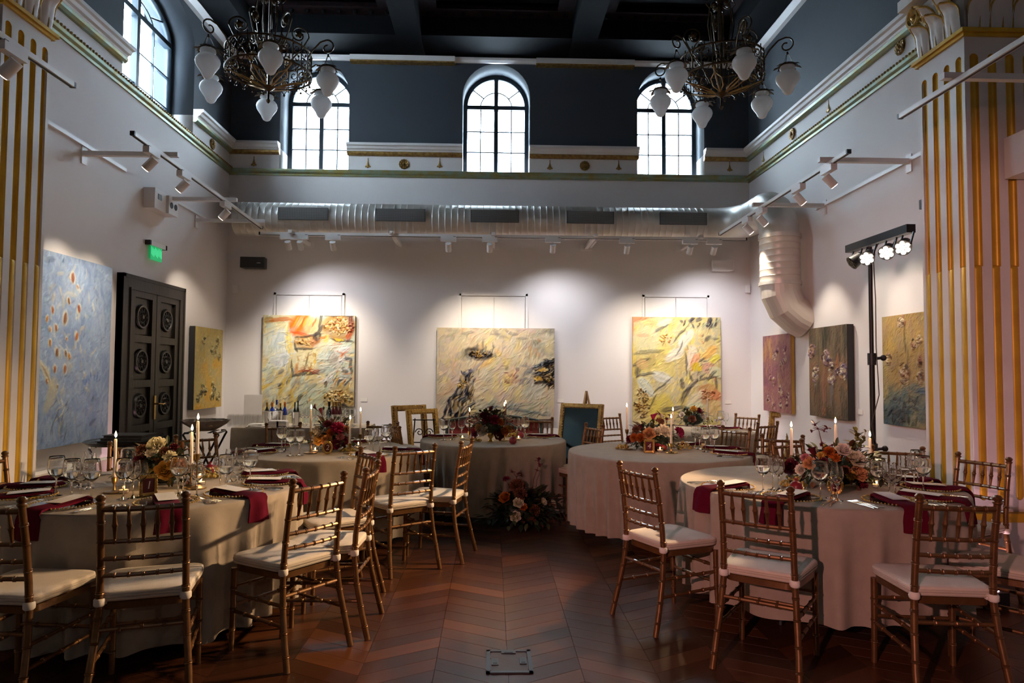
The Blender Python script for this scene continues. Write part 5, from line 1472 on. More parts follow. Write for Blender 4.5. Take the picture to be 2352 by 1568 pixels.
def chair_meshes():
    P_ = []
    mb = MB(); loft(mb, [[(p.x, p.y, z) for p in seat_outline(g)] for z, g in ((.418, -.012), (.422, -.002), (.452, .0), (.457, -.006))])
    P_.append(('seat_frame', mb.mesh('seat_frame', M['chair'])))
    mb = MB()
    lv = [(.458, .0), (.462, .010), (.472, .012), (.474, .006), (.476, .012), (.486, .013), (.488, .007), (.490, .012), (.498, .011), (.503, .004), (.506, -.03), (.508, -.10)]
    loft(mb, [[(p.x, p.y, z) for p in seat_outline(g)] for z, g in lv])
    P_.append(('cushion', mb.mesh('cushion', M['cushion'], angle=75)))
    for s_ in (-1, 1):
        x, y, z = post_at(.463)
        mb = MB(); mb.lathe([(.019, -.016), (.024, -.010), (.024, .012), (.020, .017)], 12, (s_ * x, y, z)); mb.box((s_ * (x - .012), y + .02, z + .002), (.03, .03, .026))
        P_.append(('cushion_tie', mb.mesh('cushion_tie', M['tie'])))
        mb = MB()
        bamboo(mb, [(s_ * p[0], p[1], p[2]) for p in POST], .0165, (.08, .20, .33, .44, .56, .68, .80, .90), 10, .92)
        mb.lathe([(.013, 0), (.020, .006), (.020, .012), (.014, .016), (.020, .024), (.021, .032), (.013, .042), (0, .045)], 10, (s_ * POST[-1][0], POST[-1][1], POST[-1][2] - .012))
        P_.append(('back_post', mb.mesh('back_post', M['chair'])))
        mb = MB(); bamboo(mb, [(s_ * .190, .182, .43), (s_ * .190, .186, .22), (s_ * .192, .192, 0)], .0165, (.25, .5, .75), 10, .85)
        P_.append(('front_leg', mb.mesh('front_leg', M['chair'])))
    SX = [-.112, -.056, 0, .056, .112]
    def rail(z, nodes, r):
        x, y, _ = post_at(z); mb = MB()
        pts = [(x * (2 * k / 8 - 1), y - .014 * math.sin(PI * k / 8), z) for k in range(9)]
        bamboo(mb, pts, r, nodes, 8); return mb.mesh('back_rail', M['chair'])
    nd = tuple((.167 + s_) / .334 for s_ in SX)
    for z, r in ((.872, .0125), (.728, .0105), (.652, .0105), (.578, .0105)):
        P_.append(('back_rail', rail(z, nd, r)))
    for s_ in SX:
        _, y1, _ = post_at(.872); _, y2, _ = post_at(.728); b = .014 * math.cos(s_ / .167 * PI / 2)
        mb = MB(); a, c = Vector((s_, y2 - b, .730)), Vector((s_, y1 - b, .868))
        mb.tube([a.lerp(c, t) for t in (0, .12, .3, .46, .49, .52, .56, .8, 1)], [.0055, .007, .0085, .0105, .013, .013, .0105, .008, .006], 8)
        P_.append(('spindle', mb.mesh('spindle', M['chair'])))
    def st(a, b, nodes, r=.0095):
        mb = MB(); bamboo(mb, [a, b], r, nodes, 8); return mb.mesh('stretcher', M['chair'])
    x, y, _ = post_at(.345); P_.append(('stretcher', st((-x, y, .345), (x, y, .345), (.25, .5, .75))))
    for z in (.33, .235): P_.append(('stretcher', st((-.19, .187, z), (.19, .187, z), (.25, .5, .75))))
    for s_ in (-1, 1):
        for z in (.30, .205):
            x, y, _ = post_at(z); P_.append(('stretcher', st((s_ * x, y, z), (s_ * .19, .187, z), (.25, .5, .75))))
    return P_
CHAIR = chair_meshes()
chair0 = thing('banquet_chair', 'x', 'chair')
cush = None
for nm, me in CHAIR:
    o = link(nm, me, cush if nm == 'cushion_tie' else chair0)
    if nm == 'cushion': cush = o
TABLES = {}
TC = {'1': (-2.08, 4.36, .87), '2': (-1.45, 6.30, .82), '5': (.03, 7.31, .77), '3': (2.13, 4.45, .86), '4': (1.54, 6.26, .82), '6': (2.50, 8.45, .75)}
first_chair = [True]
GCH = {'1': 'chairs around table one', '2': 'chairs around table two', '3': 'chairs around table three', '4': 'chairs around table four', '5': 'chairs at the middle round table', '6': 'chairs around the far right table'}
def chair(px, py, rot, tno, label, y=None, push=True):
    c = PZ(px, py, .93) if y is None else Vector((ray(px, 900).x / ray(px, 900).y * y, y, 0))
    r = math.radians(rot)
    f = Vector((-math.sin(r), math.cos(r)))
    tx, ty, tr = TC[tno]
    v = Vector((c.x - tx, c.y - ty)); need = tr + (.45 if v.length > tr + .33 else .30)
    if push and v.length < need: v = v.normalized() * need; c = Vector((tx + v.x, ty + v.y, 0))
    loc = (c.x + f.x * .255, c.y + f.y * .255, 0)
    if first_chair[0]:
        first_chair[0] = False; chair0.location = loc; chair0.rotation_euler = (0, 0, r); chair0['label'] = label; chair0['group'] = GCH[tno]
        return chair0
    return clone(chair0, loc, r, label, GCH[tno])
GC = 'bronze bamboo-style chair, ivory cushion, '
chair(331, 1135, 17, '1', GC + 'back to the viewer, left foreground')
chair(-35, 1142, -6, '1', GC + 'cut by the left edge, left foreground')
chair(734, 1092, 54, '1', GC + 'frontmost on the aisle side of the front left table')
chair(855, 1066, 88, '1', GC + 'edge-on, second along the aisle, front left table')
chair(810, 1033, 122, '1', GC + 'third along the aisle, far side of front left table')
chair(8, 1045, -112, '1', GC + 'at the left edge beyond the front left table')
chair(327, 1024, 208, '1', GC + 'behind the flowers of the front left table')
chair(492, 995, 226, '2', GC + 'before the shell tray stand')
chair(954, 1022, 36, '2', GC + 'back to the aisle, nearest side of the bar-side table')
chair(1072, 1009, 77, '2', GC + 'turned edge-on between the bar-side table and the sweetheart table')
chair(667, 985, 205, '2', GC + 'far side of the bar-side table, in front of the bar', 7.05)
chair(848, 984, 168, '2', GC + 'far side of the bar-side table, below the orange painting', 7.05)
chair(927, 976, -66, '5', GC + 'in front of the gilt picture frames')
chair(1325, 973, 114, '5', GC + 'in front of the tall leaning mirror')
chair(1226, 970, 165, '5', GC + 'in front of the right end of the red sofa', 8.12)
chair(1462, 1067, -64, '3', GC + 'left of the front right table, seen from the side')
chair(1733, 1112, -36, '3', GC + 'back to viewer, casting its shadow on the front right table')
chair(2201, 1138, -7, '3', GC + 'right foreground, front of the front right table')
chair(2257, 1045, 112, '3', GC + 'in front of the right pillar', push=False)
chair(2406, 1110, 40, '3', GC + 'cut by the right edge, seat only in view', 3.40)
chair(1796, 1002, 160, '3', GC + 'just left of the middle candle of the front right table', 6.02)
chair(1819, 1021, 204, '3', GC + 'directly behind the leftmost candle of the front right table', 5.30)
chair(2030, 1028, 150, '3', GC + 'behind the front right table beside the light stand')
chair(1667, 986, 121, '4', GC + 'between the pleated table and the far right table', 6.78)
chair(1745, 967, 30, '6', GC + 'nearest side of the far right table')
chair(1466, 951, -150, '6', GC + 'behind the pleated table, left of the far right table', 8.75)
chair(1716, 954, 130, '6', GC + 'behind the far right table, below the pink painting', 9.0)

# ================================================================== TABLES
TZ = .755
def cloth_mesh(R, hem, nf, seed, m, famp=.125):
    rg = np.random.default_rng(seed)
    seg = 288; mb = MB()
    ph = [rg.uniform(0, 2 * PI) for _ in range(4)]
    def fold(a, d):
        w = a + .10 * math.sin(3 * a + ph[0]) + .06 * math.sin(5 * a + ph[1])
        f = .5 + .5 * math.cos(nf * w + ph[2])
        return (f ** 1.9) * (.78 + .18 * math.sin(2 * a + ph[3]) + .12 * math.sin(7 * a + ph[1]))
    rows = [(0.02, TZ), (R * .5, TZ), (R * .85, TZ), (R - .012, TZ), (R - .003, TZ - .003), (R + .001, TZ - .012)]
    vs_ = []
    for r, z in rows:
        for i in range(seg): a = 2 * PI * i / seg; vs_.append((r * math.cos(a), r * math.sin(a), z))
    dr = [.03, .06, .10, .15, .21, .28, .36, .44, .52, .60, (TZ - hem)]
    for d in dr:
        k = d / (TZ - hem)
        for i in range(seg):
            a = 2 * PI * i / seg
            r = R + .003 - .055 * k ** .8 + famp * (k ** .7) * fold(a, d)
            z = TZ - .012 - d * (1 - .0) + (0.012 + .018 * math.sin(a * 2 + ph[0]) if d == dr[-1] else 0)
            vs_.append((r * math.cos(a), r * math.sin(a), z))
    n = len(rows) + len(dr)
    fs = [tuple(range(seg))] + [(j * seg + i, (j + 1) * seg + i, (j + 1) * seg + (i + 1) % seg, j * seg + (i + 1) % seg) for j in range(n - 1) for i in range(seg)]
    mb.add(vs_, fs)
    me = mb.mesh('tablecloth', m, angle=180)
    return me
def round_table(no, x, y, R, hem, nf, label, clabel, m='cloth', seed=1):
    t = thing('round_table', label, 'table', (x, y, 0), 0, 'round banquet tables')
    MB().lathe([(0, TZ - .04), (R - .02, TZ - .04), (R - .012, TZ - .035), (R - .012, TZ - .010), (R - .02, TZ - .006), (0, TZ - .006)], 48).build('table_top', M['wood'], t)
    for k in range(4):
        a = PI / 4 + k * PI / 2; q = .55 * R
        MB().cyl((q * math.cos(a), q * math.sin(a), TZ - .04), (1.25 * q * math.cos(a), 1.25 * q * math.sin(a), 0), .016, 8).build('leg', M['black_metal'], t)
    c = tag(link('tablecloth', cloth_mesh(R, hem, nf, seed, M[m], .105 if nf < 30 else .06), None, (x, y, 0)), clabel, 'tablecloth', 'draped round tablecloths')
    TABLES[no] = (x, y, R)
round_table('1', -2.08, 4.36, .87, .07, 25, 'round table numbered 1 under taupe linen, left foreground', 'taupe linen cloth on the left foreground table numbered 1', seed=3)
round_table('2', -1.45, 6.30, .82, .08, 24, 'round table numbered 2 under taupe linen, before the bar', 'taupe linen cloth on the table numbered 2 before the bar', seed=4)
round_table('5', .03, 7.31, .77,   .06, 34, 'round sweetheart table with dark candles before the red sofa', 'taupe linen cloth on the middle table with dark candles', seed=5)
round_table('3', 2.13, 4.45, .86, .13, 23, 'round table numbered 3 under pale linen, right foreground', 'pink-lit linen cloth on the right foreground table numbered 3', seed=6)
round_table('4', 1.54, 6.26, .82, .12, 40, 'round table numbered 4 with closely pleated linen cloth', 'closely pleated taupe cloth on the table numbered 4', seed=7)
round_table('6', 2.50, 8.45, .75, .06, 22, 'round table under tan linen below the yellow painting', 'tan linen cloth on the far right table', 'cloth_tan', seed=8)
TN = {'1': 'front left table', '2': 'bar-side table', '3': 'front right table', '4': 'pleated right table', '5': 'middle table', '6': 'far right table'}

# ---- place settings
mb = MB(); mb.lathe([(0, .002), (.10, .002), (.13, .008), (.160, .012), (.158, .015), (.128, .011), (.10, .005), (0, .005)], 32)
ME_CHARGER = mb.mesh('plate', M['plate'])
mb = MB()
for i in range(56):
    a = 2 * PI * i / 56; mb.ball((.160 * math.cos(a), .160 * math.sin(a), .014), .0058, 5, 3)
ME_BEADS = mb.mesh('beaded_rim', M['gilt_bright'])
def napkin_mesh(seed, tail):
    rg = np.random.default_rng(seed); mb = MB()
    path = [(.135, .020), (.138, .030), (.128, .036), (.08, .032), (.02, .027), (-.05, .025), (-.12, .026), (-.165, .027)]
    if tail: path += [(-.198, .022), (-.212, .004), (-.219, -.03), (-.223, -.060), (-.227, -.090), (-.229, -.108 - .03 * rg.random())]
    else: path += [(-.175, .022), (-.172, .016)]
    nx = 8; vs_ = []
    sk = rg.uniform(-.03, .03)
    for j, (y, z) in enumerate(path):
        k = j / (len(path) - 1)
        w = .056 + (.012 * math.sin(k * 3) if not tail else .014 * k * k)
        for i in range(nx + 1):
            u = i / nx * 2 - 1
            wav = .004 * math.sin(u * 4 + seed + k * 5) * (2.5 if z < 0 else .6)
            vs_.append((u * w + sk * k, y - (.010 * (1 - u * u) if z < 0 else 0) + wav * (1 if z < 0 else 0), z + (wav if z >= 0 else 0) - .007 * u * u * (z >= 0)))
    fs = [(j * (nx + 1) + i, j * (nx + 1) + i + 1, (j + 1) * (nx + 1) + i + 1, (j + 1) * (nx + 1) + i) for j in range(len(path) - 1) for i in range(nx)]
    b = len(vs_)
    # underside gives the folded linen its thickness
    off = []
    for j, (y, z) in enumerate(path):
        for i in range(nx + 1):
            p = vs_[j * (nx + 1) + i]
            off.append((p[0] * .98, p[1] + (.010 if z < 0 else 0), p[2] - (.010 if z >= 0 else .0)))
    fs += [tuple(reversed([q + b for q in f])) for f in fs]
    for j in range(len(path) - 1):
        for i in (0, nx):
            a, c = j * (nx + 1) + i, (j + 1) * (nx + 1) + i
            fs.append((a, c, c + b, a + b))
    for j in (0, len(path) - 1):
        for i in range(nx):
            a = j * (nx + 1) + i; fs.append((a, a + 1, a + 1 + b, a + b))
    mb.add(vs_ + off, fs)
    return mb.mesh('napkin', M['napkin'], angle=60)
ME_NAP = [napkin_mesh(k, True) for k in range(4)]
mb = MB()
n_ = 6
mb.add([(x, .125 - .20 * j / n_, .0375 - .0075 * (j / n_) + dz) for dz in (0, .0012) for j in range(n_ + 1) for x in (-.049, .049)],
       [(2 * j, 2 * j + 1, 2 * j + 3, 2 * j + 2) for j in range(n_)] + [(14 + 2 * j, 14 + 2 * j + 2, 14 + 2 * j + 3, 14 + 2 * j + 1) for j in range(n_)])
ME_MENU = mb.mesh('menu_card', M['paper'])
def handle(mb, y0, y1):
    mb.tube([(0, y0, .004), (0, y0 + .02, .005), (0, (y0 + y1) / 2, .006), (0, y1, .004)], [.0075, .0065, .004, .0035], 6, flat=.45)
mb = MB(); handle(mb, -.10, .03); mb.tube([(0, .03, .004), (0, .045, .004), (0, .06, .0055), (0, .072, .007)], [.0035, .010, .0125, .0118], 6, flat=.22)
for k in range(4): mb.tube([(-.0096 + .0064 * k, .07, .007), (-.0096 + .0064 * k, .10, .0075), (-.0096 + .0064 * k, .115, .004)], [.0017, .0016, .001], 4)
ME_FORK = mb.mesh('fork', M['silver'])
mb = MB(); handle(mb, -.11, .0); mb.prism([(-.004, 0), (.006, 0), (.009, .04), (.008, .09), (.001, .115), (-.004, .10)], .003, .0052)
ME_KNIFE = mb.mesh('knife', M['silver'])
FORK_N = ('outer', 'middle', 'inner')
def place(no, px, py, desc, simple=False, skew=0.0):
    x, y, R = TABLES[no]
    p = PZ(px, py, TZ); th = math.atan2(p.y - y, p.x - x)
    rz = th + PI / 2
    r0 = R - .195
    o = Vector((x + r0 * math.cos(th), y + r0 * math.sin(th), TZ + .001))
    tn = '%s, %s' % (desc, TN[no])
    c = thing('charger_plate', 'glass charger with gold beaded rim, ' + tn, 'plate', o, rz, 'glass charger plates')
    link('plate', ME_CHARGER, c); link('beaded_rim', ME_BEADS, c)
    tag(link('napkin', ME_NAP[random.randrange(4)], None, o, rz + skew), 'burgundy napkin draped off the edge, ' + tn, 'napkin', 'burgundy napkins')
    tag(link('menu_card', ME_MENU, None, o, rz + skew), 'white menu card on napkin, ' + tn, 'card', 'menu cards')
    X = Vector((math.cos(rz), math.sin(rz), 0)); Y = Vector((-math.sin(rz), math.cos(rz), 0))
    for k in range(2 if simple else 3):
        tag(link('fork', ME_FORK, None, o + X * (-.242 + .027 * k) + Y * (-.03 + random.uniform(-.01, .01)), rz + random.uniform(-.08, .08)), '%s silver fork, %s' % (FORK_N[k], tn), 'fork', 'silver forks')
    for k in range(2):
        tag(link('knife', ME_KNIFE, None, o + X * (.195 + .028 * k) + Y * (-.03 + random.uniform(-.01, .01)), rz + random.uniform(-.06, .06)), '%s silver knife, %s' % (('inner', 'outer')[k], tn), 'knife', 'silver knives')
for a in ((155, 1160, 'left front setting'), (385, 1160, 'setting behind the foreground chair'), (560, 1138, 'front aisle setting'), (645, 1110, 'middle aisle setting'), (635, 1088, 'far aisle setting'), (-30, 1150, 'nearer left edge setting'), (-5, 1122, 'farther left edge setting'), (125, 1102, 'far left setting')):
    place('1', *a, skew=random.uniform(-.25, .25))
for a in ((600, 1040, 'left setting'), (618, 1025, 'far left setting'), (720, 1016, 'far middle setting'), (820, 1018, 'far right setting'), (845, 1047, 'near setting with hanging napkin'), (948, 1036, 'aisle setting')):
    place('2', *a, simple=True, skew=random.uniform(-.2, .2))
for a in ((990, 1003, 'left setting'), (1252, 1003, 'right setting')):
    place('5', *a, simple=True)
for a in ((1650, 1122, 'left setting behind a chair back'), (1805, 1152, 'left front setting'), (2052, 1154, 'front middle setting'), (2190, 1154, 'front right setting'), (2205, 1127, 'setting before the pillar'), (2125, 1104, 'far right setting'), (1990, 1082, 'far middle setting')):
    place('3', *a, skew=random.uniform(-.25, .25))
for a in ((1688, 1044, 'near right setting with hanging napkin'), (1692, 1031, 'right setting'), (1600, 1020, 'far right setting')):
    place('4', *a, simple=True)
for a in ((1680, 985, 'near setting with hanging napkin'), (1665, 978, 'far setting')):
    place('6', *a, simple=True)

# ---- glasses
def goblet(h, rb, water, foot=.034):
    zb = h * .46
    bowl = [(.006, zb - .004), (rb * .55, zb + .010), (rb * .85, zb + .028), (rb, zb + .050), (rb * .99, zb + .068), (rb * .90, h - .02), (rb * .82, h), (rb * .80, h), (rb * .88, h - .02), (rb * .965, zb + .066), (rb * .975, zb + .050), (rb * .82, zb + .029), (rb * .5, zb + .013), (0, zb + .003)]
    parts = [('bowl', MB().lathe(bowl, 20).mesh('bowl', M['glass'], angle=80)),
             ('stem', MB().lathe([(0, .001), (foot, .001), (foot, .003), (.012, .007), (.0045, .018), (.0038, zb * .6), (.0045, zb - .01), (.008, zb)], 16).mesh('stem', M['glass'], angle=80))]
    if water:
        zt = zb + .052
        parts.append(('water', MB().lathe([(0, zb + .004), (rb * .48, zb + .014), (rb * .80, zb + .030), (rb * .955, zb + .048), (rb * .962, zt), (0, zt)], 20).mesh('water', M['water'], angle=60)))
    return parts
GOB = {'w': goblet(.225, .046, True), 'g': goblet(.212, .040, False), 's': goblet(.195, .036, False)}
FL = [('bowl', MB().lathe([(.004, .09), (.018, .12), (.026, .17), (.032, .235), (.031, .235), (.025, .17), (.016, .122), (0, .095)], 16).mesh('bowl', M['glass'], angle=80)), ('stem', MB().lathe([(0, .001), (.032, .001), (.032, .003), (.004, .02), (.0035, .07), (.006, .092)], 14).mesh('stem', M['glass'], angle=80))]
GOB['f'] = FL
KN = {'w': 'stemmed glass half full of water', 'g': 'empty stemmed wine glass', 's': 'small empty wine glass', 'f': 'slim empty champagne flute'}
ORDN = ('first', 'second', 'third', 'fourth', 'fifth', 'sixth', 'seventh', 'eighth', 'ninth', 'tenth')
def glasses(no, cluster, lst):
    for k, (px, py, kind) in enumerate(sorted(lst)):
        p = PZ(px, py, TZ)
        t = thing('wine_glass', '%s, %s in %s, %s' % (KN[kind], ORDN[k], cluster, TN[no]), 'glass', (p.x, p.y, TZ + .001), random.uniform(0, 6), 'glasses on the ' + TN[no])
        for nm, me in GOB[kind]: link(nm, me, t)
glasses('1', 'the left cluster', [(128, 1139, 'w'), (163, 1148, 'w'), (184, 1149, 'g'), (209, 1149, 'w'), (181, 1118, 'g'), (203, 1122, 'g')])
glasses('1', 'the middle cluster', [(283, 1146, 'w'), (305, 1144, 'g'), (323, 1142, 's'), (292, 1108, 'w')])
glasses('1', 'the cluster before the candles', [(409, 1138, 'w'), (420, 1133, 'g'), (452, 1142, 's')])
glasses('1', 'the right cluster', [(505, 1128, 'g'), (518, 1133, 'w'), (545, 1130, 'g'), (574, 1115, 'w'), (530, 1106, 'g'), (552, 1102, 'g')])
glasses('2', 'the left cluster', [(647, 1038, 'w'), (655, 1034, 'g'), (667, 1047, 'w'), (688, 1046, 'w')])
glasses('2', 'the right cluster', [(848, 1043, 'w'), (857, 1042, 'g'), (872, 1038, 'g'), (886, 1032, 'w'), (896, 1030, 's')])
glasses('5', 'the left cluster', [(1019, 1011, 'w'), (1038, 1010, 'g'), (1060, 1007, 'g'), (1078, 1006, 'w'), (1094, 1000, 'f')])
glasses('5', 'the right cluster', [(1170, 1000, 'f'), (1187, 1005, 'g'), (1196, 1004, 'g'), (1206, 1007, 'w')])
glasses('3', 'the left cluster', [(1753, 1130, 'w'), (1776, 1125, 'g'), (1789, 1127, 's')])
glasses('3', 'the front cluster', [(1884, 1149, 'w'), (1910, 1145, 'g'), (1923, 1150, 's')])
glasses('3', 'the right cluster', [(2018, 1142, 'w'), (2043, 1147, 'g'), (2057, 1148, 's'), (2080, 1124, 'g'), (2100, 1122, 'g'), (2108, 1113, 'w'), (2121, 1132, 'w')])
glasses('4', 'the cluster beside the grapes', [(1597, 1030, 'g'), (1607, 1032, 'g'), (1620, 1038, 'w'), (1632, 1027, 'g'), (1641, 1037, 'w')])
glasses('6', 'the cluster beside the flowers', [(1646, 986, 'g'), (1656, 984, 'w'), (1667, 986, 'g')])

# ---- candles
def taper_mesh(h, m, r=.011):
    return MB().lathe([(0, 0), (r, 0), (r * .72, h * .97), (r * .55, h - .002), (0, h)], 12).mesh('candle_body', m)
mb = MB(); mb.lathe([(0, 0), (.0055, .007), (.0068, .015), (.0045, .027), (0, .040)], 10); ME_FLAME = mb.mesh('flame', M['flame'])
ME_WICK = MB().cyl((0, 0, -.004), (0, 0, .012), .0012, 5).mesh('wick', M['black'])
def holder_mesh(h, m):
    return MB().lathe([(0, 0), (.055, 0), (.058, .004), (.055, .009), (.02, .011), (.009, .016), (.006, .03), (.0055, h - .045), (.012, h - .035), (.016, h - .022), (.017, h), (.0125, h), (.0125, h - .02), (0, h - .02)], 18).mesh('candle_holder', m, angle=50)
def taper(no, px, base_y, flame_y, cup_y, label, hm='brass_old', wax='wax', lit=True, fl=1.1):
    """candle of true height: base_y, cup_y and flame_y are its foot, holder cup and wick in the photo"""
    p = PZ(px, base_y, TZ)
    zc = PY(px, cup_y, p.y).z; zf = PY(px, flame_y, p.y).z
    hh = max(zc - TZ, .03)
    tag(link('candle_holder', holder_mesh(hh, M[hm]), None, (p.x, p.y, TZ + .001)), 'brass holder under the ' + label.replace('lit ', '', 1), 'candle holder', 'brass candle holders')
    t = thing('taper_candle', label, 'candle', (p.x, p.y, TZ + hh - .018), 0, 'taper candles')
    L = max(zf - (TZ + hh - .018), .05)
    link('candle_body', taper_mesh(L, M[wax]), t)
    link('wick', ME_WICK, t, (0, 0, L))
    if lit:
        o = link('flame', ME_FLAME, t, (0, 0, L + .006))
        d = add_light('candle_glow', 'POINT', (p.x, p.y, TZ + hh + L + .03), fl, (1.0, .62, .28), shadow_soft_size=.015)
taper('1', 262, 1131, 1007, 1095, 'lit ivory candle on the left side of the front left table')
taper('1', 451, 1122, 966, 1042, 'tall lit ivory candle behind the glasses of the front left table')
taper('1', 438, 1118, 991, 1066, 'shorter lit ivory candle beside the flowers of the front left table')
taper('2', 713, 1041, 941, 991, 'lit ivory candle left of the flowers on the bar-side table')
taper('2', 827, 1028, 946, 997, 'lit ivory candle farthest right on the bar-side table')
taper('2', 803, 1041, 965, 1018, 'lit ivory candle touching the flowers on the bar-side table')
taper('5', 1078, 1010, 946, 990, 'lit dark burgundy candle left of the middle flowers', wax='wax_dark')
taper('5', 1158, 1012, 934, 985, 'lit dark burgundy candle right of the middle flowers', wax='wax_dark')
taper('5', 1161, 1003, 928, 983, 'lit dark burgundy candle behind its neighbour, right of the middle flowers', wax='wax_dark')
taper('3', 1819, 1104, 983, 1045, 'lit white candle at the left of the front right table flowers')
taper('3', 1921, 1112, 974, 1056, 'tallest lit white candle in the middle of the front right table')
taper('3', 2000, 1108, 1005, 1076, 'lit white candle at the right of the front right table flowers')
taper('4', 1440, 1032, 936, 986, 'lit ivory candle at the left of the pleated table')
taper('4', 1546, 1026, 945, 1000, 'lit ivory candle behind the front one on the pleated table')
taper('4', 1542, 1040, 962, 1018, 'lit ivory candle at the front of the pleated table', 'brass')
taper('6', 1626, 979, 915, 958, 'unlit grey candle beside the far right flowers', wax='wax_grey', lit=False)

GT = [('cup', MB().lathe([(0, .002), (.026, .002), (.030, .042), (.028, .042), (.025, .006), (0, .006)], 16).mesh('cup', M['glass'], angle=60)),
      ('wax', MB().lathe([(0, .006), (.024, .006), (.025, .022), (0, .022)], 14).mesh('wax', M['wax'])),
      ('flame', MB().lathe([(0, .022), (.005, .028), (.006, .034), (0, .048)], 8).mesh('flame', M['glow']))]
for no, px, py, lab in (('1', 284, 1133, 'left of the number frame on the front left table'), ('1', 461, 1114, 'beside the grapes on the front left table'), ('2', 724, 1040, 'left of the number frame on the bar-side table'), ('2', 823, 1026, 'below the right candle on the bar-side table'), ('5', 1062, 1010, 'left of the flowers on the middle table'), ('5', 1191, 1011, 'right of the pomegranate on the middle table'), ('3', 1843, 1134, 'beside the pomegranate on the front right table'), ('3', 2014, 1120, 'right of the flowers on the front right table'), ('4', 1516, 1038, 'right of the number frame on the pleated table')):
    p = PZ(px, py, TZ)
    t = thing('tealight', 'glass tealight burning ' + lab, 'tealight', (p.x, p.y, TZ + .001), 0, 'glass tealights')
    for nm, me in GT: link(nm, me, t)
    add_light('tealight_glow', 'POINT', (p.x, p.y, TZ + .05), .25, (1.0, .55, .22), shadow_soft_size=.01)

# ---- table number frames
def number_frame(no, px, py, digit, oval, label, tilt=-.0):
    p = PZ(px, py, TZ); rz = math.atan2(p.x, p.y) * -1 + tilt
    t = thing('number_frame', label, 'table number', (p.x, p.y, TZ + .001), rz, 'gilt table number frames')
    hw, hh = (.040, .052) if oval else (.043, .056)
    n = 32
    def ring(k, z, sq):
        out = []
        for i in range(n):
            a = 2 * PI * i / n
            if sq:
                c_, s_ = math.cos(a), math.sin(a); m_ = max(abs(c_), abs(s_)); out.append((hw * k * c_ / m_, z, hh * k * s_ / m_ + .060))
            else: out.append((hw * k * math.cos(a), z, hh * k * math.sin(a) + .060))
        return out
    mb = MB(); sq = not oval
    lps = [ring(1.08, .004, sq), ring(1.10, -.004, sq), ring(.98, -.012, sq), ring(.72, -.008, sq), ring(.70, .0, sq)]
    vs_ = [q for l in lps for q in l]
    mb.add(vs_, [(j * n + i, j * n + (i + 1) % n, (j + 1) * n + (i + 1) % n, (j + 1) * n + i) for j in range(4) for i in range(n)])
    for i in range(20):
        a = 2 * PI * i / 20; c_, s_ = math.cos(a), math.sin(a); m_ = max(abs(c_), abs(s_)) if sq else 1
        mb.ball((hw * .98 * c_ / m_, -.008, hh * .98 * s_ / m_ + .060), .007, 6, 4)
    mb.bar((0, .004, .07), (0, .05, .002), .02, .004)
    mb.build('frame', M['gilt_bright'], t)
    mb = MB(); lp = ring(.74, -.003, sq); mb.add(lp, [tuple(range(n))]); cd = mb.build('card', M['number_card'], t, smooth=False)
    o = link('numeral', text_mesh('numeral', digit, .062, .0006, M['number_ink'], .15), cd); o.location = (0, -.0045, .060); o.rotation_euler = (PI / 2, 0, 0)
number_frame('1', 340, 1139, '1', False, 'square ornate gilt frame reading one, front left table', .25)
number_frame('2', 752, 1044, '2', True, 'oval gilt frame reading two on the bar-side table')
number_frame('3', 1919, 1138, '3', True, 'oval gilt frame reading three on the front right table')
number_frame('4', 1491, 1040, '4', False, 'square gilt frame reading four on the pleated table')
# ================================================================== FLOWERS AND FRUIT
def look(n):
    n = Vector(n).normalized(); return n.to_track_quat('Z', 'Y').to_matrix()
def petal(mb, c, rot, az, r0, tilt, w, l, cup, mi=0):
    """one cupped petal standing at radius r0, tilted outward"""
    vs_ = []
    for j in range(4):
        v = j / 3
        for i in range(4):
            u = i / 3 * 2 - 1
            ww = w * math.sin(PI * (.22 + .62 * v)) * u
            out = r0 + l * v * math.sin(tilt) + (.10 * l if j == 3 else 0) - cup * (1 - u * u) * 0
            up = l * v * math.cos(tilt)
            out -= cup * u * u * l * .5
            p = Vector((out * math.cos(az) - ww * math.sin(az), out * math.sin(az) + ww * math.cos(az), up))
            vs_.append(Vector(c) + rot @ p)
    mb.add(vs_, [(j * 4 + i, j * 4 + i + 1, (j + 1) * 4 + i + 1, (j + 1) * 4 + i) for j in range(3) for i in range(3)], mi)
def rose(r, seed):
    rg = random.Random(seed); mb = MB(); I = Matrix.Identity(3)
    mb.ball((0, 0, r * .35), r * .33, 8, 5)
    for k, (n, rr, t, l) in enumerate(((3, .10, .05, .95), (4, .20, .18, .95), (5, .30, .40, .92), (6, .40, .70, .85), (6, .46, 1.05, .75))):
        for i in range(n):
            petal(mb, (0, 0, 0), I, 2 * PI * i / n + k * .7 + rg.uniform(-.15, .15), r * rr, t, r * (.34 + .09 * k), r * l, .5)
    return mb
def ruffle(r, seed, n=46):
    """carnation, dahlia or chrysanthemum head"""
    rg = random.Random(seed); mb = MB()
    for i in range(n):
        k = (i + .5) / n; az = i * 2.39996; el = k * 1.45
        c = Vector((math.sin(el) * math.cos(az), math.sin(el) * math.sin(az), math.cos(el) * .8)) * r * .35
        rot = look((math.sin(el) * math.cos(az), math.sin(el) * math.sin(az), math.cos(el)))
        petal(mb, c, rot, rg.uniform(0, 6.28), .0, .25, r * .26, r * .68, .4)
    return mb
def ranunculus(r, seed):
    mb = MB(); rg = random.Random(seed); I = Matrix.Identity(3)
    for k in range(6):
        n = 5 + k
        for i in range(n): petal(mb, (0, 0, 0), I, 2 * PI * i / n + k * .5, r * (.06 + .10 * k), .06 + .17 * k, r * (.22 + .05 * k), r * (.92 - .05 * k), .6)
    return mb
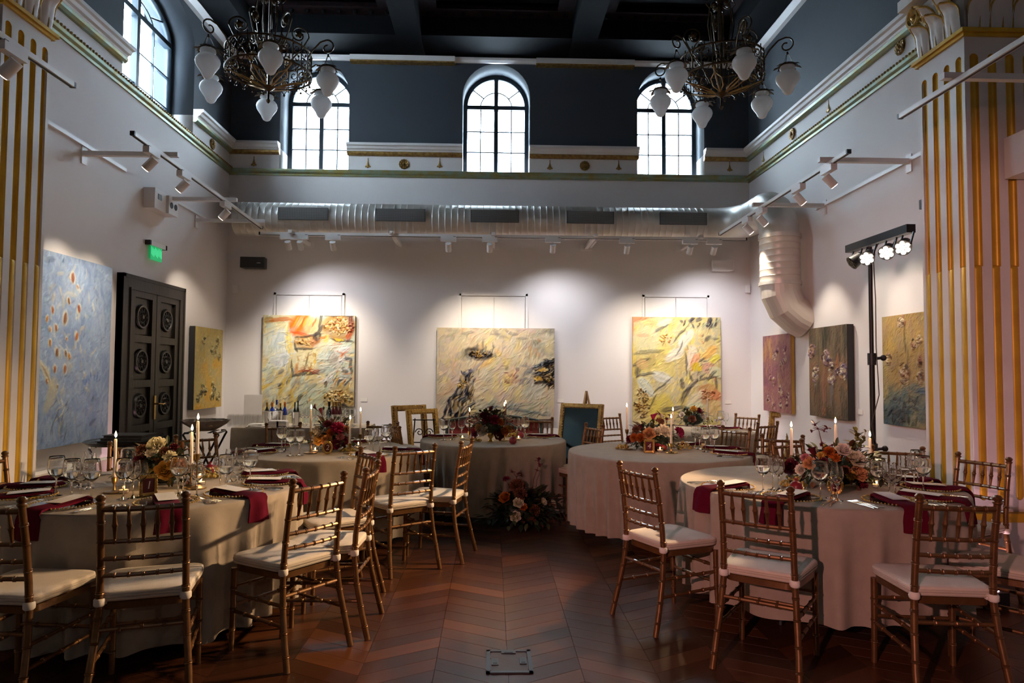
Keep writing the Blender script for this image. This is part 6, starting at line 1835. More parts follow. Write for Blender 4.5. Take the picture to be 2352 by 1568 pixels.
def calla(r, seed):
    mb = MB(); n = 14; vs_ = []
    for j in range(7):
        v = j / 6; rr = r * (.10 + .55 * v ** 1.6)
        for i in range(n):
            a = 2 * PI * i / n; f = (1 + .9 * v * v * max(math.cos(a), 0) ** 2)
            vs_.append((rr * math.cos(a) * f, rr * math.sin(a), r * (2.1 * v + .5 * v * v * max(math.cos(a), 0)) ))
    mb.add(vs_, [(j * n + i, j * n + (i + 1) % n, (j + 1) * n + (i + 1) % n, (j + 1) * n + i) for j in range(6) for i in range(n)])
    mb.tube([(0, 0, r * .4), (0, 0, r * 1.8)], r * .10, 6)
    return mb
FKIND = {'rose': rose, 'carnation': ruffle, 'ranunculus': ranunculus, 'calla_lily': calla, 'dahlia': lambda r, s: ruffle(r, s, 60), 'chrysanthemum': lambda r, s: ruffle(r, s, 70)}
def leaf_verts(c, d, up, l, w, bend=.25):
    d = Vector(d).normalized(); s = d.cross(Vector(up))
    if s.length < .05: s = d.orthogonal()
    s.normalize(); nrm = s.cross(d)
    c = Vector(c); P_ = []
    for t, k in ((0, .0), (.25, .8), (.55, 1.0), (.8, .6), (1, 0)):
        b = c + d * l * t - nrm * bend * l * t * t
        if k == 0: P_.append([b])
        else: P_.append([b - s * w * k + nrm * w * .25, b, b + s * w * k + nrm * w * .25])
    v = [P_[0][0]] + P_[1] + P_[2] + P_[3] + [P_[4][0]]
    f = [(0, 2, 1), (0, 3, 2), (1, 2, 5, 4), (2, 3, 6, 5), (4, 5, 8, 7), (5, 6, 9, 8), (7, 8, 10), (8, 9, 10)]
    return v, f
def arrangement(label, name, base, size, leafs, flowers, seed, nleaf=230, nbig=16, spill=.35, lsize=.055, branches=(), vase=None, cat='flower arrangement'):
    """base: point the bouquet stands on; flowers: (kind, px, py, radius in px, petal material, depth offset)"""
    rg = random.Random(seed)
    w, d, h = size
    root = thing(name, label, cat, base)
    B = Vector(base)
    zc = h * .42
    if vase:
        MB().lathe([(0, 0), (.030, 0), (.032, .006), (.012, .022), (.016, .034), (.032, .055), (.036, .085), (.024, .115), (.022, .125), (.032, .15), (.030, .15), (.019, .125), (0, .12)], 18).build('vase', M['brass'], root)
        zc = .13 + h * .3
    # body of short stems and foliage
    mb = MB()
    for i in range(nleaf):
        a = rg.uniform(0, 2 * PI); e = math.asin(rg.uniform(-.75, 1)); q = rg.uniform(.45, 1.0)
        n = Vector((math.cos(e) * math.cos(a), math.cos(e) * math.sin(a), math.sin(e)))
        c = Vector((n.x * w / 2 * q, n.y * d / 2 * q, zc + n.z * h * .5 * q))
        if n.z < -.2: c.z = max(c.z, .012); c.x *= 1 + spill; c.y *= 1 + spill
        dr = n + Vector((rg.uniform(-.7, .7), rg.uniform(-.7, .7), rg.uniform(-.3, .6)))
        if c.z < .03: dr.z = abs(dr.z) * .3
        v, f = leaf_verts(c, dr, (0, 0, 1), lsize * rg.uniform(.6, 1.3), lsize * rg.uniform(.18, .32), rg.uniform(0, .4))
        mb.add(v, f, rg.choices(range(len(leafs)), [3, 2, 1.2, 1.4][:len(leafs)])[0])
    for i in range(26):
        a = rg.uniform(0, 2 * PI); q = rg.uniform(.2, .8)
        mb.tube([(0, 0, .02 if not vase else .13), (w * .25 * q * math.cos(a), d * .25 * q * math.sin(a), zc), (w * .5 * q * math.cos(a), d * .5 * q * math.sin(a), zc + h * .35)], .0025, 4, 0)
    mb.ball((0, 0, max(zc * .8, .03)), 1, 12, 8, 0, (w * .34, d * .34, min(h * .32, max(zc * .78, .03))))
    tag(mb.build('foliage', [M[x] for x in leafs], root, angle=30), kind='stuff')
    for i in range(nbig):
        a = 2 * PI * i / nbig + rg.uniform(-.2, .2); e = rg.uniform(-.2, .9)
        n = Vector((math.cos(e) * math.cos(a), math.cos(e) * math.sin(a), math.sin(e)))
        c = Vector((n.x * w * .42, n.y * d * .42, max(zc + n.z * h * .42, .015)))
        mb = MB(); v, f = leaf_verts(c, n + Vector((0, 0, rg.uniform(-.2, .5))), (0, 0, 1), lsize * rg.uniform(1.3, 2.0), lsize * rg.uniform(.35, .55), rg.uniform(.1, .5))
        mb.add(v, f); mb.build('leaf', M[leafs[i % len(leafs)]], root, angle=30)
    for k, (kind, px, py, rp, pm, dy) in enumerate(flowers):
        p = PY(px, py, B.y); rel = p - B
        q_ = 1 - (rel.x / (w * .55)) ** 2 - ((rel.z - zc) / (h * .62)) ** 2
        front = -d * .5 * math.sqrt(max(q_, .01)) * 1.08 if kind != 'calla_lily' else dy
        p = PY(px, py, B.y + min(front, 0)); r = rp * 1.08 * p.y / FPX
        mb = FKIND[kind](r, seed * 31 + k)
        o = mb.build(kind, M[pm], root, angle=70)
        rel = p - B
        n = Vector((rel.x * 1.2, rel.y * .8 - .16, max(rel.z - zc * .7, .0) + .10)).normalized()
        if kind == 'calla_lily': n = Vector((rel.x * .6 + rg.uniform(-.1, .1), -.05, .5)).normalized()
        q = look(n)
        off = r * (.45 if kind != 'calla_lily' else 1.3)
        o.matrix_local = Matrix.Translation(rel - n * off) @ q.to_4x4()
        MB().tube([rel - n * off, (rel - n * off) * .6 + Vector((0, 0, zc * .3)), (0, 0, zc * .5)], .003, 5).build('stem', M['stem_green'], root)
    for pts, m_, buds in branches:
        P_ = [PY(px, py, B.y + dy) - B for px, py, dy in pts]
        mb = MB(); mb.tube(P_, [.003] * (len(P_) - 1) + [.0015], 5)
        for (px, py, dy, rp, kx) in buds:
            q = PY(px, py, B.y + dy) - B; r = rp * B.y / FPX
            near = min(P_, key=lambda z: (z - q).length)
            mb.tube([near, (near + q) / 2 + Vector((0, 0, .004)), q], .0016, 4)
            for i in range(kx):
                v, f = leaf_verts(q, (rg.uniform(-1, 1), rg.uniform(-1, 1), rg.uniform(-.2, 1)), (0, 0, 1), r * 1.6, r * .45, .2); mb.add(v, f)
            mb.ball(q, r * .4, 6, 4)
        mb.build('branch', M[m_], root, angle=40)
    return root
def on_table(no, px, py): p = PZ(px, py, TZ); return (p.x, p.y, TZ + .001)
arrangement('low bouquet with cream carnation and amber roses on the front left table', 'flower_arrangement', on_table('1', 372, 1112), (.40, .30, .30), ('leaf4', 'leaf2', 'leaf3', 'leaf'),
    [('carnation', 358, 1018, 21, 'petal_cream', -.02), ('ranunculus', 346, 1038, 11, 'petal_white', -.10), ('carnation', 390, 1046, 15, 'petal_cream', -.08), ('rose', 378, 1080, 19, 'petal_yellow', -.14), ('rose', 398, 1066, 13, 'petal_yellow', -.10), ('carnation', 322, 1030, 13, 'petal_brown', 0), ('carnation', 378, 1035, 12, 'petal_brown', 0), ('rose', 318, 1056, 14, 'petal_burg', -.08), ('carnation', 400, 1025, 10, 'petal_burg', .05), ('rose', 420, 1065, 10, 'petal_peach', 0)], 5, 300, 22, lsize=.05)
arrangement('compact bouquet of magenta dahlia and amber roses on the bar-side table', 'flower_arrangement', on_table('2', 765, 1034), (.36, .30, .33), ('leaf4', 'leaf', 'leaf3'),
    [('dahlia', 776, 981, 16, 'petal_mag', -.02), ('rose', 726, 992, 14, 'petal_white', -.05), ('rose', 731, 1008, 13, 'petal_yellow', -.10), ('rose', 750, 1010, 11, 'petal_peach', -.12), ('carnation', 782, 1002, 10, 'petal_pink', -.10), ('rose', 787, 1012, 11, 'petal_burg', -.10), ('rose', 772, 1020, 10, 'petal_mag', -.14), ('ranunculus', 760, 992, 9, 'petal_orange', -.06), ('calla_lily', 738, 945, 7, 'petal_burg', .02), ('carnation', 795, 985, 10, 'petal_brown', 0), ('carnation', 752, 972, 10, 'petal_burg', 0)], 6, 260, 16, lsize=.05)
arrangement('tall bouquet with calla lily in a brass vase on the middle table', 'flower_arrangement', on_table('5', 1127, 1014), (.42, .26, .26), ('leaf4', 'leaf2', 'leaf', 'leaf3'),
    [('calla_lily', 1126, 943, 8, 'petal_burg', 0), ('dahlia', 1136, 962, 12, 'petal_mag', 0), ('carnation', 1117, 962, 11, 'petal_burg', 0), ('ranunculus', 1108, 988, 12, 'petal_white', -.10), ('carnation', 1098, 981, 10, 'petal_peach', -.05), ('rose', 1146, 998, 11, 'petal_burg', -.12), ('ranunculus', 1110, 952, 8, 'petal_burg', 0), ('rose', 1090, 996, 9, 'petal_mag', -.04), ('carnation', 1150, 968, 9, 'petal_orange', -.03), ('rose', 1160, 990, 9, 'petal_orange', -.06), ('carnation', 1172, 982, 9, 'petal_yellow', 0)], 7, 280, 14, lsize=.05, vase=True)
arrangement('wide bouquet with white roses, calla lily and dark twig on the front right table', 'flower_arrangement', on_table('3', 1925, 1114), (.56, .36, .28), ('leaf4', 'leaf', 'leaf2', 'leaf3'),
    [('calla_lily', 1868, 1040, 13, 'petal_burg', -.05), ('rose', 1815, 1071, 17, 'petal_burg', -.10), ('ranunculus', 1837, 1077, 11, 'petal_white', -.12), ('dahlia', 1904, 1036, 14, 'petal_orange', 0), ('rose', 1937, 1031, 15, 'petal_white', .04), ('rose', 1969, 1052, 19, 'petal_cream', -.06), ('rose', 1975, 1084, 18, 'petal_peach', -.10), ('rose', 1981, 1114, 16, 'petal_burg', -.06), ('ranunculus', 1955, 1090, 11, 'petal_yellow', -.14), ('rose', 1858, 1062, 13, 'petal_peach', -.08), ('carnation', 1848, 1050, 11, 'petal_pink', -.02), ('carnation', 1890, 1058, 11, 'petal_burg', -.05), ('carnation', 1920, 1050, 11, 'petal_orange', .0), ('ranunculus', 1943, 1078, 9, 'petal_brown', -.14), ('carnation', 1885, 1045, 10, 'petal_yellow', 0), ('rose', 2060, 1110, 9, 'petal_burg', 0)], 8, 380, 26, lsize=.055,
    branches=[([(1905, 1060, 0), (1893, 1035, 0), (1886, 1010, 0), (1880, 985, 0)], 'petal_burg', [(1872, 975, 0, 9, 6), (1878, 984, 0, 7, 5), (1899, 983, 0, 8, 6), (1893, 990, 0, 6, 4), (1864, 991, 0, 6, 4), (1911, 1022, 0, 8, 5), (1886, 1022, 0, 8, 5)]),
              ([(1955, 1065, .02), (1970, 1030, .02), (1985, 1005, .02)], 'leaf2', [(1956, 1018, .02, 16, 4), (1968, 1005, .02, 14, 4), (1966, 992, .02, 10, 4), (1985, 1010, .02, 9, 3), (1988, 990, .02, 6, 2), (1975, 1022, .02, 14, 5), (1960, 1030, .02, 14, 4)]),
              ([(2010, 1125, 0), (2035, 1115, 0), (2060, 1122, 0)], 'petal_brown', [(2028, 1110, 0, 9, 5), (2045, 1118, 0, 9, 5), (2062, 1112, 0, 9, 5), (2035, 1130, 0, 9, 4)])])
arrangement('bouquet with white ranunculus, peach rose and magenta dahlia on the pleated table', 'flower_arrangement', on_table('4', 1500, 1032), (.44, .30, .28), ('leaf4', 'leaf', 'leaf3', 'leaf2'),
    [('calla_lily', 1500, 960, 9, 'petal_mag', 0), ('calla_lily', 1474, 983, 9, 'petal_burg', -.05), ('ranunculus', 1528, 988, 15, 'petal_white', -.08), ('ranunculus', 1510, 990, 10, 'petal_white', -.06), ('rose', 1491, 995, 13, 'petal_peach', -.12), ('dahlia', 1563, 991, 14, 'petal_mag', 0), ('carnation', 1455, 1004, 11, 'petal_orange', -.05), ('carnation', 1445, 1008, 10, 'petal_burg', 0), ('rose', 1470, 1004, 9, 'petal_orange', -.08), ('carnation', 1518, 965, 9, 'petal_brown', 0), ('rose', 1508, 1027, 10, 'petal_burg', -.14), ('ranunculus', 1520, 955, 6, 'petal_white', 0), ('carnation', 1460, 985, 10, 'petal_brown', 0)], 9, 300, 16, lsize=.05,
    branches=[([(1520, 1000, 0), (1532, 975, 0), (1526, 950, 0)], 'petal_burg', [(1516, 952, 0, 8, 5), (1532, 962, 0, 8, 5), (1540, 955, 0, 6, 4), (1508, 965, 0, 6, 4)])])
arrangement('dark leafy bouquet with yellow tips on the far right table', 'flower_arrangement', on_table('6', 1592, 977), (.42, .30, .26), ('leaf4', 'leaf', 'leaf3'),
    [('carnation', 1594, 938, 9, 'petal_yellow', 0), ('ranunculus', 1616, 956, 7, 'petal_white', -.05), ('rose', 1606, 942, 7, 'petal_burg', 0), ('ranunculus', 1566, 951, 6, 'petal_white', 0), ('carnation', 1580, 948, 8, 'leaf2', 0), ('rose', 1590, 962, 8, 'petal_brown', -.08)], 10, 220, 10, lsize=.05)
p = PZ(1192, 1210, 0)
arrangement('large floor bouquet of dark greens and white roses before the middle table', 'floor_arrangement', (p.x, p.y + .02, .002), (.62, .40, .40), ('leaf4', 'leaf4', 'leaf', 'leaf3'),
    [('chrysanthemum', 1188, 1112, 19, 'petal_brown', 0), ('chrysanthemum', 1195, 1130, 16, 'petal_brown', -.02), ('rose', 1158, 1141, 12, 'petal_orange', -.04), ('rose', 1191, 1153, 11, 'petal_cream', -.12), ('rose', 1184, 1186, 11, 'petal_cream', -.20), ('ranunculus', 1250, 1151, 8, 'petal_cream', 0), ('ranunculus', 1272, 1155, 9, 'petal_cream', -.02), ('rose', 1202, 1163, 8, 'petal_orange', -.12), ('carnation', 1162, 1097, 8, 'petal_mag', 0), ('carnation', 1230, 1170, 14, 'leaf3', -.10)], 12, 420, 26, .45, .075,
    branches=[([(1190, 1120, 0), (1186, 1095, 0), (1178, 1085, 0)], 'petal_burg', [(1176, 1083, 0, 6, 4), (1192, 1086, 0, 6, 4), (1198, 1092, 0, 6, 4)]),
              ([(1220, 1140, 0), (1226, 1100, 0), (1237, 1068, 0)], 'petal_burg', [(1237, 1058, 0, 7, 5), (1240, 1070, 0, 7, 5), (1234, 1080, 0, 5, 3)])])
# grapes and pomegranates
def grapes(no, px, py, w, h, label, n=42, seed=0):
    rg = random.Random(seed); p = PZ(px, py, TZ)
    t = thing('grape_bunch', label, 'grapes', (p.x, p.y, TZ + .001), 0, 'grape bunches')
    mb = MB()
    for i in range(n):
        a, q = rg.uniform(0, 2 * PI), math.sqrt(rg.random()); k = 1 - q * q
        r = .0105 * rg.uniform(.85, 1.15)
        mb.ball((w / 2 * q * math.cos(a), w * .32 * q * math.sin(a), r + max(h - .02, .0) * k * rg.random()), r, 8, 6)
    tag(mb.build('berries', M['grape'], t), kind='stuff')
    MB().tube([(0, 0, h * .6), (w * .35, 0, h * .9), (w * .5, .01, h)], .0022, 5).build('stalk', M['wood'], t)
grapes('1', 478, 1098, .17, .075, 'bunch of amber green grapes behind the glasses of the front left table', 46, 1)
grapes('2', 800, 1038, .14, .05, 'bunch of amber grapes at the foot of the bar-side table flowers', 34, 2)
grapes('5', 1092, 1014, .13, .055, 'bunch of green grapes left of the brass vase', 34, 3)
grapes('5', 1182, 1004, .15, .10, 'bunch of amber grapes right of the brass vase', 44, 4)
grapes('3', 1820, 1118, .18, .08, 'bunch of pale green grapes left of the front right table flowers', 46, 5)
grapes('4', 1430, 1031, .12, .06, 'bunch of amber grapes at the left candle of the pleated table', 34, 6)
grapes('4', 1572, 1032, .15, .085, 'heap of amber grapes right of the pleated table flowers', 46, 7)
def pome(no, px, py, r, label):
    p = PZ(px, py, TZ); t = thing('pomegranate', label, 'pomegranate', (p.x, p.y, TZ + .001), random.uniform(0, 6), 'pomegranates')
    MB().lathe([(0, .0), (r * .5, .06 * r), (r * .9, r * .45), (r, r * .95), (r * .88, r * 1.45), (r * .5, r * 1.82), (r * .2, r * 1.92), (0, r * 1.9)], 18, rfun=lambda a, j: 1 + .03 * math.cos(6 * a)).build('fruit', M['pome'], t)
    MB().lathe([(r * .18, r * 1.88), (r * .20, r * 2.1), (r * .32, r * 2.3), (r * .28, r * 2.28), (r * .14, r * 2.05)], 12, rfun=lambda a, j: 1 + (.25 * math.cos(6 * a) if j in (2, 3) else 0)).build('calyx', M['pome'], t)
pome('3', 1829, 1134, .040, 'red pomegranate beside the tealight on the front right table')
pome('5', 1178, 1020, .040, 'red pomegranate at the front of the middle table')
pome('5', 1196, 1006, .036, 'red pomegranate half hidden behind the tealight on the middle table')
pome('1', 482, 1088, .036, 'dark red pomegranate behind the grapes on the front left table')
pome('4', 1524, 1035, .034, 'dark pomegranate at the foot of the pleated table flowers')

# ================================================================== BAR TABLE
by0, by1, bx0, bx1 = 8.55, 9.25, -3.19, -1.55
bz = .765
bt = thing('bar_table', 'rectangular bar table under a grey beige floor-length cloth', 'table', ((bx0 + bx1) / 2, (by0 + by1) / 2, 0))
MB().box((0, 0, bz - .025), (bx1 - bx0 - .03, by1 - by0 - .03, .03)).build('table_top', M['wood'], bt, smooth=False)
for sx in (-1, 1):
    for sy in (-1, 1): MB().cyl((sx * .72, sy * .28, 0), (sx * .72, sy * .28, bz - .04), .018, 8).build('leg', M['black_metal'], bt)
mb = MB(); n = 120; vs_ = []
hx, hy = (bx1 - bx0) / 2, (by1 - by0) / 2
def rect_pt(s, g):
    per = [2 * (hx + g), 2 * (hy + g)] * 2; d = s * sum(per)
    for k, L in enumerate(per):
        if d <= L or k == 3:
            t = d / L
            return ((-hx - g + 2 * (hx + g) * t, -hy - g), (hx + g, -hy - g + 2 * (hy + g) * t), (hx + g - 2 * (hx + g) * t, hy + g), (-hx - g, hy + g - 2 * (hy + g) * t))[k]
        d -= L
for z, g, am in ((bz, -.02, 0), (bz, 0, 0), (bz - .02, .006, 0), (bz - .2, .01, .006), (bz - .45, .015, .014), (.02, .02, .022)):
    for i in range(n):
        x, y = rect_pt(i / n, g + am * math.sin(i * .9) )
        vs_.append((x, y, z))
mb.add(vs_, [tuple(range(n))] + [(j * n + i, (j + 1) * n + i, (j + 1) * n + (i + 1) % n, j * n + (i + 1) % n) for j in range(5) for i in range(n)])
tag(link('tablecloth', mb.mesh('tablecloth', M['cloth'], angle=50), None, ((bx0 + bx1) / 2, (by0 + by1) / 2, 0)), 'grey beige floor-length cloth on the rectangular bar table', 'tablecloth')
def bar(px, y): q = ray(px, 900); return Vector((q.x / q.y * y, y, bz + .001))
TUM = [('glass_body', MB().lathe([(.028, 0), (.034, .13), (.032, .13), (.026, .006), (0, .006)], 14).mesh('glass_body', M['tumbler'], angle=60))]
row_n = ('front', 'second', 'third', 'fourth')
for j in range(4):
    for k in range(7):
        q = bar(529 + k * 11.5 + j * 1.0, 8.68 + .14 * j)
        tag(link('tumbler', TUM[0][1], None, q), 'clear tumbler, %s from the left in the %s row on the bar' % (ORDN[k], row_n[j]), 'glass', 'tumblers on the bar')
for k in range(16):
    q = bar(697 + (k % 8) * 8.5, 8.8 + .24 * (k // 8))
    t = thing('wine_glass', 'empty wine glass, %s from the left in the %s row behind the bar-side table flowers' % (ORDN[k % 8], ('front', 'back')[k // 8]), 'glass', q, 0, 'wine glasses on the bar')
    for nm, me in GOB['g']: link(nm, me, t)
for k in range(6):
    q = bar(786 + (k % 3) * 12, 8.8 + .24 * (k // 3))
    t = thing('wine_glass', 'empty wine glass, %s from the left in the %s row at the right bar end' % (ORDN[k % 3], ('front', 'back')[k // 3]), 'glass', q, 0, 'wine glasses on the bar')
    for nm, me in GOB['w'][:2]: link(nm, me, t)
q = bar(580, 9.18)
wb_ = PY(560, 906, 9.18); wc_ = PY(601, 906, 9.18)
tag(MB().box((0, 0, (wb_.z - bz) / 2), (wc_.x - wb_.x, .012, wb_.z - bz)).build('white_board', M['white'], smooth=False), 'plain white board standing behind the tumblers', 'board').location = ((wb_.x + wc_.x) / 2, 9.2, bz)
tub = thing('drinks_tub', 'wide polished steel drinks tub on the bar', 'tub', bar(631, 8.90))
MB().lathe([(0, .004), (.115, .004), (.135, .17), (.142, .185), (.136, .187), (.128, .17), (.108, .012), (0, .012)], 28).build('tub_body', M['chrome'], tub)
MB().lathe([(.136, .182), (.144, .186), (.136, .192), (.130, .187)], 28, closed=True).build('rim', M['chrome'], tub)
buc = thing('ice_bucket', 'tall dark steel ice bucket right of the tub', 'bucket', bar(681, 8.80))
MB().lathe([(0, .003), (.045, .003), (.060, .175), (.064, .18), (.058, .18), (.042, .01), (0, .01)], 22).build('bucket_body', M['chrome'], buc)
for sx in (-1, 1): MB().tube([(sx * .06, -.02, .14), (sx * .078, 0, .135), (sx * .06, .02, .14)], .004, 6).build('handle', M['chrome'], buc)
buc2 = thing('ice_bucket', 'steel bucket of gold-foiled bottles behind the bar-side table flowers', 'bucket', bar(774, 8.75))
MB().lathe([(0, .003), (.055, .003), (.070, .15), (.074, .155), (.066, .155), (.05, .01), (0, .01)], 22).build('bucket_body', M['chrome'], buc2)
def bottle(q, m, cap, label, group, h=.30, r=.038, tilt=(0, 0)):
    t = thing('bottle', label, 'bottle', q, 0, group); t.rotation_euler = (tilt[0], tilt[1], 0)
    MB().lathe([(0, 0), (r * .9, 0), (r, .008), (r, h * .56), (r * .85, h * .64), (r * .36, h * .76), (r * .34, h * .98), (0, h * .98)], 16).build('bottle_body', M[m], t)
    MB().lathe([(0, h * .80), (r * .40, h * .80), (r * .42, h), (0, h + .002)], 12).build('cap', M[cap], t)
    MB().lathe([(r * 1.01, h * .15), (r * 1.01, h * .42)], 16).build('bottle_label', M['paper'], t)
zt = Vector((0, 0, .012))
bottle(bar(626, 8.86) + zt, 'bottle_blue', 'cap_orange', 'blue bottle with orange cap at the left in the steel tub', 'bottles in the tub', .285, .034)
bottle(bar(655, 8.90) + zt, 'bottle_blue', 'cap_orange', 'blue bottle with orange cap at the right in the steel tub', 'bottles in the tub', .285, .032)
bottle(bar(614, 8.95) + zt, 'bottle_dark', 'foil', 'dark gold-capped bottle leftmost in the steel tub', 'bottles in the tub', .28, .03)
bottle(bar(645, 8.97) + zt, 'bottle_dark', 'foil', 'dark gold-capped bottle between the two blue bottles', 'bottles in the tub', .27, .03)
bottle(bar(636, 8.98) + zt, 'glass', 'bottle_blue', 'clear bottle behind the left blue bottle in the tub', 'bottles in the tub', .31, .03)
bottle(bar(678, 8.81) + zt, 'bottle_dark', 'black', 'dark bottle neck at the left in the ice bucket', 'bottles in the ice bucket', .29, .02)
bottle(bar(685, 8.79) + zt, 'bottle_dark', 'black', 'dark bottle neck at the right in the ice bucket', 'bottles in the ice bucket', .31, .02)
bottle(bar(757, 8.85), 'bottle_dark', 'black', 'tall black wine bottle standing on the bar', 'bottles behind table two flowers', .31, .038)
for k, (px_, y_) in enumerate(((766, 8.74), (774, 8.72), (782, 8.75), (772, 8.79))):
    bottle(bar(px_, y_) + zt, 'foil_red', 'foil', 'bottle with tall gold foil cap, %s in the bucket behind the bar-side table' % ('leftmost', 'front middle', 'rightmost', 'rear')[k], 'foiled bottles', .30, .024)
t = thing('napkin_stack', 'stack of folded white napkins hanging over the bar front', 'napkins', bar(588, 8.62))
for k in range(4): MB().box((.01 * (k % 2), .01 * k, .006 + .010 * k), (.20 - .015 * k, .12, .009), rz=.15 * (k % 3)).build('napkin', M['paper'], t, smooth=False)
for k, (px_, w_) in enumerate(((632, .13), (651, .12))):
    t = thing('napkin_box', 'white paper napkin box, %s of two on the bar front' % ('left', 'right')[k], 'box', bar(px_, 8.66), 0, 'napkin boxes')
    MB().box((0, 0, .035), (w_, .12, .07)).build('box_body', M['paper'], t, smooth=False)
    MB().box((0, 0, .075), (w_ * .8, .10, .010)).build('paper_sheets', M['white'], t, smooth=False)
p = bar(741, 8.60)
t = thing('bud_vase', 'slim glass vase with a burgundy calla lily on the bar', 'vase', p)
MB().lathe([(0, .002), (.025, .002), (.022, .10), (.014, .16), (.018, .18), (.016, .18), (.012, .16), (.02, .10), (.022, .006), (0, .006)], 14).build('vase_body', M['glass'], t)
cl = calla(.032, 1).build('calla_lily', M['petal_burg'], t); cl.location = (-.06, 0, .21); cl.rotation_euler = (0, -.75, 0)
MB().tube([(0, 0, .02), (0, 0, .15), (-.03, 0, .19), (-.06, 0, .215)], .004, 6).build('stem', M['stem_green'], t)
MB().tube([(0, 0, .02), (.005, 0, .17), (.015, 0, .23)], .003, 6).ball((.016, 0, .24), .018, 8, 6, sc=(.8, .8, 1.3)).build('bud', M['leaf2'], t)

# ================================================================== TRAY STANDS
def xstand(name, label, x, y, h, rz, m='chrome', w=.42, d=.40):
    t = thing(name, label, 'tray stand', (x, y, 0), rz)
    for sy in (-1, 1):
        for sx in (-1, 1):
            yy = sy * d / 2 + .014 * sx
            MB().tube([(sx * w / 2, yy, .01), (-sx * w * .38, yy, h - .07), (-sx * w * .44, yy, h - .025), (-sx * w * .40, yy, h - .008), (-sx * w * .30, yy, h - .008)], .011, 8).build('leg', M[m], t)
    for sx in (-1, 1):
        MB().tube([(sx * w * .40, -d / 2, h - .012), (sx * w * .40, d / 2, h - .012)], .010, 8).build('top_rail', M[m], t)
        MB().tube([(sx * w * .46, -d / 2, .05), (sx * w * .46, d / 2, .05)], .010, 8).build('foot_rail', M[m], t)
        MB().box((sx * w * .2, 0, h - .006), (.035, d, .006)).build('strap', M['black'], t, smooth=False)
    return t
s1 = PZ(283, 1016, .84)
xstand('tray_stand', 'folding chrome tray stand below the tall blue painting', s1.x, s1.y, .83, .0)
t = thing('serving_tray', 'large oval black tray on the left folding stand', 'tray', (s1.x, s1.y, .834))
mb = MB(); mb.lathe([(0, 0), (.9, 0), (1.0, .03), (1.03, .032), (1.0, .024), (.92, .008), (0, .008)], 32)
mb.v = [(p[0] * .27, p[1] * .36, p[2]) for p in mb.v]; mb.build('tray_body', M['tray'], t)
for k in range(3):
    d_ = tag(MB().box((0, 0, .008), (.36 - .02 * k, .26, .016)).box((0, 0, .017), (.38 - .02 * k, .28, .004)).build('flat_tray', M['tray'], smooth=False), 'flat black serving board, %s of three on the oval tray' % ('lowest', 'middle', 'topmost')[k], 'tray', 'stacked black serving boards')
    d_.location = (s1.x + .03, s1.y + .03 * k, .845 + .022 * k)
s2 = PZ(472, 987, .84)
xstand('tray_stand', 'curved dark steel tray stand right of the dark door', s2.x, s2.y, .83, .15, 'black_metal', .40, .36)
t = thing('shell_dish', 'large scalloped silvery shell dish on the dark tray stand', 'dish', (s2.x, s2.y, .834))
mb = MB(); mb.lathe([(0, .0), (.09, .0), (.15, .035), (.205, .075), (.235, .112), (.228, .114), (.198, .080), (.145, .043), (.085, .010), (0, .010)], 48, rfun=lambda a, j: 1 + (.085 * math.cos(11 * a) if j in (3, 4, 5, 6) else .04 * math.cos(11 * a) if j in (2, 7) else 0))
mb.build('shell_body', M['shell'], t)
mb = MB()
for i in range(30):
    a, q = random.uniform(0, 6.28), math.sqrt(random.random()) * .17
    mb.ball((q * math.cos(a), q * math.sin(a), .055 + random.random() * .035), .026, 8, 5, sc=(1.2, 1, .6))
tag(mb.build('shells_inside', mat('pale_shells', (.62, .52, .36), .4, color2=(.48, .36, .2), scale=20), t), kind='stuff')
tag(MB().lathe([(0, 0), (.19, 0), (.21, .018), (.20, .02), (.18, .006), (0, .006)], 28).build('round_tray', M['tray']), 'round black tray on the lower rails of the dark stand', 'tray').location = (s2.x + .1, s2.y, .06)

# ================================================================== SOFA, MIRROR AND LEANING FRAMES
sf = thing('settee', 'red velvet settee with dark arched frame behind the middle table', 'sofa', (.05, 8.78, 0))
W2 = .61
mb = MB()
def back_top(u): return .90 - .075 * u * u
vs_ = []
for j in range(5):
    for i in range(21):
        u = i / 20 * 2 - 1; z = .40 + (back_top(u) - .03 - .40) * j / 4
        vs_.append((u * (W2 - .03), .02 + .02 * math.cos(u * 1.4) - .05 * (1 - j / 4) * 0 + .05 * (j / 4) - .03 * math.sin(PI * j / 4), z))
mb.add(vs_, [(j * 21 + i, j * 21 + i + 1, (j + 1) * 21 + i + 1, (j + 1) * 21 + i) for j in range(4) for i in range(20)])
mb.box((0, .10, .63), (2 * W2 - .08, .02, .46))
mb.build('backrest', M['velvet'], sf)
MB().tube([(u / 10 * W2, .075, back_top(u / 10)) for u in range(-10, 11)], .026, 10).build('top_rail', mat('dark_green_lacquer', (.012, .018, .012), .3, coat=.4), sf)
M['lacquer'] = bpy.data.materials['dark_green_lacquer']
MB().box((0, -.27, .40), (2 * W2 - .06, .56, .13)).build('seat', M['velvet'], sf)
MB().box((0, -.27, .32), (2 * W2, .58, .05)).build('seat_rail', M['lacquer'], sf, smooth=False)
for s_ in (-1, 1):
    MB().tube([(s_ * W2, .08, .86 if False else .82), (s_ * W2, .02, .66), (s_ * W2, -.15, .62), (s_ * W2, -.42, .60), (s_ * W2, -.50, .56), (s_ * W2, -.52, .34)], .022, 8).build('arm', M['lacquer'], sf)
    MB().tube([(s_ * W2, .08, .83), (s_ * W2, .07, .4), (s_ * W2, .10, 0)], .022, 8).build('leg', M['lacquer'], sf)
    MB().tube([(s_ * (W2 - .03), -.52, .33), (s_ * (W2 - .02), -.54, .15), (s_ * (W2 - .04), -.52, 0)], [.024, .016, .012], 8).build('leg', M['lacquer'], sf)

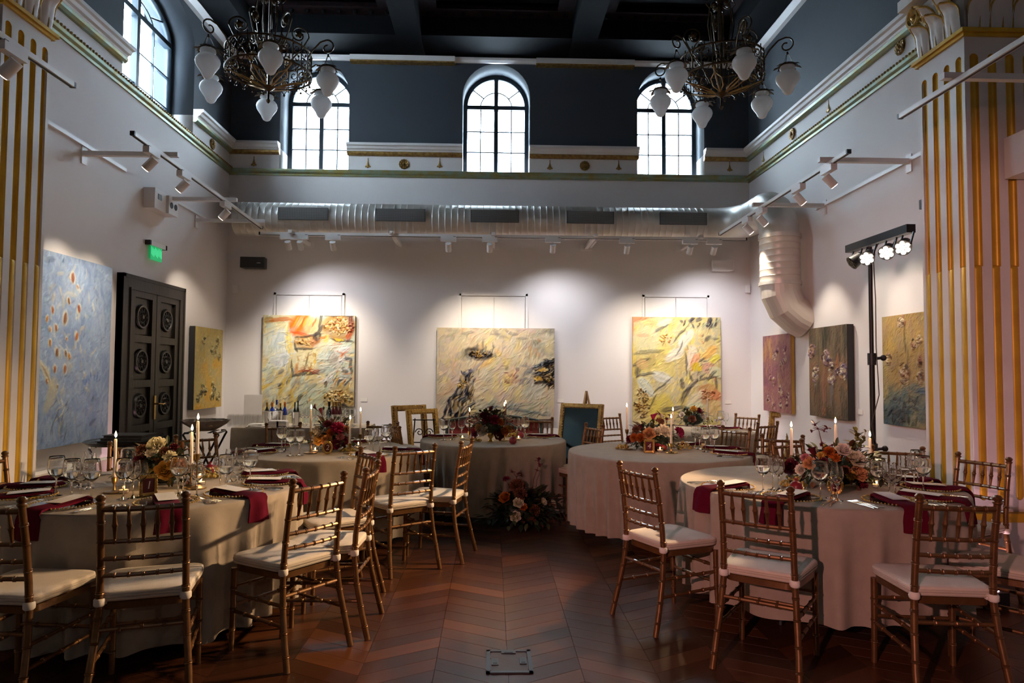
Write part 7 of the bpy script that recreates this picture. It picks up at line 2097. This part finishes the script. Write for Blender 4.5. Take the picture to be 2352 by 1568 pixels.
def leaning_frame(name, label, cat, px, yy, w, h, fw, rz, lean, m, panel=None, z0=0.0, beads=True, depth=.04):
    """rectangular frame standing on its lower edge, turned by rz and leaning back"""
    q = ray(px, 900); x = q.x / q.y * yy
    t = thing(name, label, cat, (x, yy, z0)); t.rotation_euler = (0, 0, 0)
    t.matrix_world = Matrix.Translation((x, yy, z0)) @ Matrix.Rotation(rz, 4, 'Z') @ Matrix.Rotation(-lean, 4, 'X')
    for nm, c_, s_ in (('side_rail', (-w / 2 + fw / 2, 0, h / 2), (fw, depth, h)), ('side_rail', (w / 2 - fw / 2, 0, h / 2), (fw, depth, h)), ('top_rail', (0, 0, h - fw / 2), (w - 2 * fw, depth, fw)), ('bottom_rail', (0, 0, fw / 2), (w - 2 * fw, depth, fw))):
        mb = MB(); mb.box(c_, s_)
        mb.box((c_[0], -depth / 2 - .006, c_[2]), (s_[0] * (.55 if s_[0] == fw else 1), .014, s_[2] * (.55 if s_[2] == fw else 1)))
        if beads:
            L = max(s_[0], s_[2]); n = int(L / .035)
            for k in range(n):
                o_ = (k + .5) / n * L - L / 2
                for e in (-.36, .36):
                    p_ = (c_[0] + (o_ if s_[0] == L else e * fw), -depth / 2 - .003, c_[2] + (o_ if s_[2] == L else e * fw))
                    mb.ball(p_, .010, 6, 4)
        mb.build(nm, m, t, smooth=False)
    if panel is not None:
        MB().box((0, -.004, h / 2), (w - 2 * fw + .01, .012, h - 2 * fw + .01)).build('glass' if panel is M['mirror'] else 'panel', panel, t, smooth=False)
    return t
mr = leaning_frame('mirror', 'tall dark mirror in a gilt frame leaning right of the sofa', 'mirror', 1322, 8.72, .60, 1.06, .06, math.radians(-32), .20, M['gilt'], M['mirror'], .02)
ea = thing('easel', 'light wooden easel behind the tall mirror', 'easel', (1.28, 9.02, 0))
for a_, b_ in (((-.25, -.05, 0), (0, .10, 1.22)), ((.25, -.05, 0), (0, .10, 1.22)), ((0, .42, 0), (0, .12, 1.18))):
    MB().bar(a_, b_, .03, .02).build('leg', M['wood'], ea, smooth=False)
MB().box((0, .03, .55), (.30, .02, .04)).build('crossbar', M['wood'], ea, smooth=False)
leaning_frame('picture_frame', 'dark old gilt picture frame standing behind the bright one', 'frame', 954, 9.05, .52, 1.03, .075, math.radians(38), .16, M['gilt'], None)
leaning_frame('picture_frame', 'bright gilt picture frame with beaded edge beside the chair', 'frame', 986, 8.72, .46, 1.0, .062, math.radians(38), .18, M['gilt_bright'], None)
leaning_frame('picture_frame', 'narrow gilt frame seen edge-on, leaning on the right wall', 'frame', 1775, 8.75, .50, .98, .08, math.radians(-80), .14, M['gilt'], None)
isx, isy = -.86, 8.93
iron = thing('iron_stand', 'black wrought iron scroll stand seen through the gilt frame', 'stand', (isx, isy, 0))
mb = MB()
for s_ in (-1, 1):
    mb.tube([(s_ * .16, 0, 0), (s_ * .15, 0, .45), (s_ * .12, 0, .86)], .009, 6)
    for z in (.42, .68):
        mb.tube([Vector((s_ * (.06 + (.055 * (1 - k / 18 * .8)) * math.cos(k * .45)), 0, z + .055 * (1 - k / 18 * .8) * math.sin(k * .45))) for k in range(19)], .007, 6)
for z in (.30, .55, .84): mb.tube([(-.15, 0, z), (.15, 0, z)], .008, 6)
mb.tube([(0, .2, 0), (0, .02, .84)], .009, 6)
mb.build('scrollwork', M['black_metal'], iron)
